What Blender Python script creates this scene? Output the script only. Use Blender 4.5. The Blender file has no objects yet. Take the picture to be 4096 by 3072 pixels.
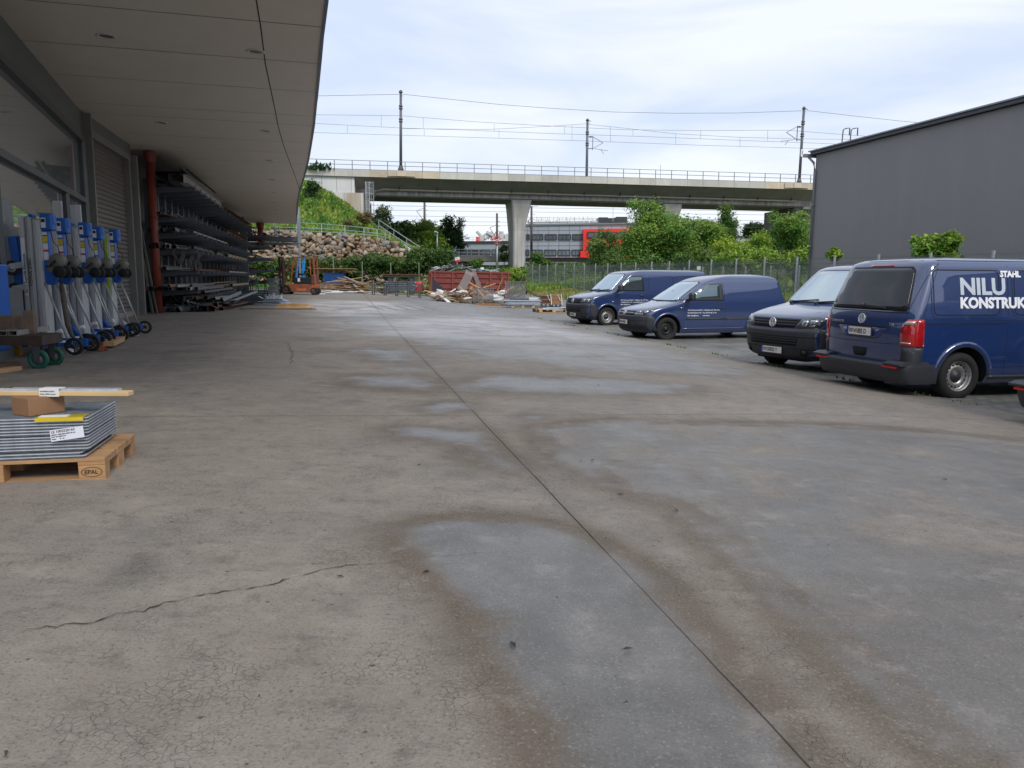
import bpy, bmesh, math, random
import numpy as np
from mathutils import Vector, Matrix
from mathutils.geometry import delaunay_2d_cdt
R = math.radians
random.seed(7); RNG = np.random.default_rng(7)
SC = bpy.context.scene
# ------------------------------------------------------------------ camera
F = 3078.0; CZ = 1.2; PITCH = math.atan(424/F); ROLL = 0.007
cam_d = bpy.data.cameras.new('camera'); cam = bpy.data.objects.new('camera', cam_d); SC.collection.objects.link(cam)
cam_d.sensor_width = 36; cam_d.lens = 36*F/4096; cam_d.clip_start = .05; cam_d.clip_end = 3000
cam.matrix_world = Matrix.Translation((0,0,CZ)) @ Matrix.Rotation(R(90)-PITCH, 4, 'X') @ Matrix.Rotation(ROLL, 4, 'Z')
SC.camera = cam
# ------------------------------------------------------------------ sky and sun
SUN_EL, SUN_AZ = 42, 155          # azimuth measured clockwise from +Y
W = bpy.data.worlds.new('World'); SC.world = W; W.use_nodes = True
nt = W.node_tree; nd = nt.nodes; lk = nt.links; nd.clear()
wo = nd.new('ShaderNodeOutputWorld'); bg = nd.new('ShaderNodeBackground'); lk.new(bg.outputs[0], wo.inputs[0])
sky = nd.new('ShaderNodeTexSky'); sky.sky_type = 'NISHITA'; sky.sun_disc = False
sky.sun_elevation = R(SUN_EL); sky.sun_rotation = R(SUN_AZ); sky.altitude = 200
tc = nd.new('ShaderNodeTexCoord'); mp = nd.new('ShaderNodeMapping'); mp.inputs['Scale'].default_value = (1.5, 1.5, 7.0)
mp.inputs['Rotation'].default_value = (R(6), R(-10), R(20))
lk.new(tc.outputs['Generated'], mp.inputs[0])
n1 = nd.new('ShaderNodeTexNoise'); n1.inputs['Scale'].default_value = 1.3; n1.inputs['Detail'].default_value = 6; n1.inputs['Roughness'].default_value = .5
n1.inputs['Distortion'].default_value = .5
lk.new(mp.outputs[0], n1.inputs['Vector'])
rp = nd.new('ShaderNodeValToRGB'); rp.color_ramp.elements[0].position = .40; rp.color_ramp.elements[0].color = (6.3, 7.2, 8.9, 1)
rp.color_ramp.elements[1].position = .60; rp.color_ramp.elements[1].color = (8.6, 9.0, 9.8, 1)
lk.new(n1.outputs['Fac'], rp.inputs['Fac'])
mx = nd.new('ShaderNodeMixRGB'); mx.inputs['Fac'].default_value = .9
lk.new(sky.outputs[0], mx.inputs[1]); lk.new(rp.outputs[0], mx.inputs[2]); lk.new(mx.outputs[0], bg.inputs['Color'])
bg.inputs['Strength'].default_value = .081
sd = bpy.data.lights.new('sun', 'SUN'); sd.energy = 1.5; sd.angle = R(22); sd.color = (1, .96, .9)
so = bpy.data.objects.new('sun', sd); SC.collection.objects.link(so)
_a, _e = R(SUN_AZ), R(SUN_EL)
sdir = Vector((math.sin(_a)*math.cos(_e), math.cos(_a)*math.cos(_e), math.sin(_e)))
so.rotation_euler = sdir.to_track_quat('Z', 'Y').to_euler(); so.location = sdir*60
SC.view_settings.view_transform = 'Standard'; SC.view_settings.look = 'None'; SC.view_settings.exposure = 0.53; SC.view_settings.gamma = 1
SC.cycles.max_bounces = 8; SC.cycles.diffuse_bounces = 4; SC.cycles.glossy_bounces = 4; SC.cycles.transparent_max_bounces = 12

# ------------------------------------------------------------------ coordinates
def smooth(a, b, t):
    t = np.clip((t-a)/(b-a), 0, 1); return t*t*(3-2*t)
def UV(x, y): return .9701*x+.2425*y, -.2425*x+.9701*y
def XY(u, v): return .9701*u-.2425*v, .2425*u+.9701*v
def P3(u, v, z): x, y = XY(u, v); return (x, y, z)
def G(x, y):
    u, v = UV(x, y)
    z = np.interp(u, [-1.5, 5, 8.4, 9.5, 15, 19.5], [.02, -.195, -.416, -.45, -.45, -.02])
    return z+.13*smooth(20, 45, y)+.25*smooth(50, 75, y)
def Gh(x, y):   # terrain beyond the yard: embankment and slopes
    u, v = UV(x, y); z = G(x, y)
    z = z + (4.0+.09*np.clip(-10-x, 0, 14))*smooth(72.2, 73.6, y)*(1-smooth(-11.0, -8.2, x))          # terrace behind the boulder wall
    z = z + 6.0*smooth(75, 90, y)*(1-smooth(-25, -10.5, x))
    z = z + 1.6*smooth(84, 104, y)*smooth(-12, -6, x)                   # railway embankment
    z = z + .7*smooth(20.5, 30, u)*smooth(30, 60, y)
    return z
fwd = Vector((0, math.cos(PITCH), -math.sin(PITCH))); up0 = Vector((0, math.sin(PITCH), math.cos(PITCH))); r0 = Vector((1, 0, 0))
upv = up0*math.cos(ROLL)-r0*math.sin(ROLL); rv = r0*math.cos(ROLL)+up0*math.sin(ROLL); CC = Vector((0, 0, CZ))
def ray(px, py): return fwd+rv*((px-2048)/F)-upv*((py-1536)/F)
def PY(px, py, y): d = ray(px, py); return CC+d*(y/d.y)
def PZ(px, py, z): d = ray(px, py); return CC+d*((z-CZ)/d.z)
def PG(px, py):
    d = ray(px, py); t = .5
    while t < 400:
        p = CC+d*t
        if p.z < G(p.x, p.y): break
        t *= 1.003
    return p
def PW(px, py, u0, v0, u1, v1):
    d = ray(px, py); a = Vector(P3(u0, v0, 0)); b = Vector(P3(u1, v1, 0)); n = (b-a).cross(Vector((0, 0, 1)))
    return CC+d*(n.dot(a-CC)/n.dot(d))
GRZ = math.atan2(.2425, .9701)   # yaw of the yard grid

# ------------------------------------------------------------------ materials
MATS = {}
def mat(name, col, rough=.6, metal=0.0, var=.15, nscale=6.0, bump=0.0, bscale=40.0, spec=.5, col2=None, n2=1.2, sheen=0, island=0.0, detail=4, coat=0.0, stretch=None, transl=0.0):
    if name in MATS: return MATS[name]
    m = bpy.data.materials.new(name); m.use_nodes = True; nt = m.node_tree; N = nt.nodes; L = nt.links
    b = N['Principled BSDF']; b.inputs['Roughness'].default_value = rough; b.inputs['Metallic'].default_value = metal
    b.inputs['Specular IOR Level'].default_value = spec
    if coat: b.inputs['Coat Weight'].default_value = coat; b.inputs['Coat Roughness'].default_value = .04
    t = N.new('ShaderNodeTexCoord'); src = t.outputs['Object']
    if stretch:
        mm = N.new('ShaderNodeMapping'); mm.inputs['Scale'].default_value = stretch; L.new(src, mm.inputs[0]); src = mm.outputs[0]
    n = N.new('ShaderNodeTexNoise'); n.inputs['Scale'].default_value = nscale; n.inputs['Detail'].default_value = detail; n.inputs['Roughness'].default_value = .65
    L.new(src, n.inputs['Vector'])
    mr = N.new('ShaderNodeMapRange'); mr.inputs['From Min'].default_value = .25; mr.inputs['From Max'].default_value = .75
    mr.inputs['To Min'].default_value = 1-var; mr.inputs['To Max'].default_value = 1+var; L.new(n.outputs['Fac'], mr.inputs['Value'])
    base = None
    c = N.new('ShaderNodeRGB'); c.outputs[0].default_value = (*col, 1); base = c.outputs[0]
    if col2:
        nn = N.new('ShaderNodeTexNoise'); nn.inputs['Scale'].default_value = n2; nn.inputs['Detail'].default_value = 5; L.new(src, nn.inputs['Vector'])
        rr = N.new('ShaderNodeMapRange'); rr.inputs['From Min'].default_value = .42; rr.inputs['From Max'].default_value = .62; L.new(nn.outputs['Fac'], rr.inputs['Value'])
        mxx = N.new('ShaderNodeMixRGB'); L.new(rr.outputs[0], mxx.inputs[0]); L.new(base, mxx.inputs[1]); mxx.inputs[2].default_value = (*col2, 1); base = mxx.outputs[0]
    hs = N.new('ShaderNodeHueSaturation'); L.new(base, hs.inputs['Color']); L.new(mr.outputs[0], hs.inputs['Value'])
    if island:
        g = N.new('ShaderNodeNewGeometry'); m2 = N.new('ShaderNodeMapRange'); m2.inputs['To Min'].default_value = 1-island; m2.inputs['To Max'].default_value = 1+island
        L.new(g.outputs['Random Per Island'], m2.inputs['Value']); mu = N.new('ShaderNodeMath'); mu.operation = 'MULTIPLY'
        L.new(mr.outputs[0], mu.inputs[0]); L.new(m2.outputs[0], mu.inputs[1]); L.new(mu.outputs[0], hs.inputs['Value'])
        m3 = N.new('ShaderNodeMapRange'); m3.inputs['To Min'].default_value = .5-.06*island; m3.inputs['To Max'].default_value = .5+.06*island
        L.new(g.outputs['Random Per Island'], m3.inputs['Value']); L.new(m3.outputs[0], hs.inputs['Hue'])
    L.new(hs.outputs[0], b.inputs['Base Color'])
    if bump:
        bn = N.new('ShaderNodeTexNoise'); bn.inputs['Scale'].default_value = bscale; bn.inputs['Detail'].default_value = 5; L.new(src, bn.inputs['Vector'])
        bp = N.new('ShaderNodeBump'); bp.inputs['Strength'].default_value = bump; bp.inputs['Distance'].default_value = .02
        L.new(bn.outputs['Fac'], bp.inputs['Height']); L.new(bp.outputs[0], b.inputs['Normal'])
    if transl:
        b.inputs['Transmission Weight'].default_value = 0
        tr = N.new('ShaderNodeBsdfTranslucent'); L.new(hs.outputs[0], tr.inputs['Color']); ms = N.new('ShaderNodeMixShader'); ms.inputs[0].default_value = transl
        L.new(b.outputs[0], ms.inputs[1]); L.new(tr.outputs[0], ms.inputs[2]); L.new(ms.outputs[0], N['Material Output'].inputs['Surface'])
    MATS[name] = m; return m

# ------------------------------------------------------------------ mesh builder
class MB:
    def __init__(s): s.v = []; s.f = []; s.m = []; s.sm = []
    def add(s, vs, fs, mi=0, smooth=False):
        o = len(s.v); s.v += [tuple(p) for p in vs]
        for f in fs: s.f.append(tuple(i+o for i in f)); s.m.append(mi); s.sm.append(smooth)
        return s
    def box(s, c, d, mi=0, rz=0.0, M=None):
        x, y, z = d[0]/2, d[1]/2, d[2]/2; cs, sn = math.cos(rz), math.sin(rz); vs = []
        for a in (-x, x):
            for b in (-y, y):
                for e in (-z, z):
                    vs.append((c[0]+a*cs-b*sn, c[1]+a*sn+b*cs, c[2]+e))
        if M is not None: vs = [tuple(M @ Vector(p)) for p in vs]
        return s.add(vs, [(0,1,3,2),(4,6,7,5),(0,4,5,1),(2,3,7,6),(0,2,6,4),(1,5,7,3)], mi)
    def bar(s, a, b, w, h=None, mi=0, up=(0,0,1), open_=False):
        h = w if h is None else h; a = Vector(a); b = Vector(b); d = (b-a)
        if d.length < 1e-6: return s
        d.normalize(); up = Vector(up)
        if abs(d.dot(up)) > .98: up = Vector((0, 1, 0))
        x = d.cross(up).normalized()*(w/2); y = x.cross(d).normalized()*(h/2)
        vs = [a-x-y, a+x-y, a+x+y, a-x+y, b-x-y, b+x-y, b+x+y, b-x+y]
        fs = [(0,1,5,4),(1,2,6,5),(2,3,7,6),(3,0,4,7)]
        if not open_: fs += [(3,2,1,0),(4,5,6,7)]
        return s.add(vs, fs, mi)
    def cyl(s, a, b, r, r2=None, n=12, mi=0, caps=True, smooth=True):
        r2 = r if r2 is None else r2; a = Vector(a); b = Vector(b); d = (b-a).normalized()
        up = Vector((0, 0, 1)) if abs(d.z) < .95 else Vector((1, 0, 0)); x = d.cross(up).normalized(); y = d.cross(x)
        vs = []
        for i in range(n):
            t = 2*math.pi*i/n; o = x*math.cos(t)+y*math.sin(t); vs += [a+o*r, b+o*r2]
        s.add(vs, [(2*i, 2*i+1, (2*i+3) % (2*n), (2*i+2) % (2*n)) for i in range(n)], mi, smooth)
        if caps:
            o = len(s.v)-2*n
            s.f.append(tuple(o+2*i for i in range(n))); s.m.append(mi); s.sm.append(False)
            s.f.append(tuple(o+2*i+1 for i in reversed(range(n)))); s.m.append(mi); s.sm.append(False)
        return s
    def tube(s, pts, r, n=8, mi=0, closed=False):
        pts = [Vector(p) for p in pts]; k = len(pts); vs = []; fs = []
        for i, p in enumerate(pts):
            d = (pts[min(i+1, k-1)]-pts[max(i-1, 0)]) if not closed else (pts[(i+1) % k]-pts[i-1])
            d.normalize(); up = Vector((0, 0, 1)) if abs(d.z) < .9 else Vector((0, 1, 0)); x = d.cross(up).normalized(); y = d.cross(x)
            rr = r[i] if hasattr(r, '__len__') else r
            for j in range(n):
                t = 2*math.pi*j/n; vs.append(p+(x*math.cos(t)+y*math.sin(t))*rr)
        for i in range(k if closed else k-1):
            for j in range(n):
                a = i*n; b = ((i+1) % k)*n; fs.append((a+j, a+(j+1) % n, b+(j+1) % n, b+j))
        if not closed: fs += [tuple(range(n-1, -1, -1)), tuple((k-1)*n+j for j in range(n))]
        return s.add(vs, fs, mi, True)
    def lathe(s, c, axis, prof, n=24, mi=0, smooth=True, mis=None):   # prof: (radius, offset along axis)
        c = Vector(c); d = Vector(axis).normalized(); up = Vector((0, 0, 1)) if abs(d.z) < .95 else Vector((1, 0, 0)); x = d.cross(up).normalized(); y = d.cross(x)
        o = len(s.v); k = len(prof)
        for i in range(n):
            t = 2*math.pi*i/n; e = x*math.cos(t)+y*math.sin(t)
            for r, h in prof: s.v.append(tuple(c+e*r+d*h))
        for i in range(n):
            for j in range(k-1):
                a = o+i*k+j; b = o+((i+1) % n)*k+j
                s.f.append((a, b, b+1, a+1)); s.m.append(mis[j] if mis else mi); s.sm.append(smooth)
        return s
    def quad(s, a, b, c, d, mi=0): return s.add([a, b, c, d], [(0, 1, 2, 3)], mi)
    def prism(s, poly, a, b, mi=0, M=None, cap=True):   # poly (x,z) swept from y=a to y=b
        n = len(poly); vs = [(p[0], a, p[1]) for p in poly]+[(p[0], b, p[1]) for p in poly]
        if M is not None: vs = [tuple(M @ Vector(p)) for p in vs]
        fs = [(i, (i+1) % n, n+(i+1) % n, n+i) for i in range(n)]
        if cap: fs += [tuple(range(n-1, -1, -1)), tuple(range(n, 2*n))]
        return s.add(vs, fs, mi)
    def sphere(s, c, r, n=12, m=8, mi=0, sc=(1,1,1)):
        vs = []; fs = []
        for i in range(m+1):
            th = math.pi*i/m
            for j in range(n):
                ph = 2*math.pi*j/n; vs.append((c[0]+r*sc[0]*math.sin(th)*math.cos(ph), c[1]+r*sc[1]*math.sin(th)*math.sin(ph), c[2]+r*sc[2]*math.cos(th)))
        for i in range(m):
            for j in range(n): fs.append((i*n+j, (i+1)*n+j, (i+1)*n+(j+1) % n, i*n+(j+1) % n))
        return s.add(vs, fs, mi, True)
    def build(s, name, mats, parent=None, world=False, bevel=0.0, label=None):
        me = bpy.data.meshes.new(name); v = s.v
        if world and parent is not None:
            inv = parent.matrix_basis.inverted(); v = [tuple(inv @ Vector(p)) for p in v]
        me.from_pydata(v, [], s.f)
        if not isinstance(mats, (list, tuple)): mats = [mats]
        for m in mats: me.materials.append(m)
        me.polygons.foreach_set('material_index', s.m); me.polygons.foreach_set('use_smooth', s.sm)
        bm = bmesh.new(); bm.from_mesh(me); bmesh.ops.remove_doubles(bm, verts=bm.verts, dist=1e-5) if any(s.sm) else None
        bmesh.ops.recalc_face_normals(bm, faces=bm.faces); bm.to_mesh(me); bm.free(); me.update()
        o = bpy.data.objects.new(name, me); SC.collection.objects.link(o)
        if parent is not None: o.parent = parent
        if label: o['label'] = label
        if bevel:
            b = o.modifiers.new('bevel', 'BEVEL'); b.width = bevel; b.segments = 2; b.limit_method = 'ANGLE'; b.angle_limit = R(40)
        return o
def npmesh(name, V, Fq, mats, parent=None, smooth=False, attrs=None, midx=None):
    me = bpy.data.meshes.new(name); V = np.asarray(V, np.float32); Fq = np.asarray(Fq, np.int32)
    me.vertices.add(len(V)); me.vertices.foreach_set('co', V.ravel()); k = Fq.shape[1]
    me.loops.add(Fq.size); me.loops.foreach_set('vertex_index', Fq.ravel()); me.polygons.add(len(Fq))
    me.polygons.foreach_set('loop_start', np.arange(0, Fq.size, k, dtype=np.int32)); me.polygons.foreach_set('loop_total', np.full(len(Fq), k, np.int32))
    if not isinstance(mats, (list, tuple)): mats = [mats]
    for m in mats: me.materials.append(m)
    if smooth: me.polygons.foreach_set('use_smooth', np.ones(len(Fq), bool))
    if midx is not None: me.polygons.foreach_set('material_index', midx)
    for nm, a in (attrs or {}).items():
        at = me.attributes.new(nm, 'FLOAT', 'POINT'); at.data.foreach_set('value', np.asarray(a, np.float32))
    me.update(calc_edges=True)
    o = bpy.data.objects.new(name, me); SC.collection.objects.link(o)
    if parent is not None: o.parent = parent
    return o
def tag(o, label=None, cat=None, group=None, kind=None):
    if label: o['label'] = label
    if cat: o['category'] = cat
    if group: o['group'] = group
    if kind: o['kind'] = kind
    return o
def thing(name, label, cat, loc=(0,0,0), rz=0.0, group=None):
    o = bpy.data.objects.new(name, None); o.empty_display_size = .2; SC.collection.objects.link(o)
    o.location = loc; o.rotation_euler = (0, 0, rz); o.matrix_basis = Matrix.Translation(loc) @ Matrix.Rotation(rz, 4, 'Z')
    return tag(o, label, cat, group)
def copy_tree(o, parent=None):
    c = o.copy(); SC.collection.objects.link(c); c.parent = parent
    for ch in list(o.children): copy_tree(ch, c)
    return c
def place(o, loc, rz):
    o.location = loc; o.rotation_euler = (0, 0, rz)
def text_mesh(name, s, size, m, parent, M, align='LEFT', off=0.0, extr=.001, xs=1.0, label=None):
    cu = bpy.data.curves.new('lettering', 'FONT'); cu.body = s; cu.size = size; cu.extrude = extr; cu.offset = off; cu.align_x = align; cu.resolution_u = 3
    t = bpy.data.objects.new('lettering', cu); SC.collection.objects.link(t)
    dg = bpy.context.evaluated_depsgraph_get(); me = bpy.data.meshes.new_from_object(t.evaluated_get(dg))
    bpy.data.objects.remove(t); bpy.data.curves.remove(cu)
    me.transform(M @ Matrix.Diagonal((xs, 1, 1, 1))); me.materials.clear(); me.materials.append(m)
    o = bpy.data.objects.new(name, me); SC.collection.objects.link(o); o.parent = parent
    if label: o['label'] = label
    return o
def frameM(o, x, y):   # matrix with text x along x, text y along y, at o
    x = Vector(x).normalized(); y = Vector(y); y = (y-x*y.dot(x)).normalized(); z = x.cross(y); o = Vector(o)
    return Matrix(((x.x, y.x, z.x, o.x), (x.y, y.y, z.y, o.y), (x.z, y.z, z.z, o.z), (0, 0, 0, 1)))

# common materials
m_conc = mat('cast_concrete', (.38, .36, .34), .85, var=.16, nscale=.7, bump=.25, bscale=9, col2=(.27, .26, .24), n2=.25)
m_conc_white = mat('pale_concrete', (.47, .46, .44), .85, var=.12, nscale=.9, bump=.2, bscale=8, col2=(.40, .38, .35), n2=.5, stretch=(1, 1, .3))
m_conc_dark = mat('stained_concrete', (.15, .145, .13), .9, var=.3, nscale=.5, bump=.2, bscale=9, stretch=(1, 1, .4))
m_galv = mat('galvanised_steel', (.40, .43, .45), .42, .35, var=.2, nscale=9)
m_dkmetal = mat('dark_painted_metal', (.075, .08, .09), .5, .2, var=.2, nscale=3)
m_black = mat('black_rubber', (.012, .012, .013), .75, var=.3, nscale=12)
m_plastic = mat('charcoal_plastic', (.032, .035, .042), .5, var=.12, nscale=5, bump=.04, bscale=300)
m_wood = mat('fresh_wood', (.52, .33, .16), .75, var=.25, nscale=5, island=.28, bump=.15, bscale=60, stretch=(1, 1, 1))
m_wood_old = mat('weathered_wood', (.20, .145, .10), .85, var=.3, nscale=5, island=.4, bump=.2, bscale=50)
m_white = mat('white_paint', (.72, .72, .72), .5, var=.08, nscale=6)
m_rust = mat('rusty_steel', (.16, .065, .035), .8, .2, var=.4, nscale=8, col2=(.07, .045, .035), n2=4, island=.3)
m_rebar = mat('mill_steel', (.12, .125, .135), .5, .5, var=.3, nscale=5, island=.45)
m_bluepaint = mat('blue_machine_paint', (.014, .115, .46), .42, .1, var=.15, nscale=7)
m_chrome = mat('chrome', (.75, .76, .78), .12, 1.0, var=.05)
m_redplastic = mat('red_paint', (.55, .02, .02), .4, var=.1)
# ================================================================== GROUND
def attr_node(N, name):
    a = N.new('ShaderNodeAttribute'); a.attribute_name = name; return a.outputs['Fac']
def mth(N, L, op, a, b=None, c=None, clamp=False):
    m = N.new('ShaderNodeMath'); m.operation = op; m.use_clamp = clamp
    for i, x in enumerate((a, b, c)):
        if x is None: continue
        if isinstance(x, (int, float)): m.inputs[i].default_value = x
        else: L.new(x, m.inputs[i])
    return m.outputs[0]
def nz(N, L, src, scale, detail=5, rough=.6, dist=0.0):
    n = N.new('ShaderNodeTexNoise'); n.inputs['Scale'].default_value = scale; n.inputs['Detail'].default_value = detail
    n.inputs['Roughness'].default_value = rough; n.inputs['Distortion'].default_value = dist; L.new(src, n.inputs['Vector']); return n.outputs['Fac']
def rng_(N, L, x, a, b, c=0.0, d=1.0):
    m = N.new('ShaderNodeMapRange'); m.interpolation_type = 'SMOOTHSTEP'; L.new(x, m.inputs['Value'])
    for k, v in zip(('From Min', 'From Max', 'To Min', 'To Max'), (a, b, c, d)): m.inputs[k].default_value = v
    return m.outputs[0]
def mixc(N, L, f, a, b, mode='MIX'):
    m = N.new('ShaderNodeMixRGB'); m.blend_type = mode
    if isinstance(f, (int, float)): m.inputs[0].default_value = f
    else: L.new(f, m.inputs[0])
    for i, x in ((1, a), (2, b)):
        if isinstance(x, tuple): m.inputs[i].default_value = (*x, 1)
        else: L.new(x, m.inputs[i])
    return m.outputs[0]
def concrete_yard_material():
    m = bpy.data.materials.new('yard_concrete'); m.use_nodes = True; N = m.node_tree.nodes; L = m.node_tree.links; b = N['Principled BSDF']
    t = N.new('ShaderNodeTexCoord').outputs['Object']
    big = nz(N, L, t, .35, 5); mid = nz(N, L, t, 2.2, 6, .65); fine = nz(N, L, t, 14, 6, .7); gr = nz(N, L, t, 95, 3, .7)
    wet_a = attr_node(N, 'wet'); st_a = attr_node(N, 'stain'); pale_sheen_a = attr_node(N, 'pale_sheen')
    lo = nz(N, L, t, .9, 5, .62, .8); big_st = rng_(N, L, nz(N, L, t, .45, 4, .6), .30, .62, .55, 1.15)
    sd = mth(N, L, 'ADD', wet_a, mth(N, L, 'MULTIPLY', mth(N, L, 'SUBTRACT', lo, .5), 2.2)); sd = mth(N, L, 'ADD', sd, mth(N, L, 'MULTIPLY', mth(N, L, 'SUBTRACT', mid, .5), 1.5)); sd = mth(N, L, 'ADD', sd, mth(N, L, 'MULTIPLY', mth(N, L, 'SUBTRACT', fine, .5), .5))
    wet = rng_(N, L, sd, -.45, .65); deep = rng_(N, L, sd, .3, 1.6)
    dry = mixc(N, L, rng_(N, L, big, .35, .65), (.248, .212, .174), (.195, .174, .152))
    dry = mixc(N, L, rng_(N, L, mid, .40, .72), dry, (.275, .238, .197))
    dry = mixc(N, L, rng_(N, L, fine, .50, .72, 0, .55), dry, (.15, .13, .11))
    wetc = mixc(N, L, rng_(N, L, mid, .35, .65), (.100, .094, .085), (.142, .133, .121))
    c = mixc(N, L, wet, dry, wetc)
    edge = mth(N, L, 'MULTIPLY', rng_(N, L, sd, -2.4, -.05), rng_(N, L, sd, -.1, .9, 1, 0)); edge = mth(N, L, 'MULTIPLY', mth(N, L, 'MULTIPLY', edge, st_a), big_st)
    st = mth(N, L, 'MULTIPLY', edge, 1.25, clamp=True)
    ex = mth(N, L, 'MULTIPLY', attr_node(N, 'extra'), rng_(N, L, mid, .35, .65, .3, 1.1)); st = mth(N, L, 'MAXIMUM', mth(N, L, 'MULTIPLY', st, .95), mth(N, L, 'MULTIPLY', ex, .8))
    c = mixc(N, L, mth(N, L, 'MULTIPLY', st, .88), c, (.115, .086, .058))
    m5 = nz(N, L, t, 5.5, 5, .65); c = mixc(N, L, rng_(N, L, m5, .52, .72, 0, .40), c, (.080, .070, .058)); c = mixc(N, L, rng_(N, L, m5, .46, .30, 0, .22), c, (.37, .335, .295))
    strk = N.new('ShaderNodeMapping'); strk.inputs['Scale'].default_value = (3.2, 14, 1); strk.inputs['Rotation'].default_value = (0, 0, .5); L.new(t, strk.inputs[0]); sk = nz(N, L, strk.outputs[0], 1, 5, .7, 1.2); c = mixc(N, L, rng_(N, L, sk, .54, .68, 0, .30), c, (.10, .09, .08))
    stk = rng_(N, L, nz(N, L, t, .55, 6, .7, .6), .38, .60, .35, 1.15); c = mixc(N, L, mth(N, L, 'MULTIPLY', rng_(N, L, pale_sheen_a, .0, 1.0, 0, .85), stk, clamp=True), c, (.47, .45, .44))  # pale tone and painted sky sheen mixed into the base colour
    # dark blotches, pits and small pale flecks
    blot = nz(N, L, t, 1.1, 4, .55, .6); c = mixc(N, L, rng_(N, L, blot, .56, .74, 0, .50), c, (.085, .078, .068))
    v = N.new('ShaderNodeTexVoronoi'); v.inputs['Scale'].default_value = 16; L.new(t, v.inputs['Vector'])
    pit = mth(N, L, 'MULTIPLY', rng_(N, L, v.outputs['Distance'], .07, .15, 1, 0), rng_(N, L, fine, .53, .60))
    c = mixc(N, L, mth(N, L, 'MULTIPLY', pit, .8), c, (.05, .046, .04))
    # hair cracks (craquele), stronger where the noise lets them
    dn = N.new('ShaderNodeTexNoise'); dn.inputs['Scale'].default_value = 9; L.new(t, dn.inputs['Vector'])
    av = N.new('ShaderNodeVectorMath'); av.operation = 'SCALE'; L.new(dn.outputs['Color'], av.inputs[0]); av.inputs['Scale'].default_value = .09
    ad = N.new('ShaderNodeVectorMath'); ad.operation = 'ADD'; L.new(t, ad.inputs[0]); L.new(av.outputs[0], ad.inputs[1])
    v2 = N.new('ShaderNodeTexVoronoi'); v2.feature = 'DISTANCE_TO_EDGE'; v2.inputs['Scale'].default_value = 27; L.new(ad.outputs[0], v2.inputs['Vector'])
    ck = mth(N, L, 'MULTIPLY', rng_(N, L, v2.outputs['Distance'], .0, .05, 1, 0), rng_(N, L, nz(N, L, t, 1.7, 4), .50, .60))
    ck = mth(N, L, 'MULTIPLY', ck, mth(N, L, 'SUBTRACT', 1.0, mth(N, L, 'MULTIPLY', wet, .7)))
    c = mixc(N, L, mth(N, L, 'MULTIPLY', ck, .13), c, (.045, .04, .035))
    c = mixc(N, L, rng_(N, L, gr, .54, .70, 0, .62), c, (.05, .045, .04)); c = mixc(N, L, rng_(N, L, gr, .45, .30, 0, .45), c, (.34, .32, .29))
    # expansion joints in grid coordinates
    sp = N.new('ShaderNodeSeparateXYZ'); L.new(t, sp.inputs[0])
    wob = mth(N, L, 'MULTIPLY', mth(N, L, 'SUBTRACT', nz(N, L, t, 1.2, 3), .5), .025)
    wob = mth(N, L, 'ADD', wob, mth(N, L, 'MULTIPLY', mth(N, L, 'SUBTRACT', nz(N, L, t, 40, 3), .5), .005))
    uu = mth(N, L, 'ADD', mth(N, L, 'MULTIPLY', sp.outputs[0], .9701), mth(N, L, 'MULTIPLY', sp.outputs[1], .2425))
    vv = mth(N, L, 'ADD', mth(N, L, 'MULTIPLY', sp.outputs[0], -.2425), mth(N, L, 'MULTIPLY', sp.outputs[1], .9701))
    ju = mth(N, L, 'ADD', uu, mth(N, L, 'MULTIPLY', vv, -.0335)); ju = mth(N, L, 'ADD', mth(N, L, 'SUBTRACT', ju, 1.155), wob)
    du = mth(N, L, 'ABSOLUTE', ju)
    vm = mth(N, L, 'ADD', mth(N, L, 'ADD', vv, wob), -6.9+600); vm = mth(N, L, 'ABSOLUTE', mth(N, L, 'SUBTRACT', mth(N, L, 'FLOORED_MODULO', vm, 6.0), 0.0))
    dv = mth(N, L, 'MINIMUM', vm, mth(N, L, 'SUBTRACT', 6.0, vm))
    j1 = rng_(N, L, du, .0018, .0050, 1, 0); j2 = rng_(N, L, dv, .002, .006, 1, 0)
    jj = mth(N, L, 'MAXIMUM', mth(N, L, 'MULTIPLY', j1, .95), mth(N, L, 'MULTIPLY', j2, .6))
    halo = mth(N, L, 'MAXIMUM', rng_(N, L, du, .0, .07, .35, 0), rng_(N, L, dv, .0, .05, .2, 0))
    c = mixc(N, L, halo, c, (.11, .085, .06)); c = mixc(N, L, jj, c, (.012, .011, .01))
    L.new(c, b.inputs['Base Color'])
    puddle = deep
    ro = mth(N, L, 'SUBTRACT', mth(N, L, 'SUBTRACT', .80, mth(N, L, 'MULTIPLY', wet, .38)), mth(N, L, 'MULTIPLY', puddle, .13)); ro = mth(N, L, 'ADD', ro, mth(N, L, 'MULTIPLY', mth(N, L, 'SUBTRACT', fine, .5), .2), clamp=True)
    L.new(ro, b.inputs['Roughness']); b.inputs['Specular IOR Level'].default_value = .42
    h = mth(N, L, 'ADD', mth(N, L, 'MULTIPLY', fine, .5), mth(N, L, 'MULTIPLY', gr, .35)); h = mth(N, L, 'SUBTRACT', h, mth(N, L, 'MULTIPLY', ck, .35)); h = mth(N, L, 'SUBTRACT', h, jj); h = mth(N, L, 'SUBTRACT', h, mth(N, L, 'MULTIPLY', pit, .5))
    bp = N.new('ShaderNodeBump'); bp.inputs['Distance'].default_value = .012; L.new(h, bp.inputs['Height'])
    L.new(mth(N, L, 'SUBTRACT', .75, mth(N, L, 'MULTIPLY', wet, .68)), bp.inputs['Strength']); L.new(bp.outputs[0], b.inputs['Normal'])
    return m
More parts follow.
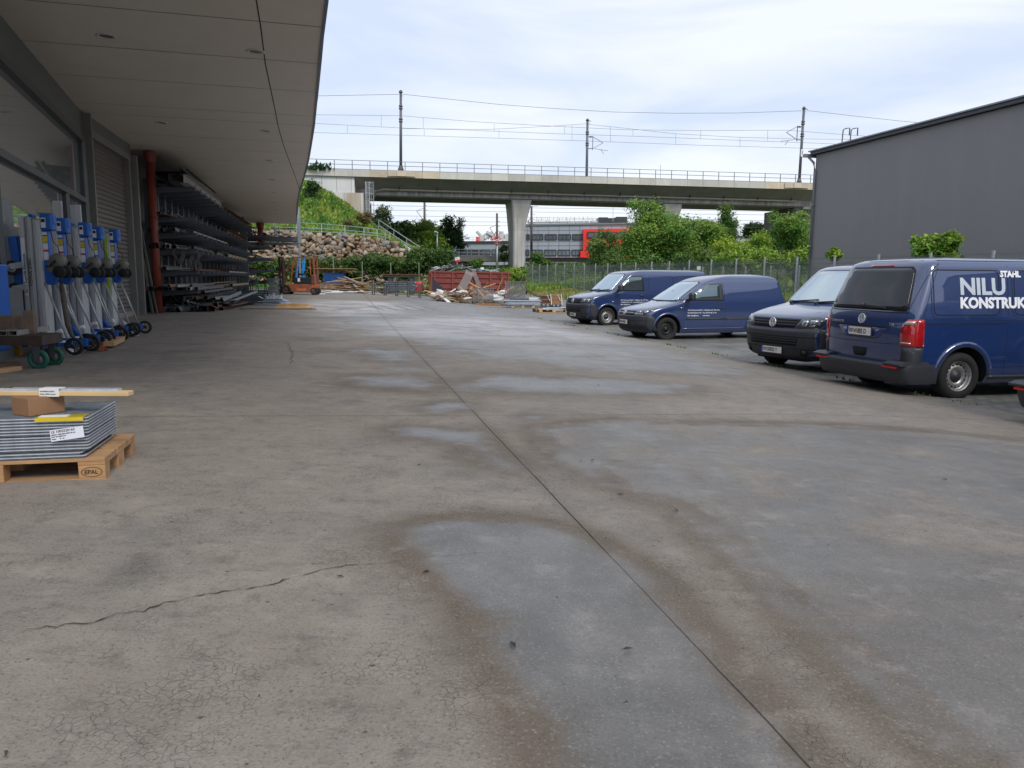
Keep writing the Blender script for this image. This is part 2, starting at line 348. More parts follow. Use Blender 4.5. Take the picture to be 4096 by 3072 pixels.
def paver_material():
    m = bpy.data.materials.new('paver_blocks'); m.use_nodes = True; N = m.node_tree.nodes; L = m.node_tree.links; b = N['Principled BSDF']
    t = N.new('ShaderNodeTexCoord').outputs['Object']; mp = N.new('ShaderNodeMapping'); mp.inputs['Rotation'].default_value = (0, 0, -GRZ); L.new(t, mp.inputs[0])
    br = N.new('ShaderNodeTexBrick'); br.inputs['Scale'].default_value = 1; br.inputs['Brick Width'].default_value = .22; br.inputs['Row Height'].default_value = .125
    br.inputs['Mortar Size'].default_value = .008; br.inputs['Mortar Smooth'].default_value = .3; br.inputs['Color1'].default_value = (.34, .33, .30, 1); br.inputs['Color2'].default_value = (.24, .235, .215, 1); br.inputs['Mortar'].default_value = (.03, .032, .024, 1)
    L.new(mp.outputs[0], br.inputs['Vector'])
    big = nz(N, L, t, .6, 5); c = mixc(N, L, rng_(N, L, big, .40, .65, 0, .7), br.outputs['Color'], (.16, .148, .13), 'MIX')
    c = mixc(N, L, .35, c, br.outputs['Color'], 'MULTIPLY'); mid = nz(N, L, t, 20, 4); c = mixc(N, L, rng_(N, L, mid, .5, .7, 0, .3), c, (.22, .21, .19))
    L.new(c, b.inputs['Base Color']); L.new(rng_(N, L, big, .35, .65, .75, .38), b.inputs['Roughness'])
    bp = N.new('ShaderNodeBump'); bp.inputs['Strength'].default_value = .7; bp.inputs['Distance'].default_value = .01; L.new(mth(N, L, 'SUBTRACT', mid, mth(N, L, 'MULTIPLY', br.outputs['Fac'], 3)), bp.inputs['Height']); L.new(bp.outputs[0], b.inputs['Normal'])
    return m
def grid_faces(nr, nc):
    i = np.arange(nr-1)[:, None]*nc+np.arange(nc-1)[None, :]; i = i.ravel(); return np.stack([i, i+1, i+nc+1, i+nc], 1)
# yard concrete: grid in (v,u)
UB = 8.2
vs = np.concatenate([np.linspace(-6, 1, 12)[:-1], 1*np.exp(np.linspace(0, math.log(62.), 430))])
us = np.concatenate([np.linspace(-16, -6, 8)[:-1], np.linspace(-6, UB, 330)])
VV, UU = np.meshgrid(vs, us, indexing='ij')
X, Y = XY(UU, VV); Z = G(X, Y)+.012
def smoothpath(segs, X, Y, wscale=1.0):   # soft distance field to traced stains, in plan
    out = np.zeros_like(X)
    for pts, w, a in segs:
        q = [PG(px*4096/2212, py*4096/2212) for px, py in pts]
        for p0, p1 in zip(q[:-1], q[1:]):
            dx, dy = p1.x-p0.x, p1.y-p0.y; L2 = dx*dx+dy*dy+1e-9
            t = np.clip(((X-p0.x)*dx+(Y-p0.y)*dy)/L2, 0, 1); d = np.hypot(X-p0.x-t*dx, Y-p0.y-t*dy)
            out = np.maximum(out, a*np.exp(-(d/(w*wscale*1.5))**2))
    return out
def inpoly(pts, X, Y, soft):
    q = [PG(px*4096/2212, py*4096/2212) for px, py in pts]; n = len(q); ins = np.zeros(X.shape, bool); dm = np.full(X.shape, 1e9)
    for i in range(n):
        a, b_ = q[i], q[(i+1) % n]
        cnd = ((a.y > Y) != (b_.y > Y)) & (X < (b_.x-a.x)*(Y-a.y)/((b_.y-a.y) if abs(b_.y-a.y) > 1e-9 else 1e-9)+a.x); ins ^= cnd
        dx, dy = b_.x-a.x, b_.y-a.y; t = np.clip(((X-a.x)*dx+(Y-a.y)*dy)/(dx*dx+dy*dy+1e-9), 0, 1); dm = np.minimum(dm, np.hypot(X-a.x-t*dx, Y-a.y-t*dy))
    return np.clip(.5+np.where(ins, dm, -dm)/soft*.5, 0, 1)
def C7(*p): return [(594+x*.3174, 594+y*.3174) for x, y in p]
def sdpoly(pts, X, Y):
    q = [PG(px*4096/2212, py*4096/2212) for px, py in pts]; n = len(q); ins = np.zeros(X.shape, bool); dm = np.full(X.shape, 1e9)
    for i in range(n):
        a, b_ = q[i], q[(i+1) % n]
        cnd = ((a.y > Y) != (b_.y > Y)) & (X < (b_.x-a.x)*(Y-a.y)/((b_.y-a.y) if abs(b_.y-a.y) > 1e-9 else 1e-9)+a.x); ins ^= cnd
        dx, dy = b_.x-a.x, b_.y-a.y; t = np.clip(((X-a.x)*dx+(Y-a.y)*dy)/(dx*dx+dy*dy+1e-9), 0, 1); dm = np.minimum(dm, np.hypot(X-a.x-t*dx, Y-a.y-t*dy))
    return np.where(ins, dm, -dm)
# damp areas traced in plan: polygon, width over which the drying margin fades (m), strength of the brown margin
wet = np.full_like(X, -3.0); stain = np.zeros_like(X)
for poly, w_, st_ in [
    (C7((330,250),(600,215),(900,150),(1200,170),(1500,200),(1800,300),(2212,400),(2900,560),(3300,700),(3000,720),(2212,665),(1950,640),(1700,600),(1400,590),(1250,575),(1100,500),(930,470),(850,430),(700,420),(560,380),(420,360)), 1.5, .55),
    (C7((300,372),(480,362),(640,372),(560,392),(400,388)), .8, .6), (C7((275,438),(400,428),(490,436),(420,448),(310,446)), .6, .7),
    (C7((385,515),(640,503),(900,520),(1010,560),(930,602),(700,592),(600,542)), .6, .6), (C7((740,642),(900,634),(1030,650),(900,662)), .4, .5),
    (C7((490,705),(600,686),(900,690),(1060,712),(1140,772),(1000,800),(800,786),(560,762)), .45, 1.0),
    (C7((1150,770),(1250,735),(1500,680),(1750,700),(2212,705),(2900,760),(2700,830),(2212,820),(1700,800),(1400,812),(1230,800)), .5, .75),
    (C7((1700,985),(1690,970),(1790,968),(1850,980),(1790,996)), .2, .5),
    (C7((950,905),(1150,870),(1290,888),(1300,932),(1100,950),(1000,928)), .28, .7),
    (C7((780,1055),(900,1038),(1280,1062),(1400,1040),(1480,1110),(1600,1235),(1700,1320),(1640,1360),(1500,1330),(1400,1300),(1250,1180),(1050,1125),(850,1105)), .26, .9),
    ([(846,1168),(856,1190),(885,1217),(934,1260),(977,1300),(1016,1373),(1046,1431),(1110,1520),(1170,1659),(1240,1800),(1900,1800),(1780,1659),(1700,1560),(1560,1400),(1450,1280),(1380,1215),(1296,1170),(1231,1148),(1143,1128),(1046,1120),(924,1128),(846,1143)], .17, 1.0),
    ([(1130,925),(1150,960),(1200,990),(1290,1050),(1430,1100),(1540,1190),(1650,1320),(1800,1440),(2000,1640),(2150,1800),(2800,1800),(2900,1000),(2300,960),(2000,930),(1700,918),(1300,908)], .22, .9)]:
    cap = .30 if st_ == .9 and w_ == .22 else (.75 if st_ in (.55, 1.0) else 2)
    d_ = sdpoly(poly, X, Y)/w_; wet = np.maximum(wet, np.clip(d_, -3, cap)); stain = np.maximum(stain, st_*np.exp(-np.maximum(-d_, 0)/1.1)*(d_ < 1.0))
extra = smoothpath([([(1500,1250),(1650,1330),(1750,1400)], .35, .35), ([(2050,1250),(2200,1290)], .3, .5), ([(2000,1350),(2200,1500)], .3, .35), ([(620,720),(640,770)], .4, .5), ([(640,800),(700,850),(760,900)], .8, .3), ([(600,1380),(700,1500),(900,1560)], .10, .35), ([(200,1500),(420,1560)], .08, .4), ([(1750,830),(1950,880),(2180,940)], .5, .55), ([(2000,1180),(2200,1220)], .3, .35), ([(1250,905),(1500,912),(1900,922)], .25, .45)], X, Y)
pale_sheen = inpoly([(640,655),(700,648),(860,652),(920,668),(840,684),(700,684),(640,672)], X, Y, 1.5)  # pale dusty concrete, with the far sky sheen painted into its colour
pale_sheen = np.maximum(pale_sheen, .75*inpoly([(690,690),(900,680),(1150,690),(1300,715),(1430,745),(1150,742),(900,735),(720,722)], X, Y, 2.5)); pale_sheen = np.maximum(pale_sheen, .42*inpoly([(1000,745),(1400,750),(1700,800),(1500,800),(1150,775)], X, Y, 2.0)); pale_sheen = np.maximum(pale_sheen, .34*inpoly(C7((330,250),(600,215),(900,150),(1200,170),(1500,200),(1800,300),(2212,400),(2900,560),(3000,720),(2212,665),(1700,600),(1250,575),(930,470),(700,420),(560,380),(420,360)), X, Y, 2.5))
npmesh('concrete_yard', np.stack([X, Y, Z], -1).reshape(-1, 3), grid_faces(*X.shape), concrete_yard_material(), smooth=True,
       attrs={'wet': wet.ravel(), 'stain': stain.ravel(), 'extra': extra.ravel(), 'pale_sheen': pale_sheen.ravel()})['kind'] = 'structure'
# paver lot
vs = np.linspace(-6, 64, 300); us = np.linspace(UB-.02, 16.2, 30); VV, UU = np.meshgrid(vs, us, indexing='ij'); PX, PYY = XY(UU, VV)
npmesh('paver_lot', np.stack([PX, PYY, G(PX, PYY)+.004], -1).reshape(-1, 3), grid_faces(*PX.shape), paver_material(), smooth=True)['kind'] = 'structure'
# terrain to the horizon
m_grass = mat('grassy_ground', (.062, .085, .022), .95, var=.35, nscale=2, col2=(.09, .10, .035), n2=.4, bump=.5, bscale=6, detail=8)
ty = np.concatenate([np.linspace(-60, 60, 80), np.linspace(60.5, 125, 150), np.array([140, 170, 220, 320, 500, 900, 1800])]); tx = np.concatenate([-np.geomspace(60, 1800, 12)[::-1], np.linspace(-58, 70, 160), np.geomspace(72, 1800, 12)])
TY, TX = np.meshgrid(ty, tx, indexing='ij'); TZ = Gh(TX, TY); tu, tv = UV(TX, TY); TZ = np.where((tu < 16.8) & (tu > -20) & (tv < 63), TZ-.06, TZ)
npmesh('grass_terrain', np.stack([TX, TY, TZ], -1).reshape(-1, 3), grid_faces(*TX.shape), m_grass, smooth=True)['kind'] = 'structure'
# long crack and branches, as thin dark ribbons lying in the slab
def ribbon(name, pts, w0, m, seed=1, lift=.0165, rough=.02):
    rr = random.Random(seed); q = [PG(px*4096/2212, py*4096/2212) for px, py in pts]; P = []
    for a, b_ in zip(q[:-1], q[1:]):
        n = max(4, int((b_-a).length/.025))
        for i in range(n): P.append(a.lerp(b_, i/n))
    P.append(q[-1]); o1 = o2 = 0; V = []; Fc = []
    for i, p in enumerate(P):
        o1 = .75*o1+rr.gauss(0, rough*.5); o2 = rr.gauss(0, rough*.16); k = P[min(i+1, len(P)-1)]-P[max(i-1, 0)]; n = Vector((-k.y, k.x, 0)).normalized()
        e = min(1, i/6, (len(P)-1-i)/6); w = w0*(.2+rr.random()**2*1.3)*e; c = p+n*(o1+o2)
        for s_ in (-1, 1): x, y = c.x+n.x*w*s_, c.y+n.y*w*s_; V.append((x, y, float(G(x, y))+lift))
    for i in range(len(P)-1): Fc.append((2*i, 2*i+1, 2*i+3, 2*i+2))
    o = npmesh(name, V, Fc, m); o['kind'] = 'structure'; return o
m_crack = mat('crack_dark', (.028, .024, .02), .95)  # dark tone of the cracks
ribbon('ground_crack', [(0,1385),(180,1355),(290,1328),(420,1300),(560,1278),(640,1246),(720,1231),(800,1225),(880,1218)], .0030, m_crack, 3)
ribbon('ground_crack', [(880,1218),(1000,1206),(1100,1202),(1180,1203)], .0016, m_crack, 4)
ribbon('ground_crack', [(1160,1040),(1200,1042),(1245,1036),(1250,1030)], .004, mat('pale_scratch', (.25, .25, .24), .8), 5)
ribbon('ground_crack', [(620,740),(632,765),(628,790)], .006, m_crack, 8)
ribbon('ground_crack', [(1850,1060),(2000,1090),(2212,1160)], .0015, m_crack, 9)
# paint marks
m_yel = mat('yellow_marking_paint', (.42, .33, .08), .8, var=.3, nscale=30)
for i, pts in enumerate([[(1262,760),(1300,772),(1312,775)], [(995,775),(1015,771),(1040,768)], [(1068,722),(1082,727)], [(1165,733),(1190,740)], [(985,781),(1000,776)]]):
    ribbon('paint_mark', pts, .018, m_yel, 20+i, lift=.0175)
# the worn white hatching painted far out on the slab
for k in range(5):
    x0 = 795+k*28; ribbon('paint_mark', [(x0, 661), (x0+36, 671)], .06, mat('dark_worn_mark', (.21, .19, .17), .85), 40+k, lift=.018)
# twigs, leaves and chips lying about
def debris():
    V = []; Fc = []; mi = []
    rr = random.Random(5)
    spots = [(1280,1000),(1108,1405),(2040,1042),(1292,835),(1340,600*0+1075),(905,1010),(735,1255),(1355,1415),(920,1245),(1460,1110),(1255,705*0+1000)]
    for k in range(70):
        if k < len(spots): p = PG(spots[k][0]*1.852, spots[k][1]*1.852); s_ = .014
        else: u, v = rr.uniform(-4, 8), 1.5+rr.random()**2*22; x, y = XY(u, v); p = Vector((x, y, 0)); s_ = rr.uniform(.003, .008)
        a = rr.random()*6.3; z = float(G(p.x, p.y))+.018; L_ = s_*rr.uniform(1, 2.2); w = s_*.55; o = len(V)
        for (dx, dy, dz) in ((-L_, -w*.3, 0), (0, -w, .006), (L_, 0, .002), (.2*L_, w, .008)): V.append((p.x+dx*math.cos(a)-dy*math.sin(a), p.y+dx*math.sin(a)+dy*math.cos(a), z+dz))
        Fc.append((o, o+1, o+2, o+3))
    npmesh('leaf_litter', V, Fc, mat('dead_leaf', (.055, .04, .03), .9, island=.8)); bpy.data.objects['leaf_litter']['kind'] = 'stuff'
    tag(bpy.data.objects['leaf_litter'], 'small dark leaves and chips scattered over the concrete yard', 'litter')
debris()
# ================================================================== WORKSHOP BUILDING (left)
bld = thing('workshop_building', 'long dark workshop building on the left with wide taupe blue-edged roof overhang', 'building', (*XY(-5.2, 20.1), 0))
m_soff = mat('taupe_soffit_panel', (.72, .66, .58), .55, var=.04, nscale=1.5)
m_wallg = mat('dark_green_grey_panel', (.145, .155, .148), .55, var=.1, nscale=1)
m_frame = mat('anthracite_frame', (.085, .09, .095), .45, .2, var=.1)
m_glassb = mat('workshop_glass', (.03, .034, .036), .03, var=.02, spec=1.0); 
g_ = m_glassb.node_tree.nodes['Principled BSDF']; g_.inputs['IOR'].default_value = 2.6; g_.inputs['Metallic'].default_value = .6; [m_glassb.node_tree.links.remove(l) for l in list(g_.inputs['Base Color'].links)]; g_.inputs['Base Color'].default_value = (.5, .52, .52, 1)
ROOF = 4.95
edge = [(.32, 3.6), (.22, 11.4), (.14, 14), (.08, 17), (0, 20.5), (-.1, 23.5), (-.21, 26.6), (-.42, 31), (-.69, 35.7), (-.98, 43), (-1.22, 51), (-1.45, 58.6)]  # overhang's near end cut short, out of view, to let light in underneath
wall = [(-3.13, 2.4), (-3.2, 3), (-5.2, 20.1), (-5.2, 24.9), (-5.62, 25.0), (-5.62, 58.6)]
def eu(v): return float(np.interp(v, [e[1] for e in edge], [e[0] for e in edge]))
def wu(v): return float(np.interp(v, [w[1] for w in wall], [w[0] for w in wall]))
# soffit sheet with thickness
vsl = sorted(set([e[1] for e in edge]+[w[1] for w in wall if w[1] > 3.6]+list(range(4, 58, 2)))); s = MB()
for a, b in zip(vsl[:-1], vsl[1:]):
    q = [P3(wu(a)-.5, a, ROOF), P3(eu(a), a, ROOF), P3(eu(b), b, ROOF), P3(wu(b)-.5, b, ROOF)]
    s.quad(*q)
s.build('soffit', m_soff, bld, world=True)
rf = MB()
for a, b in zip(vsl[:-1], vsl[1:]): rf.quad(P3(wu(a)-12, a, ROOF+.62), P3(eu(a)+.1, a, ROOF+.62), P3(eu(b)+.1, b, ROOF+.62), P3(wu(b)-12, b, ROOF+.62))
rf.quad(P3(-17, 58.6, ROOF+.62), P3(-1.45, 58.6, ROOF+.62), P3(-1.45, 58.6, ROOF), P3(-17, 58.6, ROOF))
rf.build('roof', m_dkmetal, bld, world=True)
fa = MB()
m_bluefascia = mat('blue_fascia', (.010, .05, .15), .35, .2, var=.15, nscale=2, stretch=(1, 1, .3))
for a, b in zip(vsl[:-1], vsl[1:]):
    for off, z0, z1 in ((.012, -.03, .65),):
        A0, A1 = P3(eu(a)+off, a, ROOF+z0), P3(eu(b)+off, b, ROOF+z0); B0, B1 = P3(eu(a)+off+.05, a, ROOF+z1), P3(eu(b)+off+.05, b, ROOF+z1)
        fa.quad(A0, A1, B1, B0); fa.quad(P3(eu(a)-.03, a, ROOF+z0), P3(eu(b)-.03, b, ROOF+z0), A1, A0)
        fa.quad(P3(eu(a)-.03, a, ROOF+z0), P3(eu(b)-.03, b, ROOF+z0), P3(eu(b)-.03, b, ROOF+.004), P3(eu(a)-.03, a, ROOF+.004))
fa.build('fascia', m_bluefascia, bld, world=True)
# panel joints
m_joint = mat('joint_dark', (.018, .016, .014), .9)  # dark strips laid along the soffit panel joints
seams = [5.6, 8.0, 10.4, 12.5, 14.6, 16.8, 19.3, 20.45, 23.1, 25.1]+[27.4+2.45*k for k in range(13)]
for v in seams:
    jt = MB(); n = 8; u0, u1 = wu(v)+.005, eu(v)-.02
    for i in range(n):
        a = u0+(u1-u0)*i/n; b = u0+(u1-u0)*(i+1)/n; sl = .03
        w = .007
        jt.quad(P3(a, v+sl*(a-u0)-w, ROOF-.003), P3(b, v+sl*(b-u0)-w, ROOF-.003), P3(b, v+sl*(b-u0)+w, ROOF-.003), P3(a, v+sl*(a-u0)+w, ROOF-.003))
    jt.build('panel_joint', m_joint, bld, world=True)
jt = MB(); ju = [(-.6, 3.7), (-.62, 6), (-.75, 12.8), (-.82, 15), (-.86, 19), (-.89, 21), (-.88, 24), (-.83, 27), (-.76, 31), (-.69, 35.5)]
for (a, va), (b, vb) in zip(ju[:-1], ju[1:]): jt.quad(P3(a-.009, va, ROOF-.0045), P3(a+.009, va, ROOF-.0045), P3(b+.009, vb, ROOF-.0045), P3(b-.009, vb, ROOF-.0045))
jt.build('panel_joint', m_joint, bld, world=True)
# recessed ceiling lights
for u, v in [(-3.16, 13.99), (-.93, 14.24), (-3.67, 21.27), (-1.24, 21.68), (-1.45, 27.06), (-1.65, 32.19), (-1.87, 37), (-2.1, 42.04), (-2.22, 46.61), (-2.0, 7.0), (-.8, 7.2)]:
    c = P3(u, v, ROOF); l = MB(); l.lathe(c, (0, 0, -1), [(.155, .001), (.155, .012), (.118, .014), (.11, .002)], 28)
    d = l.build('ceiling_light', mat('light_ring_white', (.62, .61, .58), .4, var=.02), bld, world=True)
    k = MB(); k.lathe(c, (0, 0, -1), [(.11, .0022), (.085, .006), (.03, .003), (.0, .003)], 24); k.build('reflector', mat('light_reflector', (.17, .17, .17), .25, .6, var=.2), d, world=False)
    d.children[0].location = (0, 0, 0); me = d.children[0].data; me.transform(bld.matrix_basis.inverted())
# walls
w_ = MB()
def wallquad(mb, u0, v0, u1, v1, z0, z1, mi=0, t=0.0): mb.quad(P3(u0+t, v0, z0), P3(u1+t, v1, z0), P3(u1+t, v1, z1), P3(u0+t, v0, z1), mi)
sl = (-5.2+3.2)/17.1
def ub(v): return -3.2+sl*(v-3)
wallquad(w_, ub(3.6), 3.6, ub(9.2), 9.2, -.3, ROOF+.1); wallquad(w_, ub(9.2), 9.2, ub(19.7), 19.7, 4.28, ROOF+.1); wallquad(w_, ub(9.2), 9.2, ub(19.7), 19.7, -.3, .32)
wallquad(w_, ub(19.7), 19.7, -5.2, 20.1, -.3, ROOF+.1)
wallquad(w_, -5.62, 25, -5.62, 58.6, -.3, ROOF+.1); wallquad(w_, -5.2, 20.1, -5.2, 20.55, -.3, ROOF+.1); wallquad(w_, -5.2, 20.55, -5.2, 25, 4.62, ROOF+.1); w_.quad(P3(-5.2, 25, -.3), P3(-5.62, 25, -.3), P3(-5.62, 25, ROOF+.1), P3(-5.2, 25, ROOF+.1))
w_.quad(P3(-17, 58.6, -.3), P3(-5.62, 58.6, -.3), P3(-5.62, 58.6, ROOF), P3(-17, 58.6, ROOF)); wallquad(w_, -17, 3.6, -17, 58.6, -.3, ROOF+.6); w_.quad(P3(-17, 3.6, -.3), P3(ub(3.6), 3.6, -.3), P3(ub(3.6), 3.6, ROOF+.1), P3(-17, 3.6, ROOF+.1))
w_.build('wall', m_wallg, bld, world=True)
# big window: frame (outer, transom, mullion) and glass with three panes
fr = MB()
def fbar(v0, z0, v1, z1, w=.13, d=.14, out=.05):
    fr.bar(P3(ub(v0)+out, v0, z0), P3(ub(v1)+out, v1, z1), w if v0 == v1 else d, d if v0 == v1 else w)
for (a, b, c, d) in [(9.2, 4.22, 19.72, 4.22), (9.2, .38, 19.72, .38), (9.3, .4, 9.3, 4.2), (19.62, .4, 19.62, 4.2)]: fbar(a, b, c, d)
fbar(9.3, 2.86, 19.5, 2.86, .11, .12); fbar(17.3, .4, 17.3, 2.82, .08, .12); fbar(12.0, .4, 12.0, 2.82, .08, .12)
wf = fr.build('window_frame', m_frame, bld, world=True)
gl = MB()
gl.quad(P3(ub(9.2), 9.2, .38), P3(ub(19.7), 19.7, .38), P3(ub(19.7), 19.7, 4.25), P3(ub(9.2), 9.2, 4.25))
gl.build('window_glass', m_glassb, bld, world=True)
dk = MB(); dk.bar(P3(ub(19.1)+.02, 19.15, .45), P3(ub(19.1)+.02, 19.15, 4.15), .75, .01); 
# roller shutter
sh = MB(); m_sh = mat('grey_brown_shutter', (.165, .145, .128), .45, .2, var=.18, nscale=1.2, stretch=(1, 1, 6))
z = .16
prof = []
while z < 4.42: prof += [(.0, z), (.022, z+.018), (.03, z+.05), (.022, z+.095), (.0, z+.112)]; z += .118
vs2 = [(-5.32+o, zz) for o, zz in prof]
sv = []; sfc = []
for (uu_, zz) in vs2: sv += [P3(uu_, 20.75, zz), P3(uu_, 24.45, zz)]
for i in range(len(vs2)-1): sfc.append((2*i, 2*i+1, 2*i+3, 2*i+2))
sh.add(sv, sfc); so_ = sh.build('roller_shutter', m_sh, bld, world=True)
bb = MB(); bb.bar(P3(-5.29, 20.75, .1), P3(-5.29, 24.45, .1), .07, .16); bb.build('bottom_rail', mat('pale_rail', (.33, .31, .28), .5, .3), so_).data.transform(bld.matrix_basis.inverted())
sf = MB(); 
for v in (20.62, 24.56): sf.bar(P3(-5.24, v, 0), P3(-5.24, v, 4.6), .16, .2, up=P3(1, 0, 0))
sf.bar(P3(-5.22, 20.5, 4.53), P3(-5.22, 24.7, 4.53), .17, .17)
sf.bar(P3(-5.12, 24.86, 0), P3(-5.12, 24.86, 4.62), .24, .16, up=P3(0, 1, 0)); sf.bar(P3(-5.12, 20.32, 0), P3(-5.12, 20.32, 4.9), .2, .10, up=P3(0, 1, 0))
sf.build('shutter_frame', mat('light_frame', (.22, .215, .205), .45, .2, var=.1), bld, world=True)
# red downpipes
m_redpipe = mat('rust_red_pipe', (.27, .055, .035), .5, var=.2, nscale=2, col2=(.2, .045, .03), n2=1)
def pipe(u, v, r, z1=ROOF-.02, z0=.02):
    p = MB(); p.cyl(P3(u, v, z0), P3(u, v, z1-.34), r, n=20); p.lathe(P3(u, v, z1), (0, 0, -1), [(r*1.35, 0), (r*1.35, .14), (r*1.02, .34)], 20)
    for zz in (2.95, 2.88): p.lathe(P3(u, v, zz), (0, 0, 1), [(r, 0), (r*1.12, .01), (r*1.12, .04), (r, .05)], 20)
    return p.build('downpipe', m_redpipe, bld, world=True)
pipe(-4.88, 26.05, .13); pipe(-3.9, 57.9, .2, z0=3.6)
lb = MB()
for k, (du, top) in enumerate(((0, 2.0), (.10, 2.6))): lb.bar(P3(-4.98+du, 25.75+.1*k, .05), P3(-5.15+du*.4, 25.4, top), .05, .03)
tag(lb.build('leaning_plank', mat('grey_batten', (.19, .18, .16), .8)), 'two thin pale battens leaning on the wall beside the red downpipe', 'battens')
# end platform with mesh railing beyond the overhang
pf = thing('steel_platform', 'grey steel platform with mesh railing at the far end of the roof overhang', 'platform', P3(-2.8, 60.5, 0))
a = MB(); a.bar(P3(-5.4, 60.5, 3.92), P3(-1.3, 60.5, 3.92), 2.0, .32); a.bar(P3(-5.4, 59.4, 3.55), P3(-1.2, 59.4, 3.55), .12, .2); a.build('deck', mat('platform_grey', (.10, .115, .13), .5, .2), pf, world=True)
a = MB()
for u in (-5.2, -4.1, -3.0, -1.35): a.bar(P3(u, 59.5, 4.05), P3(u, 59.5, 5.1), .09)
for z in (5.05, 4.6, 4.15): a.bar(P3(-5.3, 59.5, z), P3(-1.3, 59.5, z), .05)
for k in range(60): a.bar(P3(-5.2+k*.065, 59.52, 4.1), P3(-5.2+k*.065, 59.52, 4.62), .008)
a.build('railing', m_galv, pf, world=True)
for u in (-1.3, -5.3): a = MB(); a.bar(P3(u, 59.35, 0), P3(u, 59.35, 3.6), .12, .12); a.bar(P3(u, 59.35, 3.6), P3(u, 59.35, 6.2), .20, .18); _p = a.build('post', mat('pale_steel_post', (.27, .31, .33), .5, .3), pf, world=True)

# ================================================================== CANTILEVER RACKS AND STOCK
m_rack = mat('slate_rack_paint', (.105, .118, .14), .5, .05, var=.15, nscale=3)
LV = [.72, 1.34, 2.02, 2.53, 3.04, 3.97]
def make_rack(name, label, v0, n, dv, u0, arm, levels, top, g='cantilever racks along the wall', skip=()):
    rk = thing(name, label, 'storage rack', P3(u0, v0, 0), group=g)
    for k in range(n):
        v = v0+k*dv; c = MB(); c.bar(P3(u0, v, .02), P3(u0, v, top), .17, .30, up=P3(0, 1, 0)); c.bar(P3(u0+.05, v, .11), P3(u0+arm-.1, v, .11), .14, .2)
        for zz in np.arange(.3, top, .24): c.bar(P3(u0+.155, v-.05, zz), P3(u0+.155, v+.05, zz), .012, .05)
        co = c.build('column', m_rack, rk, world=True)
        for zl in levels:
            if (k, zl) in skip: continue
            a = MB(); A = Vector(P3(u0+.12, v, 0)); B = Vector(P3(u0+arm, v, 0)); dd = (B-A).normalized(); nn = Vector((-dd.y, dd.x, 0))*.045
            vs_ = []
            for P_, zt, zb in ((A, zl, zl-.19), (B, zl+.02, zl-.085)):
                for sg in (-1, 1): vs_ += [P_+nn*sg+Vector((0, 0, zb)), P_+nn*sg+Vector((0, 0, zt))]
            a.add(vs_, [(0,1,3,2), (4,6,7,5), (0,4,5,1), (2,3,7,6), (0,2,6,4), (1,5,7,3)])
            a.bar(B+Vector((0, 0, zl)), B+Vector((0, 0, zl+.09)), .02); a.bar(B+Vector((0, 0, zl+.085)), B+dd*.05+Vector((0, 0, zl+.10)), .015)
            ao = a.build('arm', m_rack, co); ao.data.transform(rk.matrix_basis.inverted())
    return rk
make_rack('cantilever_rack', 'dark slate cantilever rack nearest the red downpipe', 26.95, 8, 1.25, -5.18, 1.42, LV, 4.2)
make_rack('cantilever_rack', 'middle dark cantilever rack between the front rack and the thick grey post', 37.2, 10, 1.45, -5.18, 1.42, LV, 4.2)
rk3 = make_rack('cantilever_rack', 'farthest cantilever rack standing behind the forklift', 53.6, 5, 1.3, -5.1, 2.0, [.8, 1.6, 2.4, 3.2, 3.85], 4.0)
pst = MB(); pst.bar(P3(-4.55, 52.3, 0), P3(-4.55, 52.3, 4.0), .42, .3, up=P3(0, 1, 0)); pst.bar(P3(-4.55, 52.3, 3.9), P3(-4.55, 52.3, 4.9), .1)
tag(pst.build('steel_post', mat('grey_post', (.10, .115, .125), .5, .2)), 'thick grey steel post between the middle and the farthest rack', 'post')
# ---- stock: every bar its own object
def profile(kind, w, h, t=.006):
    if kind == 'tube': return [[(-w/2, 0), (w/2, 0), (w/2, h), (-w/2, h)], [(-w/2+t, t), (w/2-t, t), (w/2-t, h-t), (-w/2+t, h-t)]]
    if kind == 'angle': return [[(-w/2, 0), (w/2, 0), (w/2, t), (-w/2+t, t), (-w/2+t, h), (-w/2, h)]]
    if kind == 'channel': return [[(-w/2, 0), (w/2, 0), (w/2, t), (-w/2+t, t), (-w/2+t, h-t), (w/2, h-t), (w/2, h), (-w/2, h)]]
    if kind == 'beam': return [[(-w/2, 0), (w/2, 0), (w/2, t), (t/2, t), (t/2, h-t), (w/2, h-t), (w/2, h), (-w/2, h), (-w/2, h-t), (-t/2, h-t), (-t/2, t), (-w/2, t)]]
    return [[(-w/2, 0), (w/2, 0), (w/2, h), (-w/2, h)]]
def bar_obj(kind, w, h, L, pos, yaw, pitch, roll, m, name, label, cat, group, t=.006):
    pr = profile(kind, w, h, t); mb = MB()
    if len(pr) == 2:
        o, i_ = pr; n = 4; vs_ = [(p[0], y, p[1]) for y in (0, L) for p in o+i_]
        fs = []
        for k in range(4):
            k2 = (k+1) % 4; fs += [(k, k2, 8+k2, 8+k), (4+k2, 4+k, 12+k, 12+k2), (k2, k, 4+k, 4+k2), (8+k, 8+k2, 12+k2, 12+k)]
        mb.add(vs_, fs)
    else: mb.prism(pr[0], 0, L)
    o = mb.build(name, m); o.matrix_basis = Matrix.Translation(pos) @ Matrix.Rotation(yaw, 4, 'Z') @ Matrix.Rotation(pitch, 4, 'X') @ Matrix.Rotation(roll, 4, 'Y')
    return tag(o, label, cat, group)
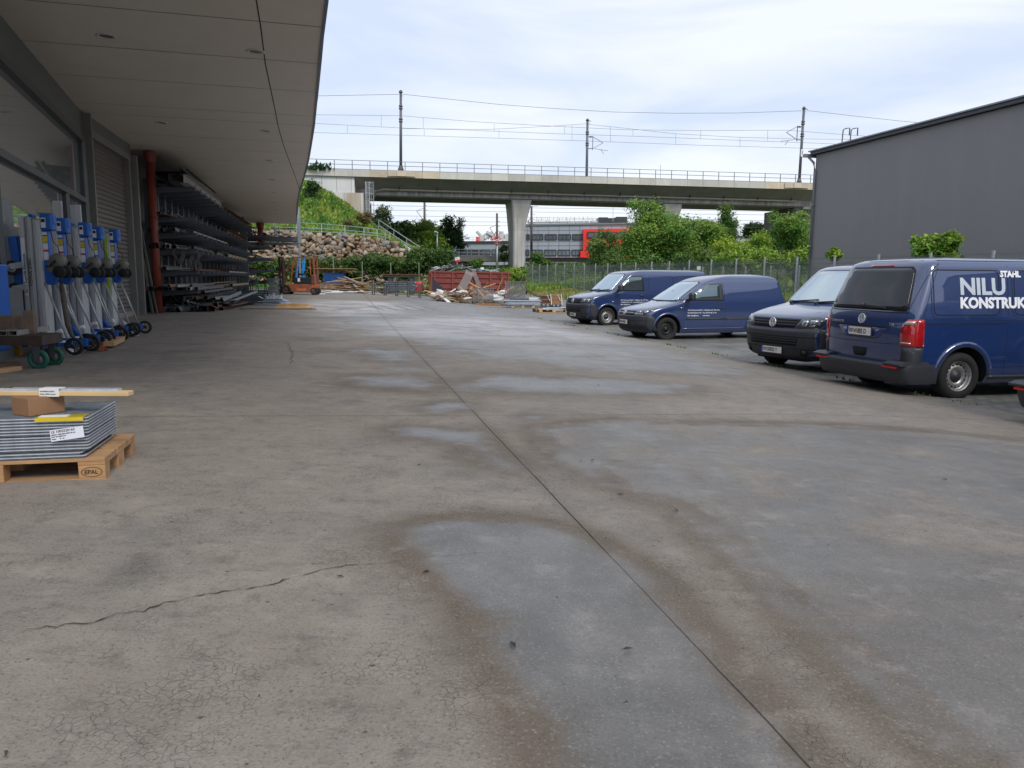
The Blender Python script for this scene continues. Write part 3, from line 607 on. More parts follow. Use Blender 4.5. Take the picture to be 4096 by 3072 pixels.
ST = {'grey': (m_rebar, 'grey'), 'rust': (m_rust, 'rust brown'), 'black': (mat('black_steel', (.03, .03, .033), .55, .3, var=.3, island=.3), 'black'),
      'white': (mat('primed_white_steel', (.33, .32, .29), .55, var=.15, nscale=6), 'whitish'), 'galv': (mat('bright_galvanised', (.42, .44, .47), .35, .6, var=.2, nscale=10), 'bright galvanised'),
      'tan': (mat('tan_timber', (.30, .20, .11), .8, var=.25, nscale=9, bump=.2), 'tan wooden'), 'red': (mat('red_primed_steel', (.17, .05, .035), .7, var=.25), 'red primed')}
KW = {'tube': 'hollow section', 'angle': 'angle bar', 'channel': 'channel', 'beam': 'beam', 'flat': 'flat bar'}
rr = random.Random(11)
lvname = ['lowest', 'second lowest', 'third', 'fourth', 'fifth', 'top']
def stock(v0, v1, lv, items, rackname, ubase=-5.02, arm=1.35, zbase=None):
    z = (LV[lv] if zbase is None else zbase)+.022; u = ubase; layer = 0
    for it in items:
        kind, w, h, c = it[:4]; m, cn = ST[c]; L = it[4] if len(it) > 4 else rr.uniform(4.5, 6.2)
        if u+w > ubase+arm-.05: u = ubase+rr.uniform(0, .1); layer += 1; z += .105
        vv = v0+rr.uniform(-.7, .5); 
        if vv+L > v1: L = v1-vv
        nm = 'timber_beam' if c == 'tan' else 'steel_'+KW[kind].replace(' ', '_')
        lb_ = f"{cn} {KW[kind]} lying on the {lvname[lv]} arms of the {rackname}"
        bar_obj(kind, w, h, L, P3(u+w/2, vv, z+rr.uniform(0, .006)), GRZ+rr.gauss(0, .012), 0, rr.gauss(0, .03), m, nm, lb_, 'steel bar' if c != 'tan' else 'timber', f"{cn} {KW[kind]} on {lvname[lv]} arms of the {rackname}")
        u += w+rr.uniform(.005, .10)
A_ = 'front rack'; B_ = 'middle rack'; C_ = 'far rack'
stock(26.2, 37, 5, [('channel', .2, .24, 'black', 8), ('channel', .22, .26, 'grey', 8), ('angle', .1, .1, 'black', 7), ('channel', .2, .25, 'grey', 8), ('beam', .26, .26, 'white', 9), ('tube', .12, .1, 'grey'), ('channel', .24, .24, 'black', 8)], A_)
stock(26.4, 37, 5, [('flat', .9, .02, 'black', 7), ('angle', .08, .08, 'black', 7), ('angle', .08, .08, 'black', 7)], A_, ubase=-5.0, zbase=4.42)
stock(26.4, 37, 4, [('tube', .07, .07, 'tan'), ('angle', .08, .06, 'black'), ('tube', .08, .08, 'rust'), ('angle', .1, .08, 'black'), ('tube', .06, .06, 'grey'), ('flat', .12, .02, 'tan', 8)], A_)
stock(26.4, 37, 3, [('angle', .1, .1, 'black'), ('angle', .08, .08, 'grey'), ('tube', .10, .10, 'black'), ('tube', .12, .12, 'tan', 7), ('tube', .12, .12, 'grey', 7), ('angle', .08, .07, 'black'), ('tube', .06, .06, 'white'), ('channel', .12, .08, 'grey'), ('angle', .06, .06, 'white', 9)], A_)
stock(26.2, 37, 2, [('angle', .12, .08, 'black'), ('tube', .16, .14, 'black'), ('tube', .13, .13, 'white', 4.2), ('tube', .13, .13, 'grey', 4), ('channel', .16, .1, 'white'), ('flat', .12, .02, 'galv'), ('tube', .08, .08, 'black'), ('tube', .1, .1, 'tan'), ('angle', .08, .08, 'grey'), ('tube', .1, .06, 'white', 9)], A_)
stock(26.4, 37, 1, [('angle', .08, .04, 'black'), ('flat', .14, .02, 'black'), ('tube', .12, .10, 'grey'), ('angle', .1, .04, 'black'), ('channel', .14, .06, 'white', 4), ('flat', .1, .02, 'galv'), ('flat', .12, .02, 'grey'), ('tube', .07, .05, 'rust'), ('channel', .16, .06, 'galv', 4)], A_)
stock(26.2, 37, 0, [('tube', .14, .12, 'black'), ('tube', .12, .12, 'black'), ('angle', .1, .08, 'grey'), ('tube', .1, .1, 'grey'), ('tube', .14, .1, 'black'), ('angle', .1, .06, 'rust'), ('tube', .12, .1, 'white', 3.5), ('tube', .1, .1, 'grey'), ('flat', .14, .02, 'rust'), ('angle', .1, .08, 'grey'), ('tube', .1, .08, 'tan'), ('tube', .1, .08, 'black'), ('angle', .12, .08, 'white'), ('tube', .08, .08, 'grey')], A_)
stock(37, 52, 5, [('beam', .22, .22, 'rust', 10), ('channel', .2, .2, 'grey', 8), ('beam', .24, .28, 'white', 6), ('channel', .24, .24, 'rust', 12), ('channel', .16, .14, 'rust', 12), ('angle', .1, .08, 'black', 9)], B_)
stock(37, 52, 4, [('channel', .2, .2, 'rust', 11), ('beam', .2, .2, 'rust', 11), ('flat', .2, .02, 'grey', 10), ('channel', .22, .24, 'rust', 12), ('tube', .1, .1, 'grey', 10), ('channel', .18, .18, 'red', 9)], B_)
stock(37, 52, 3, [('tube', .1, .1, 'grey', 10), ('angle', .1, .08, 'black', 9), ('tube', .1, .1, 'rust', 10), ('channel', .2, .15, 'red', 10), ('tube', .08, .08, 'white', 9)], B_)
stock(37, 52, 2, [('beam', .2, .2, 'tan', 9), ('channel', .34, .3, 'tan', 8), ('channel', .2, .26, 'white', 2.4), ('tube', .2, .14, 'tan', 10), ('flat', .3, .03, 'tan', 12)], B_)
stock(37, 52, 1, [('channel', .2, .14, 'rust', 11), ('beam', .2, .18, 'rust', 10), ('flat', .3, .03, 'tan', 11), ('channel', .2, .12, 'red', 10), ('tube', .12, .06, 'white', 10)], B_)
stock(37, 52, 0, [('flat', .5, .04, 'tan', 8), ('flat', .5, .05, 'white', 6), ('tube', .15, .1, 'tan', 8), ('flat', .4, .06, 'tan', 9)], B_)
for lv, z in enumerate([.8, 1.6, 2.4, 3.2, 3.85]):
    for (kind, w, h, c) in rr.sample([('channel', .2, .14, 'rust'), ('beam', .2, .18, 'black'), ('flat', .3, .03, 'white'), ('channel', .2, .12, 'red'), ('tube', .12, .08, 'grey'), ('angle', .14, .1, 'rust')], 4):
        m, cn = ST[c]; bar_obj(kind, w, h, 5.6, P3(-4.9+rr.uniform(.1, 1.7), 53.2, z+.02), GRZ, 0, 0, m, 'steel_'+KW[kind].replace(' ', '_'), f"{cn} {KW[kind]} on the {['lowest','second','third','fourth','top'][lv]} arms of the farthest rack", 'steel bar', f"{cn} {KW[kind]} on arms {lv+1} of the farthest rack")
# heap of hollow sections and bent sheets on the ground in front of the front rack
hp = [('tube', .15, .15, 'black', 5), ('tube', .15, .15, 'black', 4.6), ('tube', .16, .16, 'grey', 4.5), ('tube', .18, .18, 'grey', 4), ('tube', .2, .18, 'black', 5), ('tube', .2, .2, 'grey', 5), ('tube', .2, .2, 'rust', 4.5), ('tube', .16, .12, 'rust', 5), ('channel', .2, .14, 'grey', 6), ('flat', .3, .02, 'white', 5), ('tube', .16, .16, 'white', 4), ('channel', .2, .1, 'galv', 6),
      ('angle', .16, .12, 'grey', 6), ('tube', .14, .14, 'black', 5), ('tube', .14, .14, 'rust', 5), ('flat', .35, .015, 'grey', 6), ('flat', .3, .015, 'galv', 5), ('tube', .12, .12, 'grey', 6), ('tube', .12, .10, 'white', 4), ('angle', .14, .14, 'rust', 5), ('tube', .12, .12, 'black', 5), ('tube', .1, .1, 'grey', 5),
      ('tube', .12, .12, 'grey', 5), ('channel', .18, .1, 'rust', 6), ('tube', .1, .1, 'galv', 6), ('tube', .16, .1, 'grey', 6), ('flat', .25, .02, 'rust', 6), ('tube', .1, .08, 'black', 6)]
for i, (kind, w, h, c, L) in enumerate(hp):
    m, cn = ST[c]; lay = i//8; k = i % 8; u = -4.85+k*.24+lay*.12+rr.uniform(-.04, .04); z = .04+lay*.19-max(0, u+3.6)*.12*(lay)
    bar_obj(kind, w, h, L, P3(u, 26.5+lay*.35+rr.uniform(-.3, .5)+max(0, u+4)*.7, max(.03, z)), GRZ+rr.gauss(-.02, .07), rr.gauss(.01, .012), rr.gauss(0, .35), m, 'steel_'+KW[kind].replace(' ', '_'),
            f"{cn} {KW[kind]} in the {['bottom', 'second', 'third', 'top'][lay]} layer of the ground heap, {'wall side' if k < 4 else 'yard side'}", 'steel bar', f"{cn} {KW[kind]} in the ground heap, layer {lay+1}, {'wall side' if k < 4 else 'yard side'}")
# curved sheets sticking out of the heap
def bent_sheet(pts, w, m, name, label, cat, t=.012, up=(0, 0, 1), group=None):
    mb = MB(); P_ = [Vector(p) for p in pts]; n = len(P_); vs_ = []
    for i, p in enumerate(P_):
        d = (P_[min(i+1, n-1)]-P_[max(i-1, 0)]).normalized(); s_ = d.cross(Vector(up)).normalized()*w/2; nn = s_.cross(d).normalized()*t/2
        vs_ += [p-s_-nn, p+s_-nn, p+s_+nn, p-s_+nn]
    fs = [(0,1,2,3), tuple(4*(n-1)+k for k in (3,2,1,0))]
    for i in range(n-1):
        for k in range(4): fs.append((4*i+k, 4*i+(k+1) % 4, 4*i+4+(k+1) % 4, 4*i+4+k))
    mb.add(vs_, fs, smooth=False); return tag(mb.build(name, m), label, cat, group)
for k in range(4):
    pts = []
    for i in range(9):
        t = i/8; pts.append(P3(-3.6+.10*k+.95*t**1.6-.0, 27.3+t*3.6+.15*k, .05+.42*t**1.5+.05*k))
    bent_sheet(pts, .10, ST['galv'][0] if k % 2 else ST['grey'][0], 'curved_profile', ['outer', 'second', 'third', 'innermost'][k]+' curved profile sweeping up at the right end of the steel heap', 'steel profile', t=.05, group='curved profiles of the steel heap')
bent_sheet([P3(-3.9, 27.0, .25), P3(-3.6, 27.9, .32), P3(-3.35, 28.6, .18), P3(-3.15, 29.2, .34)], .8, mat('dull_sheet', (.15, .15, .155), .45, .5, var=.2), 'bent_sheet', 'bent dull grey metal sheet on the steel heap below the front rack', 'metal sheet')
bent_sheet([P3(-4.4, 27.6, .08), P3(-4.1, 28.3, .42), P3(-3.7, 29.2, .45), P3(-3.4, 29.8, .12)], .9, MATS['dull_sheet'], 'bent_sheet', 'arched grey metal sheet at the foot of the front rack', 'metal sheet')
# rags / plastic hanging from the third arms
for k, (u, v, z) in enumerate([(-4.2, 26.6, 1.95), (-3.95, 26.7, 1.85), (-3.72, 26.8, 1.9), (-4.4, 26.6, 2.05)]):
    pts = [P3(u+.05*math.sin(i*1.3+k), v-.03*i, z-i*.09) for i in range(5+k % 3)]
    bent_sheet(pts, .16-.02*k, mat('grey_plastic_film', (.23, .21, .19), .6, var=.2), 'hanging_film', ['left middle', 'right middle', 'rightmost', 'leftmost'][k]+' torn grey film hanging from the third arms of the front rack', 'plastic film', t=.006, up=(0.3, 1, 0), group='torn film on the front rack')
# ================================================================== VANS
def car_paint():
    m = mat('dark_blue_car_paint', (.006, .026, .112), .34, .0, var=.05, nscale=1, spec=.6, coat=1.0)
    m.node_tree.nodes['Principled BSDF'].inputs['Coat IOR'].default_value = 1.85; m.node_tree.nodes['Principled BSDF'].inputs['Coat Roughness'].default_value = .03
    return m
m_paint = car_paint()
m_wind = mat('windscreen_glass', (.52, .60, .63), .08, 1.0, var=.04, nscale=1.5)
m_sglass = mat('side_window_glass', (.20, .25, .255), .06, .9, var=.06, nscale=2)
m_rglass = mat('tinted_rear_glass', (.012, .014, .015), .04, 0, var=.05, spec=.5); m_rglass.node_tree.nodes['Principled BSDF'].inputs['IOR'].default_value = 1.5
m_seam = mat('gap_and_crease_dark', (.004, .005, .010), .8, var=.05)  # near-black for gaps, also for the painted shade of pressed panels
m_tyre = mat('tyre_rubber', (.014, .014, .014), .85, var=.25, nscale=20, bump=.2, bscale=60)
m_rim = mat('silver_steel_rim', (.36, .35, .34), .4, .7, var=.25, nscale=14)
m_rimb = mat('black_steel_rim', (.018, .018, .02), .5, .3, var=.2, nscale=14)
m_well = mat('wheel_well', (.006, .006, .007), .95)
m_headl = mat('headlight_dark', (.05, .055, .06), .12, .3, var=.2, nscale=9, coat=1)
m_refl = mat('headlight_reflector', (.50, .52, .54), .18, 1.0, var=.25, nscale=26)
m_tail = mat('tail_light_red', (.36, .008, .010), .12, var=.25, nscale=9, coat=1)
m_plate = mat('plate_white', (.72, .72, .68), .4, var=.03)
m_pblue = mat('plate_blue_band', (.01, .05, .42), .4)
m_ink = mat('plate_black_ink', (.01, .01, .01), .5)
m_letw = mat('white_lettering', (.80, .81, .83), .45, var=.03); m_letg = mat('silver_lettering', (.50, .55, .60), .45, var=.03)
m_pred = mat('plate_red_edge', (.45, .02, .02), .4)

def ipl(z, t): return float(np.interp(z, [a[0] for a in t], [a[1] for a in t]))
class Van:
    def __init__(s, W, XF, XR, LF, LR, zmin, zmax, nf=2.6, nr=3.2):
        s.W, s.XF, s.XR, s.LF, s.LR, s.z0, s.z1, s.nf, s.nr = W, XF, XR, LF, LR, zmin, zmax, nf, nr
    def w(s, z): return ipl(z, s.W)
    def frontx(s, y, z):      # distance back from nose datum
        w = s.w(z); q = min(abs(y)/w, .9999); return ipl(z, s.XF)+ipl(z, s.LF)*(1-(1-q**s.nf)**(1/s.nf))
    def rearx(s, y, z):
        w = s.w(z); q = min(abs(y)/w, .9999); return ipl(z, s.XR)-ipl(z, s.LR)*(1-(1-q**s.nr)**(1/s.nr))
    def sidey(s, x, z):
        w = s.w(z); xf, L = ipl(z, s.XF), ipl(z, s.LF)
        if x < xf+L: w = w*(max(0, 1-max(0, min(1, 1-(x-xf)/L))**s.nf))**(1/s.nf)
        xr, L2 = ipl(z, s.XR), ipl(z, s.LR)
        if x > xr-L2: w = min(w, s.w(z)*(max(0, 1-max(0, min(1, 1-(xr-x)/L2))**s.nr))**(1/s.nr))
        return w
    def ring(s, z):           # left half, front centre -> rear centre
        w = s.w(z); xf, L, xr, L2 = ipl(z, s.XF), ipl(z, s.LF), ipl(z, s.XR), ipl(z, s.LR); P = []
        for i in range(15):
            a = (i/14)*math.pi/2; q = math.sin(a)**(2/s.nf); r = math.cos(a)**(2/s.nf); P.append((xf+L*(1-r), w*q))
        for i in range(1, 9): P.append((xf+L+(xr-L2-xf-L)*i/9, w))
        for i in range(13):
            a = (1-i/12)*math.pi/2; q = math.sin(a)**(2/s.nr); r = math.cos(a)**(2/s.nr); P.append((xr-L2*(1-r), w*q))
        return P
    def body(s, zs, root, paint, wheels, rw, name='body'):
        V = []; Fc = []; 
        for z in zs:
            h = s.ring(z); full = h+[(x, -y) for x, y in reversed(h[1:-1])]
            V += [(-x, y, z) for x, y in full]
        n = len(full)
        for i in range(len(zs)-1):
            for j in range(n): Fc.append((i*n+j, i*n+(j+1) % n, (i+1)*n+(j+1) % n, (i+1)*n+j))
        Fc.append(tuple(range(n-1, -1, -1)))
        top = (len(zs)-1)*n; hl = len(h); N_ = n
        for j in range(hl-1):      # roof cap in strips across
            a, b = j, j+1; c, d = (n-b) % n, (n-a) % n
            if a == 0: Fc.append((top+0, top+1, top+n-1))
            elif b == hl-1: Fc.append((top+a, top+b, top+d))
            else: Fc.append((top+a, top+b, top+c, top+d))
        mb = MB(); mb.add(V, Fc, 0, True); o = mb.build(name, [paint, m_well], root)
        for p in o.data.polygons:
            if len(p.vertices) > 8: p.use_smooth = False
        # wheel arches by boolean
        cut = MB()
        for x in wheels:
            for sg in (-1, 1):
                yo = s.w(.6); q = rw+.078; P = [(-x-q*1.02, .05)]+[(-x+q*math.cos(R(180-6*i)), rw+.01+q*math.sin(R(180-6*i))) for i in range(31)]+[(-x+q*1.02, .05)]
                cut.prism(P, sg*(yo-.32), sg*(yo+.3))
        cu = cut.build('cutter', [m_well], root)
        md = o.modifiers.new('arches', 'BOOLEAN'); md.operation = 'DIFFERENCE'; md.object = cu; md.solver = 'EXACT'
        try: md.material_mode = 'TRANSFER'
        except Exception: pass
        bpy.context.view_layer.update()
        dg = bpy.context.evaluated_depsgraph_get(); me = bpy.data.meshes.new_from_object(o.evaluated_get(dg)); o.modifiers.clear(); o.data = me; bpy.data.objects.remove(cu)
        me.materials.clear(); me.materials.append(paint); me.materials.append(m_well)
        # faces deep inside the arches get the well material
        for p in me.polygons:
            c = p.center
            for x in wheels:
                d = math.hypot(c.x+x, c.z-rw-.01)
                if d < rw+.095 and abs(c.y) < s.sidey(x, max(c.z, .3))-.004: p.material_index = 1
        try: me.set_sharp_from_angle(angle=R(38))
        except Exception: pass
        return o
    def patch(s, mb, poly, how, off, mi=0, side=1, seg=.09, skirt=True, smooth=True):
        # poly in 2-D: side -> (x,z); front/rear -> (y,z)
        pts = []
        for (a, b), (c, d) in zip(poly, poly[1:]+poly[:1]):
            n = max(1, int(math.ceil(math.hypot(c-a, d-b)/seg)))
            for i in range(n): pts.append((a+(c-a)*i/n, b+(d-b)*i/n))
        nb = len(pts); xs_ = [p[0] for p in pts]; ys_ = [p[1] for p in pts]; edges = [(i, (i+1) % nb) for i in range(nb)]
        gx = np.arange(min(xs_)+seg*.5, max(xs_), seg); gy = np.arange(min(ys_)+seg*.5, max(ys_), seg)
        if len(gx)*len(gy) < 4000:
            for x in gx:
                for y in gy:
                    ins = False; dm = 9
                    for (a, b), (c, d) in zip(poly, poly[1:]+poly[:1]):
                        if (b > y) != (d > y) and x < (c-a)*(y-b)/(d-b)+a: ins = not ins
                        t = max(0, min(1, ((x-a)*(c-a)+(y-b)*(d-b))/((c-a)**2+(d-b)**2+1e-12))); dm = min(dm, math.hypot(x-a-t*(c-a), y-b-t*(d-b)))
                    if ins and dm > seg*.35: pts.append((float(x), float(y)))
        vo, eo, fo, _a, _b, _c = delaunay_2d_cdt([Vector(p) for p in pts], edges, [list(range(nb))], 1, 1e-6)
        def mp(a, b, o):
            if how == 'side':
                y = s.sidey(a, b)+o; return (-a, side*y, b)
            if how == 'front':
                x = s.frontx(a, b); k = .002; ny = (s.frontx(a+.01, b)-s.frontx(a-.01, b))/.02 if abs(a) < s.w(b)-.02 else 3*np.sign(a); nz_ = (s.frontx(a, b+.01)-s.frontx(a, b-.01))/.02
                l = math.sqrt(1+ny*ny+nz_*nz_); return (-(x-o/l), a+o*ny/l, b+o*nz_/l)
            x = s.rearx(a, b); ny = -(s.rearx(a+.01, b)-s.rearx(a-.01, b))/.02 if abs(a) < s.w(b)-.02 else 3*np.sign(a); nz_ = -(s.rearx(a, b+.01)-s.rearx(a, b-.01))/.02
            l = math.sqrt(1+ny*ny+nz_*nz_); return (-(x+o/l), a+o*ny/l, b+o*nz_/l)
        V = [mp(p.x, p.y, off) for p in vo]; Fc = [tuple(f) for f in fo]
        if skirt:
            cnt = {}
            for f in Fc:
                for i in range(len(f)):
                    k = (f[i], f[(i+1) % len(f)]); kk = (min(k), max(k)); cnt[kk] = cnt.get(kk, 0)+1
            for (a, b), n in cnt.items():
                if n == 1: o = len(V); V += [mp(vo[a].x, vo[a].y, -.004), mp(vo[b].x, vo[b].y, -.004)]; Fc.append((a, b, o+1, o))
        mb.add(V, Fc, mi, smooth)
        return mb
    def line(s, mb, pts, how, w=.007, off=.0015, mi=0, side=1):
        for (a, b), (c, d) in zip(pts[:-1], pts[1:]):
            L = math.hypot(c-a, d-b)
            if L < 1e-6: continue
            nx, nz_ = -(d-b)/L*w/2, (c-a)/L*w/2
            s.patch(mb, [(a-nx, b-nz_), (c-nx, d-nz_), (c+nx, d+nz_), (a+nx, b+nz_)], how, off, mi, side, seg=.12, skirt=False)
def arc(cx, cz, r, a0, a1, n=14): return [(cx+r*math.cos(R(a0+(a1-a0)*i/n)), cz+r*math.sin(R(a0+(a1-a0)*i/n))) for i in range(n+1)]
def rrect(x0, z0, x1, z1, r=.05, n=4):
    P = []
    for cx, cz, a in ((x1-r, z1-r, 0), (x0+r, z1-r, 90), (x0+r, z0+r, 180), (x1-r, z0+r, 270)): P += arc(cx, cz, r, a, a+90, n)
    return P
def make_wheel(root, x, y, r, wd, side, rimmat, style='silver'):
    t = MB(); ax = (0, side, 0); c = (-x, y, r)
    t.lathe(c, ax, [(r*.60, -wd/2), (r*.9, -wd/2-.005), (r*.985, -wd*.36), (r, -wd*.2), (r, wd*.2), (r*.985, wd*.36), (r*.93, wd/2), (r*.80, wd/2+.012), (r*.66, wd/2+.004), (r*.60, wd*.36), (r*.60, -wd/2)], 40)
    w_ = t.build('wheel', m_tyre, root)
    q = MB(); q.lathe(c, ax, [(r*.635, wd*.40), (r*.625, wd*.44), (r*.60, wd*.43), (r*.57, wd*.30), (r*.55, wd*.14), (r*.50, wd*.17), (r*.41, wd*.24), (r*.36, wd*.26), (r*.30, wd*.17), (r*.26, wd*.14), (.0, wd*.14)], 40)
    h = q
    for k in range(16):
        a = 2*math.pi*k/16; px, pz = r*.455*math.cos(a), r*.455*math.sin(a)
        h.cyl((-x+px, y+side*wd*.155, r+pz), (-x+px, y+side*(wd*.218), r+pz), r*.048, n=10, mi=1)
    h.build('rim', [rimmat, m_well], w_)
    k_ = MB(); k_.lathe(c, ax, [(r*.27, wd*.14), (r*.26, wd*.2), (r*.14, wd*.24), (r*.13, wd*.28), (0, wd*.29)], 24)
    k_.build('hub_cap', m_plastic if style == 'silver' else m_rimb, w_)
    return w_
def emblem(root, c, n, up, r, name='emblem'):
    # ring with a stacked V over W
    n = Vector(n).normalized(); up = Vector(up); x = up.cross(n).normalized(); y = n.cross(x).normalized(); c = Vector(c); m = MB()
    m.lathe(c, n, [(0, .0), (r*.86, 0), (r*.86, .004)], 28, mi=1)
    m.lathe(c, n, [(r*1.0, 0), (r*1.0, .012), (r*.93, .016), (r*.86, .012), (r*.86, 0)], 28, mi=0)
    P = lambda a, b: c+x*(a*r)+y*(b*r)+n*.008
    w = r*.20
    for a, b in (((-.38, .78), (-.0, .12)), ((.38, .78), (0, .12)), ((-.74, .42), (-.36, -.72)), ((-.36, -.72), (0, .02)), ((0, .02), (.36, -.72)), ((.36, -.72), (.74, .42))): m.bar(P(*a), P(*b), w, .016, up=n)
    return m.build(name, [mat('emblem_silver', (.72, .73, .75), .35, .35), m_plastic], root)
def plate(root, c, n, txt1, txt2, w=.52, h=.12, label=None, roll=0):
    n = Vector(n).normalized(); up = Vector((0, 0, 1)); x = up.cross(n).normalized(); y = n.cross(x).normalized(); c = Vector(c); m = MB()
    def Q(a0, b0, a1, b1, d, mi): m.quad(c+x*a0+y*b0+n*d, c+x*a1+y*b0+n*d, c+x*a1+y*b1+n*d, c+x*a0+y*b1+n*d, mi)
    m.bar(c-x*(w/2+.008)-n*.004, c+x*(w/2+.008)-n*.004, h+.02, .016, mi=3, up=n)
    Q(-w/2, -h/2, w/2, h/2, .0065, 2); Q(-w/2, -h/2+.004, w/2, h/2-.004, .0085, 0); Q(-w/2, -h/2+.004, -w/2+.042, h/2-.004, .0105, 1)
    Q(-w/2+.128, -.025, -w/2+.158, .028, .0105, 2); Q(-w/2+.132, -.01, -w/2+.154, .008, .0125, 0)
    p = m.build('number_plate', [m_plate, m_pblue, m_pred, m_plastic], root)
    M = frameM(c-x*(w/2-.052)-y*.034+n*.0105, x, y); text_mesh('plate_characters', txt1, .098, m_ink, p, M, xs=.72, off=.001)
    M = frameM(c-x*(w/2-.166)-y*.034+n*.0105, x, y); text_mesh('plate_characters', txt2, .098, m_ink, p, M, xs=.80 if len(txt2) < 7 else .74, off=.001)
    return p
def mirror(root, v, x, z, side, sc=1.0):
    y = v.sidey(x+.05, z)*side; m = MB(); m.bar((-x-.02, y-.02*side, z-.02), (-x, y+.13*side, z+.01), .10, .05)
    V = []; o = MB(); cx, cy, cz = -x+.01, y+side*.22*sc, z+.09
    o.box((cx, cy, cz), (.15*sc, .23*sc, .25*sc)); mm = o.build('wing_mirror', m_plastic, root, bevel=.065); m.build('mirror_arm', m_plastic, mm)
    g = MB(); g.box((cx-.078*sc, cy, cz), (.006, .18*sc, .19*sc)); g.build('mirror_glass', m_sglass, mm); return mm
def small_text(root, v, x, z, side, lines, size=.05):
    for i, t in enumerate(lines):
        y = v.sidey(x+.3, z-i*.075)*side+side*.003
        M = frameM((-x, y, z-i*.075), (-1, 0, 0) if side > 0 else (1, 0, 0), (0, 0, 1)); text_mesh('door_lettering', t, size, m_letw, root, M, xs=.95, off=.0006)
def under(root, L, w):
    u = MB(); u.box((-L/2, 0, .30), (L-.5, w*1.5, .18)); u.box((-L+.7, 0, .26), (.2, 1.2, .10)); u.build('underbody', m_well, root)

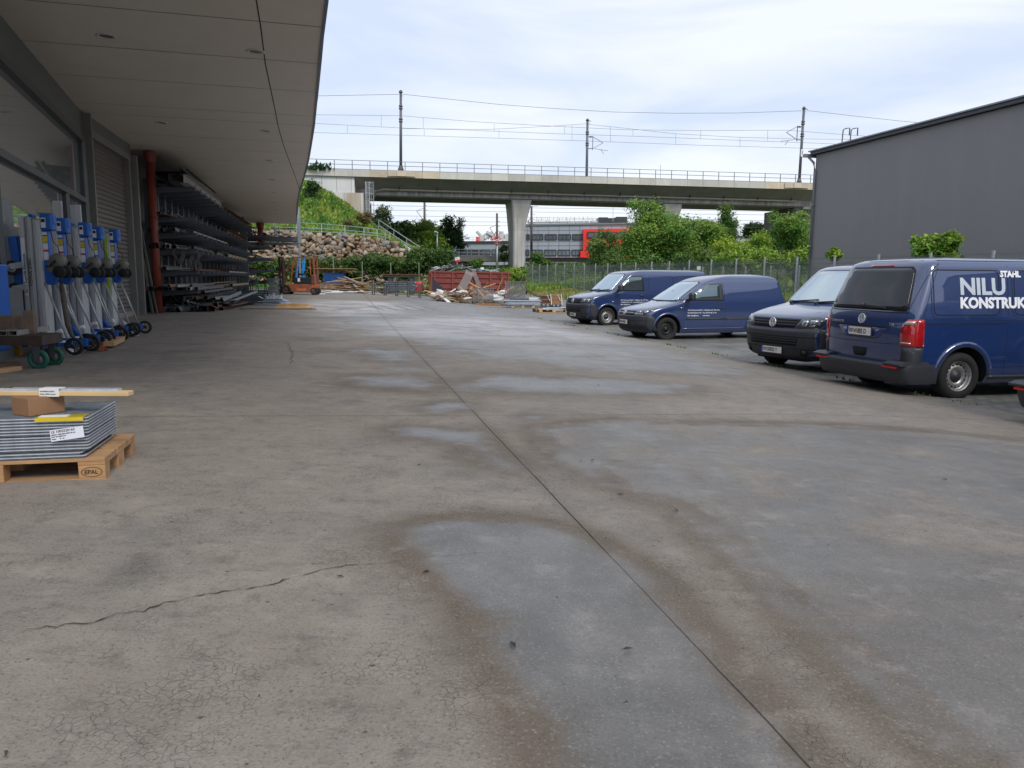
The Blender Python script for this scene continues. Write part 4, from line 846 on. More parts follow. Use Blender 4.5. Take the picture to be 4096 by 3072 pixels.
T5W = [(.24, .86), (.32, .925), (.5, .945), (.8, .952), (1.12, .948), (1.2, .938), (1.5, .895), (1.8, .842), (1.88, .815), (1.93, .765), (1.962, .67), (1.982, .45)]
def t5_front(name, label, nose, yaw, L, plate_txt, rear=False, lettering=True, mirror_on=True):
    root = thing(name, label, 'van', (nose[0], nose[1], nose[2]), yaw, group='dark blue vans parked in a row')
    XF = [(.24, .18), (.34, .06), (.5, .02), (.7, .0), (.86, .03), (.96, .07), (1.0, .10), (1.06, .28), (1.12, .52), (1.18, .84), (1.215, 1.02), (1.3, 1.12), (1.5, 1.34), (1.7, 1.56), (1.83, 1.72), (1.88, 1.82), (1.93, 2.0), (1.962, 2.3), (1.982, 2.8)]
    XR = [(.24, L-.12), (.34, L-.05), (.5, L-.02), (1.1, L-.03), (1.25, L-.06), (1.6, L-.15), (1.85, L-.23), (1.93, L-.29), (1.982, L-.6)]
    LF = [(.24, .42), (.9, .42), (1.0, .40), (1.2, .34), (1.3, .24), (1.9, .24), (1.982, .4)]; LR = [(.24, .16), (1.9, .16), (1.982, .3)]
    v = Van(T5W, XF, XR, LF, LR, .24, 1.982)
    zs = [.24, .28, .34, .42, .5, .6, .7, .8, .86, .92, .97, 1.0, 1.03, 1.06, 1.09, 1.12, 1.15, 1.18, 1.205, 1.23, 1.27, 1.33, 1.4, 1.5, 1.6, 1.7, 1.78, 1.83, 1.865, 1.895, 1.92, 1.942, 1.962, 1.974, 1.982]
    fw, rw_ = .92, L-.98; r = .335
    v.body(zs, root, m_paint, (fw, rw_), r)
    for x in (fw, rw_):
        for sg in (-1, 1): make_wheel(root, x, sg*.80, r, .215, sg, m_rim)
    under(root, L, .8)
    # --- front
    ws = MB(); v.patch(ws, [(-.80, 1.225), (-.66, 1.80), (-.55, 1.835), (.55, 1.835), (.66, 1.80), (.80, 1.225), (.5, 1.222), (-.5, 1.222)], 'front', .004, 1, seg=.06); v.patch(ws, [(-.765, 1.245), (-.635, 1.79), (-.54, 1.815), (.54, 1.815), (.635, 1.79), (.765, 1.245), (.5, 1.24), (-.5, 1.24)], 'front', .012, 0, seg=.06)
    ws.build('windscreen', [m_wind, m_seam], root)
    wp = MB()
    for (y0, y1) in ((-.62, .02), (.06, .66)):
        a = Vector((-v.frontx(y0, 1.235)+.03, y0, 1.245)); b = Vector((-v.frontx(y1, 1.29)+.03, y1, 1.29)); wp.bar(a, b, .03, .02); wp.bar(a, a+Vector((.05, 0, -.03)), .05)
    wp.build('wiper', m_plastic, root)
    bp_ = MB(); v.patch(bp_, [(-.94, .30), (-.94, .80), (-.80, .815), (-.5, .79), (.5, .79), (.80, .815), (.94, .80), (.94, .30), (.6, .27), (-.6, .27)], 'front', .016, 0, seg=.1)
    for sg in (-1, 1): v.patch(bp_, [(.25, .32), (.50, .30), (.50, .45), (.56, .62), (.40, .80), (.25, .80)], 'side', .016, 0, side=sg, seg=.08)
    v.line(bp_, [(-.9, .655), (.9, .655)], 'front', .012, .019, 1); v.line(bp_, [(-.9, .445), (.9, .445)], 'front', .010, .019, 1)
    v.patch(bp_, [(-.56, .50), (-.60, .645), (.60, .645), (.56, .50)], 'front', .020, 2, seg=.12)
    for zz in (.545, .59, .632): v.line(bp_, [(-.57, zz), (.57, zz)], 'front', .014, .026, 0)
    for sg in (-1, 1):
        v.patch(bp_, arc(sg*.68, .385, .065, 0, 345, 16), 'front', .0195, 2, seg=.1); v.patch(bp_, arc(sg*.68, .385, .04, 0, 345, 12), 'front', .024, 0, seg=.1)
    bumper = bp_.build('front_bumper', [m_plastic, m_seam, m_well], root)
    gr = MB(); v.patch(gr, [(-.50, .815), (-.58, .965), (.58, .965), (.50, .815)], 'front', .008, 1, seg=.12)
    for zz in (.862, .91, .955): v.line(gr, [(-.50-(zz-.815)*.5, zz), (.50+(zz-.815)*.5, zz)], 'front', .018, .016, 0)
    gr.build('grille', [m_plastic, m_well], root)
    emblem(root, (-v.frontx(0, .885)+.018, 0, .892), (1, 0, .12), (0, 0, 1), .082)
    for sg in (-1, 1):
        hl = MB(); v.patch(hl, [(sg*.515, .822), (sg*.61, .985), (sg*.80, 1.0), (sg*.915, .99), (sg*.93, .90), (sg*.90, .83), (sg*.72, .805)], 'front', .010, 0, seg=.05)
        v.patch(hl, [(sg*.63, .845), (sg*.64, .945), (sg*.72, .955), (sg*.73, .85)], 'front', .014, 1, seg=.04); v.patch(hl, [(sg*.76, .84), (sg*.755, .955), (sg*.86, .965), (sg*.875, .85)], 'front', .014, 1, seg=.04)
        v.patch(hl, arc(sg*.685, .90, .028, 0, 340, 10), 'front', .018, 0, seg=.05); v.patch(hl, arc(sg*.81, .90, .033, 0, 340, 10), 'front', .018, 0, seg=.05)
        hl.build('headlight', [m_headl, m_refl], root)
        hd = MB(); v.line(hd, [(sg*.59, .99), (sg*.66, 1.08), (sg*.72, 1.19)], 'front', .006, .0015); hd.build('bonnet_gap', m_seam, root)
    # --- sides
    dl = MB()
    for sg in (-1, 1):
        win = [(1.27, 1.235), (1.42, 1.40), (1.60, 1.585), (1.80, 1.725), (1.90, 1.755), (2.30, 1.755), (2.35, 1.72), (2.37, 1.235)]
        fr_ = MB(); v.patch(fr_, win, 'side', .003, 0, side=sg, seg=.08); fr_.build('window_frame', m_seam, root)
        cx = 1.86; cz = 1.48; inner = [(cx+(a-cx)*.93+.0, cz+(b-cz)*.90) for a, b in win]; inner[0] = (1.40, 1.262); inner[1] = (1.46, 1.40)
        gp = MB(); v.patch(gp, inner, 'side', .009, 0, side=sg, seg=.08); gp.build('side_window', m_sglass, root)
        v.line(dl, [(1.30, 1.2), (1.27, .95), (1.32, .45), (1.36, .34)], 'side', .007, .0015, 0, sg); v.line(dl, [(2.42, 1.80), (2.47, 1.3), (2.47, .32)], 'side', .007, .0015, 0, sg)
        v.line(dl, [(1.27, 1.225), (1.42, 1.42), (1.62, 1.62), (1.86, 1.79), (2.42, 1.80)], 'side', .006, .0015, 0, sg); v.line(dl, [(1.36, .34), (2.47, .32)], 'side', .006, .0015, 0, sg)
        v.line(dl, [(.48, .985), (1.3, 1.0), (2.47, 1.0), (3.6, 1.0), (L-.2, 1.0)], 'side', .008, .0015, 0, sg)
        v.line(dl, [(3.62, 1.80), (3.66, 1.3), (3.66, .32)], 'side', .007, .0015, 0, sg)
        for x0, x1 in ((2.56, 3.56), (3.76, L-.32)): v.line(dl, rrect(x0, 1.2, x1, 1.76, .07)+[rrect(x0, 1.2, x1, 1.76, .07)[0]], 'side', .012, .0018, 0, sg)  # pressed side panels: their edge shade painted as dark outlines, not gaps
        lp = MB(); lpp = arc(fw, r, r+.14, 8, 172, 16)+list(reversed(arc(fw, r, r+.078, 4, 176, 16))); v.patch(lp, lpp, 'side', .016, 0, side=sg, seg=.09); lp.build('arch_lip', m_paint, root); lp = MB(); lpp = arc(rw_, r, r+.14, 8, 172, 16)+list(reversed(arc(rw_, r, r+.078, 4, 176, 16))); v.patch(lp, lpp, 'side', .016, 0, side=sg, seg=.09)
        lp.build('arch_lip', m_paint, root)
        hd = MB(); yy = sg*(v.sidey(2.25, 1.06)); hd.box((-2.27, yy+sg*.012, 1.075), (.19, .045, .035)); hd.lathe((-2.27, yy, 1.075), (0, sg, 0), [(.055, .002), (.05, .006), (0, .0)], 16); hd.build('door_handle', m_plastic, root)
        ind = MB(); v.patch(ind, arc(1.12, .86, .035, 0, 345, 10), 'side', .006, 0, side=sg); ind.build('side_indicator', m_refl, root)
        sp = MB(); v.patch(sp, [(1.36, .30), (1.36, .355), (rw_-.45, .355), (rw_-.45, .30)], 'side', .006, 0, side=sg); sp.build('sill', m_plastic, root)
    dl.build('gap_and_crease_lines', m_seam, root)
    if mirror_on:
        mirror(root, v, 1.30, 1.25, 1)
    if plate_txt: plate(root, (-v.frontx(0, .38)+.030, .0, .395), (1, 0, 0), *plate_txt)
    return root, v
gz = lambda x, y: -.452
van1, v1 = t5_front('panel_van', 'dark blue panel van farthest from the camera in the parked row, by the pallets', (2.126, 27.516, -.46), R(201.2), 5.29, ('W', '42942B'))
small_text(van1, v1, 1.42, .90, 1, ['NILU Schlosserei GmbH  |  Perfektastr. 86, 1230 Wien', 'Tel: 0043.01.86 33 192  |  Fax: 0043.01.86 35 139', 'Mail: office@nilu.at'], .052)
van3, v3 = t5_front('panel_van', 'dark blue van facing the yard, half hidden behind the nearest van', (4.718, 14.017, -.45), R(204.1), 4.9, ('W', '50923 Y'))

# ---- small delivery van (second in the row)
def caddy():
    root = thing('delivery_van', 'smaller rounded dark blue delivery van with black steel wheels, second from the far end', 'van', (3.10, 21.45, -.47), R(197.5), group='dark blue vans parked in a row')
    L = 4.72
    W_ = [(.20, .80), (.28, .86), (.45, .885), (.8, .897), (1.05, .892), (1.15, .88), (1.4, .83), (1.6, .775), (1.68, .74), (1.74, .68), (1.785, .58), (1.81, .38)]
    XF = [(.20, .22), (.28, .08), (.42, .02), (.6, .0), (.72, .03), (.80, .09), (.86, .20), (.92, .44), (.97, .68), (1.02, .92), (1.055, 1.08), (1.2, 1.30), (1.4, 1.62), (1.55, 1.87), (1.62, 2.0), (1.68, 2.16), (1.74, 2.38), (1.785, 2.65), (1.81, 3.0)]
    XR = [(.20, L-.15), (.3, L-.05), (.55, L-.01), (.9, L-.02), (1.1, L-.05), (1.6, L-.19), (1.7, L-.25), (1.76, L-.36), (1.81, L-.8)]
    LF = [(.2, .5), (.75, .5), (.85, .48), (1.0, .42), (1.1, .3), (1.7, .3), (1.81, .45)]; LR = [(.2, .18), (1.7, .2), (1.81, .4)]
    v = Van(W_, XF, XR, LF, LR, .2, 1.81, nf=2.4)
    zs = [.2, .24, .3, .38, .46, .56, .66, .74, .79, .83, .86, .89, .92, .945, .97, .995, 1.02, 1.04, 1.06, 1.09, 1.14, 1.2, 1.3, 1.4, 1.48, 1.55, 1.6, 1.64, 1.68, 1.715, 1.745, 1.77, 1.79, 1.803, 1.81]
    fw, rw_, r = .88, 3.78, .322
    v.body(zs, root, m_paint, (fw, rw_), r)
    for x in (fw, rw_):
        for sg in (-1, 1): make_wheel(root, x, sg*.765, r, .205, sg, m_rimb, 'black')
    under(root, L, .75)
    ws = MB(); v.patch(ws, [(-.735, 1.075), (-.60, 1.57), (-.5, 1.605), (.5, 1.605), (.60, 1.57), (.735, 1.075), (.4, 1.062), (-.4, 1.062)], 'front', .004, 1, seg=.06); v.patch(ws, [(-.705, 1.09), (-.58, 1.56), (-.49, 1.59), (.49, 1.59), (.58, 1.56), (.705, 1.09), (.4, 1.078), (-.4, 1.078)], 'front', .012, 0, seg=.06); ws.build('windscreen', [m_wind, m_seam], root)
    bp_ = MB(); v.patch(bp_, [(-.885, .27), (-.885, .66), (-.7, .715), (-.5, .69), (.5, .69), (.7, .715), (.885, .66), (.885, .27), (.6, .235), (-.6, .235)], 'front', .015, 0, seg=.09)
    for sg in (-1, 1): v.patch(bp_, [(.25, .28), (.47, .26), (.47, .42), (.53, .58), (.36, .715), (.25, .70)], 'side', .015, 0, side=sg, seg=.08)
    v.patch(bp_, [(-.50, .315), (-.42, .44), (.42, .44), (.50, .315)], 'front', .019, 1, seg=.12)
    for zz in (.345, .38, .415): v.line(bp_, [(-.47, zz), (.47, zz)], 'front', .010, .024, 0)
    for sg in (-1, 1):
        v.patch(bp_, [(sg*.56, .315), (sg*.50, .43), (sg*.80, .445), (sg*.82, .33)], 'front', .019, 1, seg=.08)
        for zz in (.345, .38, .413): v.line(bp_, [(sg*.53, zz), (sg*.81, zz+.01)], 'front', .010, .024, 0)
    v.line(bp_, [(-.86, .565), (-.5, .545), (.5, .545), (.86, .565)], 'front', .01, .018, 1)
    bp_.build('front_bumper', [m_plastic, m_well], root)
    gr = MB(); v.patch(gr, [(-.44, .70), (-.50, .805), (.50, .805), (.44, .70)], 'front', .006, 1, seg=.1)
    for zz in (.73, .77): v.line(gr, [(-.45, zz), (.45, zz)], 'front', .016, .014, 0)
    v.line(gr, [(-.44, .748), (.44, .748)], 'front', .006, .018, 2)
    gr.build('grille', [m_plastic, m_well, m_chrome], root)
    emblem(root, (-v.frontx(0, .76)+.03, 0, .755), (1, 0, .3), (0, 0, 1), .068)
    for sg in (-1, 1):
        hl = MB(); v.patch(hl, [(sg*.45, .705), (sg*.52, .815), (sg*.70, .86), (sg*.845, .885), (sg*.855, .80), (sg*.80, .735), (sg*.62, .70)], 'front', .009, 0, seg=.05)
        v.patch(hl, [(sg*.47, .712), (sg*.47, .728), (sg*.72, .735), (sg*.74, .72)], 'front', .013, 1, seg=.05); v.patch(hl, [(sg*.74, .755), (sg*.74, .82), (sg*.81, .83), (sg*.81, .765)], 'front', .013, 1, seg=.05); v.patch(hl, [(sg*.60, .755), (sg*.60, .81), (sg*.64, .815), (sg*.64, .755)], 'front', .013, 1, seg=.05)
        hl.build('headlight', [m_headl, m_refl], root)
    dl = MB()
    for sg in (-1, 1):
        win = [(1.20, 1.085), (1.33, 1.20), (1.62, 1.375), (1.90, 1.505), (2.10, 1.55), (2.52, 1.555), (2.56, 1.54), (2.60, 1.085)]
        f2 = MB(); v.patch(f2, win, 'side', .003, 0, side=sg, seg=.08); f2.build('window_frame', m_plastic, root)
        gp = MB(); v.patch(gp, [(1.47, 1.115), (1.47, 1.235), (1.70, 1.375), (1.93, 1.48), (2.12, 1.52), (2.47, 1.525), (2.48, 1.115)], 'side', .009, 0, side=sg, seg=.08); gp.build('side_window', m_sglass, root)
        gp = MB(); v.patch(gp, [(1.26, 1.11), (1.38, 1.19), (1.38, 1.11)], 'side', .009, 0, side=sg, seg=.08); gp.build('quarter_window', m_sglass, root)
        v.line(dl, [(1.40, 1.08), (1.38, .8), (1.37, .4), (1.42, .31)], 'side', .007, .0015, 0, sg); v.line(dl, [(2.60, 1.555), (2.63, 1.1), (2.64, .8), (2.62, .32)], 'side', .007, .0015, 0, sg); v.line(dl, [(1.42, .31), (2.62, .32)], 'side', .006, .0015, 0, sg)
        v.line(dl, [(1.02, 1.05), (1.2, 1.09), (1.5, 1.34), (1.9, 1.56), (2.3, 1.63)], 'side', .005, .0015, 0, sg); v.line(dl, [(.45, .80), (.9, .86), (1.4, .88)], 'side', .006, .0015, 0, sg)
        mo = MB(); v.patch(mo, [(1.43, .575), (1.43, .615), (2.62, .615), (2.62, .575)], 'side', .014, 0, side=sg, seg=.2); v.patch(mo, [(2.65, .575), (2.65, .615), (3.42, .615), (3.44, .595), (3.42, .575)], 'side', .014, 0, side=sg, seg=.2); mo.build('rubbing_strip', m_plastic, root)
        rb = MB(); v.patch(rb, [(1.30, .315), (1.30, .345), (3.38, .345), (3.38, .315)], 'side', .014, 0, side=sg, seg=.2); rb.build('sill', m_paint, root)
        for xx in (fw, rw_): lp = MB(); v.patch(lp, arc(xx, r, r+.13, 6, 174, 16)+list(reversed(arc(xx, r, r+.078, 2, 178, 16))), 'side', .018, 0, side=sg, seg=.09); lp.build('arch_lip', m_paint, root)
        hd = MB(); yy = sg*v.sidey(2.45, .88); hd.box((-2.46, yy+sg*.012, .895), (.22, .045, .03)); hd.build('door_handle', m_plastic, root)
        ind = MB(); v.patch(ind, [(1.22, .905), (1.33, .915), (1.36, .895), (1.30, .88)], 'side', .006, 0, side=sg); ind.build('side_indicator', m_refl, root)
        if sg > 0: mirror(root, v, 1.48, 1.12, sg, .9)
    dl.build('gap_and_crease_lines', m_seam, root)
    plate(root, (-v.frontx(0, .48)+.03, 0, .50), (1, 0, 0), 'W', '63944D')
    small_text(root, v, 1.47, .82, 1, ['NILU Schlosserei GmbH  |  Perfektastr. 86, 1230 Wien', 'Tel: 0043.01.86 33 192  |  Fax: 0043.01.86 35 139', 'Mail: office@nilu.at          www.nilu.at'], .047)
    return root
cad = caddy()
# ---- nearest van seen from behind
def t6_rear():
    L = 5.29; root = thing('panel_van', 'nearest dark blue van seen from behind, large white lettering on its side', 'van', (10.187, 12.518, -.451), R(13.8), group='dark blue vans parked in a row')
    XF = [(.24, .18), (.34, .06), (.5, .02), (.7, .0), (.86, .03), (.96, .07), (1.0, .10), (1.06, .28), (1.12, .52), (1.18, .84), (1.215, 1.02), (1.3, 1.12), (1.5, 1.34), (1.7, 1.56), (1.83, 1.72), (1.88, 1.82), (1.93, 2.0), (1.962, 2.3), (1.982, 2.8)]
    XR = [(.24, L-.16), (.34, L-.10), (.5, L-.06), (.95, L-.04), (1.15, L-.07), (1.3, L-.12), (1.6, L-.24), (1.85, L-.33), (1.90, L-.37), (1.95, L-.46), (1.982, L-.8)]
    LF = [(.24, .42), (.9, .42), (1.0, .40), (1.2, .34), (1.3, .24), (1.9, .24), (1.982, .4)]; LR = [(.24, .20), (1.1, .20), (1.9, .19), (1.982, .3)]
    v = Van(T5W, XF, XR, LF, LR, .24, 1.982, nr=3.0)
    zs = [.24, .3, .36, .46, .56, .7, .8, .9, 1.0, 1.06, 1.12, 1.18, 1.215, 1.26, 1.33, 1.4, 1.5, 1.6, 1.7, 1.78, 1.83, 1.865, 1.895, 1.92, 1.942, 1.962, 1.974, 1.982]
    fw, rw_, r = .92, L-.98, .338
    v.body(zs, root, m_paint, (fw, rw_), r)
    for x in (fw, rw_):
        for sg in (-1, 1): make_wheel(root, x, sg*.80, r, .215, sg, m_rim)
    under(root, L, .8)
    tg = MB(); v.patch(tg, [(-.80, 1.265), (-.66, 1.80), (-.60, 1.845), (.60, 1.845), (.66, 1.80), (.80, 1.265), (.76, 1.235), (-.76, 1.235)], 'rear', .004, 1, seg=.06)
    v.patch(tg, [(-.765, 1.29), (-.645, 1.79), (-.58, 1.82), (.58, 1.82), (.645, 1.79), (.765, 1.29), (.73, 1.262), (-.73, 1.262)], 'rear', .013, 0, seg=.06); tg.build('rear_window', [m_rglass, m_seam], root)
    bl_ = MB(); v.patch(bl_, [(-.24, 1.853), (-.24, 1.875), (.24, 1.875), (.24, 1.853)], 'rear', .006, 0); bl_.build('brake_light', m_tail, root)
    wp = MB(); a = Vector((-v.rearx(.05, 1.30)-.03, .05, 1.30)); b = Vector((-v.rearx(-.42, 1.275)-.03, -.42, 1.275)); wp.bar(a, b, .03, .025); wp.sphere(a, .035); wp.build('rear_wiper', m_plastic, root)
    dl = MB()
    v.line(dl, [(-.80, 1.22), (-.70, 1.215), (.70, 1.215), (.80, 1.22)], 'rear', .010, .006, 0)
    v.line(dl, [(-.805, .60), (-.79, .5), (.79, .5), (.805, .60)], 'rear', .009, .002, 0)
    v.line(dl, [(-.845, 1.90), (-.80, 1.22), (-.80, .55)], 'rear', .006, .002, 0); v.line(dl, [(.845, 1.90), (.80, 1.22), (.80, .55)], 'rear', .006, .002, 0)
    # crease under the plate recess
    v.line(dl, [(-.78, .79), (-.4, .775), (.4, .775), (.78, .79)], 'rear', .006, .002, 0)
    pr = MB(); v.patch(pr, [(-.46, .95), (-.42, .87), (-.30, .83), (.30, .83), (.42, .87), (.46, .95), (.54, 1.0), (-.54, 1.0)], 'rear', .003, 0, seg=.1); pr.build('plate_recess', mat('recess_blue', (.014, .026, .12), .28, coat=1), root)
    v.line(dl, [(-.54, 1.0), (.54, 1.0)], 'rear', .022, .010, 0)
    plate(root, (-v.rearx(0, .92)-.022, .0, .925), (-1, 0, 0), 'W', '41805 D')
    emblem(root, (-v.rearx(0, 1.10)-.004, 0, 1.105), (-1, 0, .12), (0, 0, 1), .072)
    hh = MB(); v.patch(hh, [(-.13, .585), (-.15, .69), (.15, .69), (.13, .585), (.09, .56), (-.09, .56)], 'rear', .006, 0); hh.build('tailgate_handle', m_well, root)
    text_mesh('badge', 'TRANSPORTER', .052, m_chrome, root, frameM((-v.rearx(.6, 1.045)-.012, .70, 1.03), (0, -1, 0), (0, 0, 1)), xs=.85, extr=.003)
    text_mesh('badge', 'TDI', .058, m_chrome, root, frameM((-v.rearx(.6, 1.045)-.006, -.55, 1.03), (-.05, -1, 0), (0, 0, 1)), xs=1.1, extr=.003)
    for sg in (-1, 1):
        tl = MB(); v.patch(tl, [(sg*.76, .765), (sg*.775, 1.06), (sg*.83, 1.115), (sg*.935, 1.13), (sg*.947, .76)], 'rear', .012, 0, seg=.05)
        v.patch(tl, [(L-.30, .76), (L-.29, 1.13), (L-.13, 1.13), (L-.10, .76)], 'side', .012, 0, side=sg, seg=.05)
        v.patch(tl, [(sg*.79, 1.05), (sg*.82, 1.10), (sg*.92, 1.11), (sg*.92, 1.06)], 'rear', .017, 1, seg=.05); v.patch(tl, [(sg*.775, .80), (sg*.775, .82), (sg*.90, .815), (sg*.90, .795)], 'rear', .017, 1, seg=.05)
        tl.build('tail_light', [m_tail, mat('clear_lamp', (.5, .42, .40), .2, .4)], root)
        cp = MB(); v.patch(cp, [(sg*.80, .46), (sg*.785, .745), (sg*.947, .745), (sg*.947, .46)], 'rear', .010, 0, seg=.06); v.patch(cp, [(L-.27, .44), (L-.30, .745), (L-.10, .745), (L-.10, .44)], 'side', .010, 0, side=sg, seg=.06)
        cp.build('corner_panel', m_plastic, root)
        rf_ = MB(); rf_.box((-L+.025-.06, sg*.70, .475), (.03, .36, .026)); rf_.build('reflector', m_redplastic, root)
    # rear bumper with step
    bpv = Van([(.2, .93), (.30, .955), (.50, .965), (.56, .955)], XF, [(.2, L-.05), (.30, L+.03), (.47, L+.07), (.50, L+.06), (.56, L+.02)], LF, [(.2, .22), (.6, .22)], .2, .56, nr=3.2)
    V = []; Fc = []; zz_ = [.25, .28, .34, .42, .47, .495, .51]
    rows = []
    for z in zz_:
        h = bpv.ring(z)[23:]; full = [(x, y) for x, y in h]+[(x, -y) for x, y in reversed(h[:-1])]; h0 = [(L-.40, bpv.w(z))]; full = [(L-.56, bpv.w(z))]+full+[(L-.56, -bpv.w(z))]
        rows.append([(-x, y, z) for x, y in full])
    rows.append([(-(min(-p[0], L-.10) if abs(p[1]) < .85 else -p[0]-.0), p[1]*.93, .515) for p in rows[-1]])
    n = len(rows[0])
    for rw__ in rows: V += rw__
    for i in range(len(rows)-1):
        for j in range(n-1): Fc.append((i*n+j, i*n+j+1, (i+1)*n+j+1, (i+1)*n+j))
    b_ = MB(); b_.add(V, Fc, 0, True)
    for sg in (-1, 1): b_.prism([(-L-.05, .50), (-L-.05, .525), (-L+.04, .555), (-L+.4, .555), (-L+.42, .50)], sg*.955, sg*.62, 0)
    bo = b_.build('rear_bumper', m_plastic, root); bo.data.set_sharp_from_angle(angle=R(35))
    for sg in (-1, 1):
        win = [(1.27, 1.235), (1.42, 1.40), (1.60, 1.585), (1.80, 1.725), (1.90, 1.755), (2.30, 1.755), (2.35, 1.72), (2.37, 1.235)]
        gp = MB(); v.patch(gp, win, 'side', .004, 0, side=sg, seg=.12); gp.build('side_window', m_sglass, root)
        v.line(dl, [(2.42, 1.86), (2.47, 1.3), (2.47, .32)], 'side', .007, .0015, 0, sg); v.line(dl, [(2.52, 1.86), (2.52, .36), (3.60, .36)], 'side', .006, .0015, 0, sg)
        v.line(dl, [(3.60, 1.87), (3.62, 1.2), (3.62, .36)], 'side', .007, .0015, 0, sg)
        for o_ in (0, .035): v.line(dl, [(3.62, 1.07-o_*.0), (L-.30, 1.07)], 'side', .016, .002, 0, sg)
        v.line(dl, [(2.5, 1.10), (L-.16, 1.135)], 'side', .005, .0015, 0, sg); v.line(dl, [(L-.56, 1.88), (L-.40, 1.5), (L-.28, 1.15)], 'side', .006, .0015, 0, sg)
        v.line(dl, [(2.52, 1.93), (L-.36, 1.93)], 'side', .006, .0015, 0, sg); v.line(dl, [(2.52, .46), (rw_-.45, .46)], 'side', .006, .0015, 0, sg)
        for x0, x1 in ((3.76, L-.45), (2.62, 3.5)):
            q = rrect(x0, 1.19, x1, 1.80, .07); v.line(dl, q+[q[0]], 'side', .016, .002, 0, sg)  # dark outline paints the shade around the pressed side panel
            q = rrect(x0-.035, 1.155, x1+.035, 1.835, .09); hl_ = MB(); v.line(hl_, q+[q[0]], 'side', .014, .004, 0, sg); hl_.build('panel_swage', m_paint, root)
        for xx in (fw, rw_): lp = MB(); v.patch(lp, arc(xx, r, r+.15, 6, 174, 18)+list(reversed(arc(xx, r, r+.078, 2, 178, 18))), 'side', .022, 0, side=sg, seg=.08); lp.build('arch_lip', m_paint, root)
        sp = MB(); v.patch(sp, [(1.36, .29), (1.36, .345), (rw_-.45, .345), (rw_-.45, .29)], 'side', .006, 0, side=sg); sp.build('sill', m_plastic, root)
    dl.build('gap_and_crease_lines', m_seam, root)
    # lettering on the visible (right) side, slightly tipped with the body side
    def sidetext(t, x, z, size, m, off, xs=1.0):
        y = -(v.sidey(x-.4, z)+.004); y2 = -(v.sidey(x-.4, z+size)+.004)
        text_mesh('side_lettering', t, size, m, root, frameM((-x, y, z), (1, 0, 0), (0, y2-y, size)), off=off, xs=xs, extr=.0015)
    sidetext('NILU', 4.42, 1.475, .315, m_letg, .011, 1.10); sidetext('STAHL', 3.735, 1.715, .115, m_letw, .006, 1.02); sidetext('KONSTRUKTION', 4.42, 1.29, .20, m_letw, .009, 1.03)
    return root
van4 = t6_rear()
car5 = copy_tree(van4); car5.location = (11.0, 8.75, -.45); car5.rotation_euler = (0, 0, R(12)); car5['label'] = 'blue van at the right picture edge, only its black bumper corner showing'
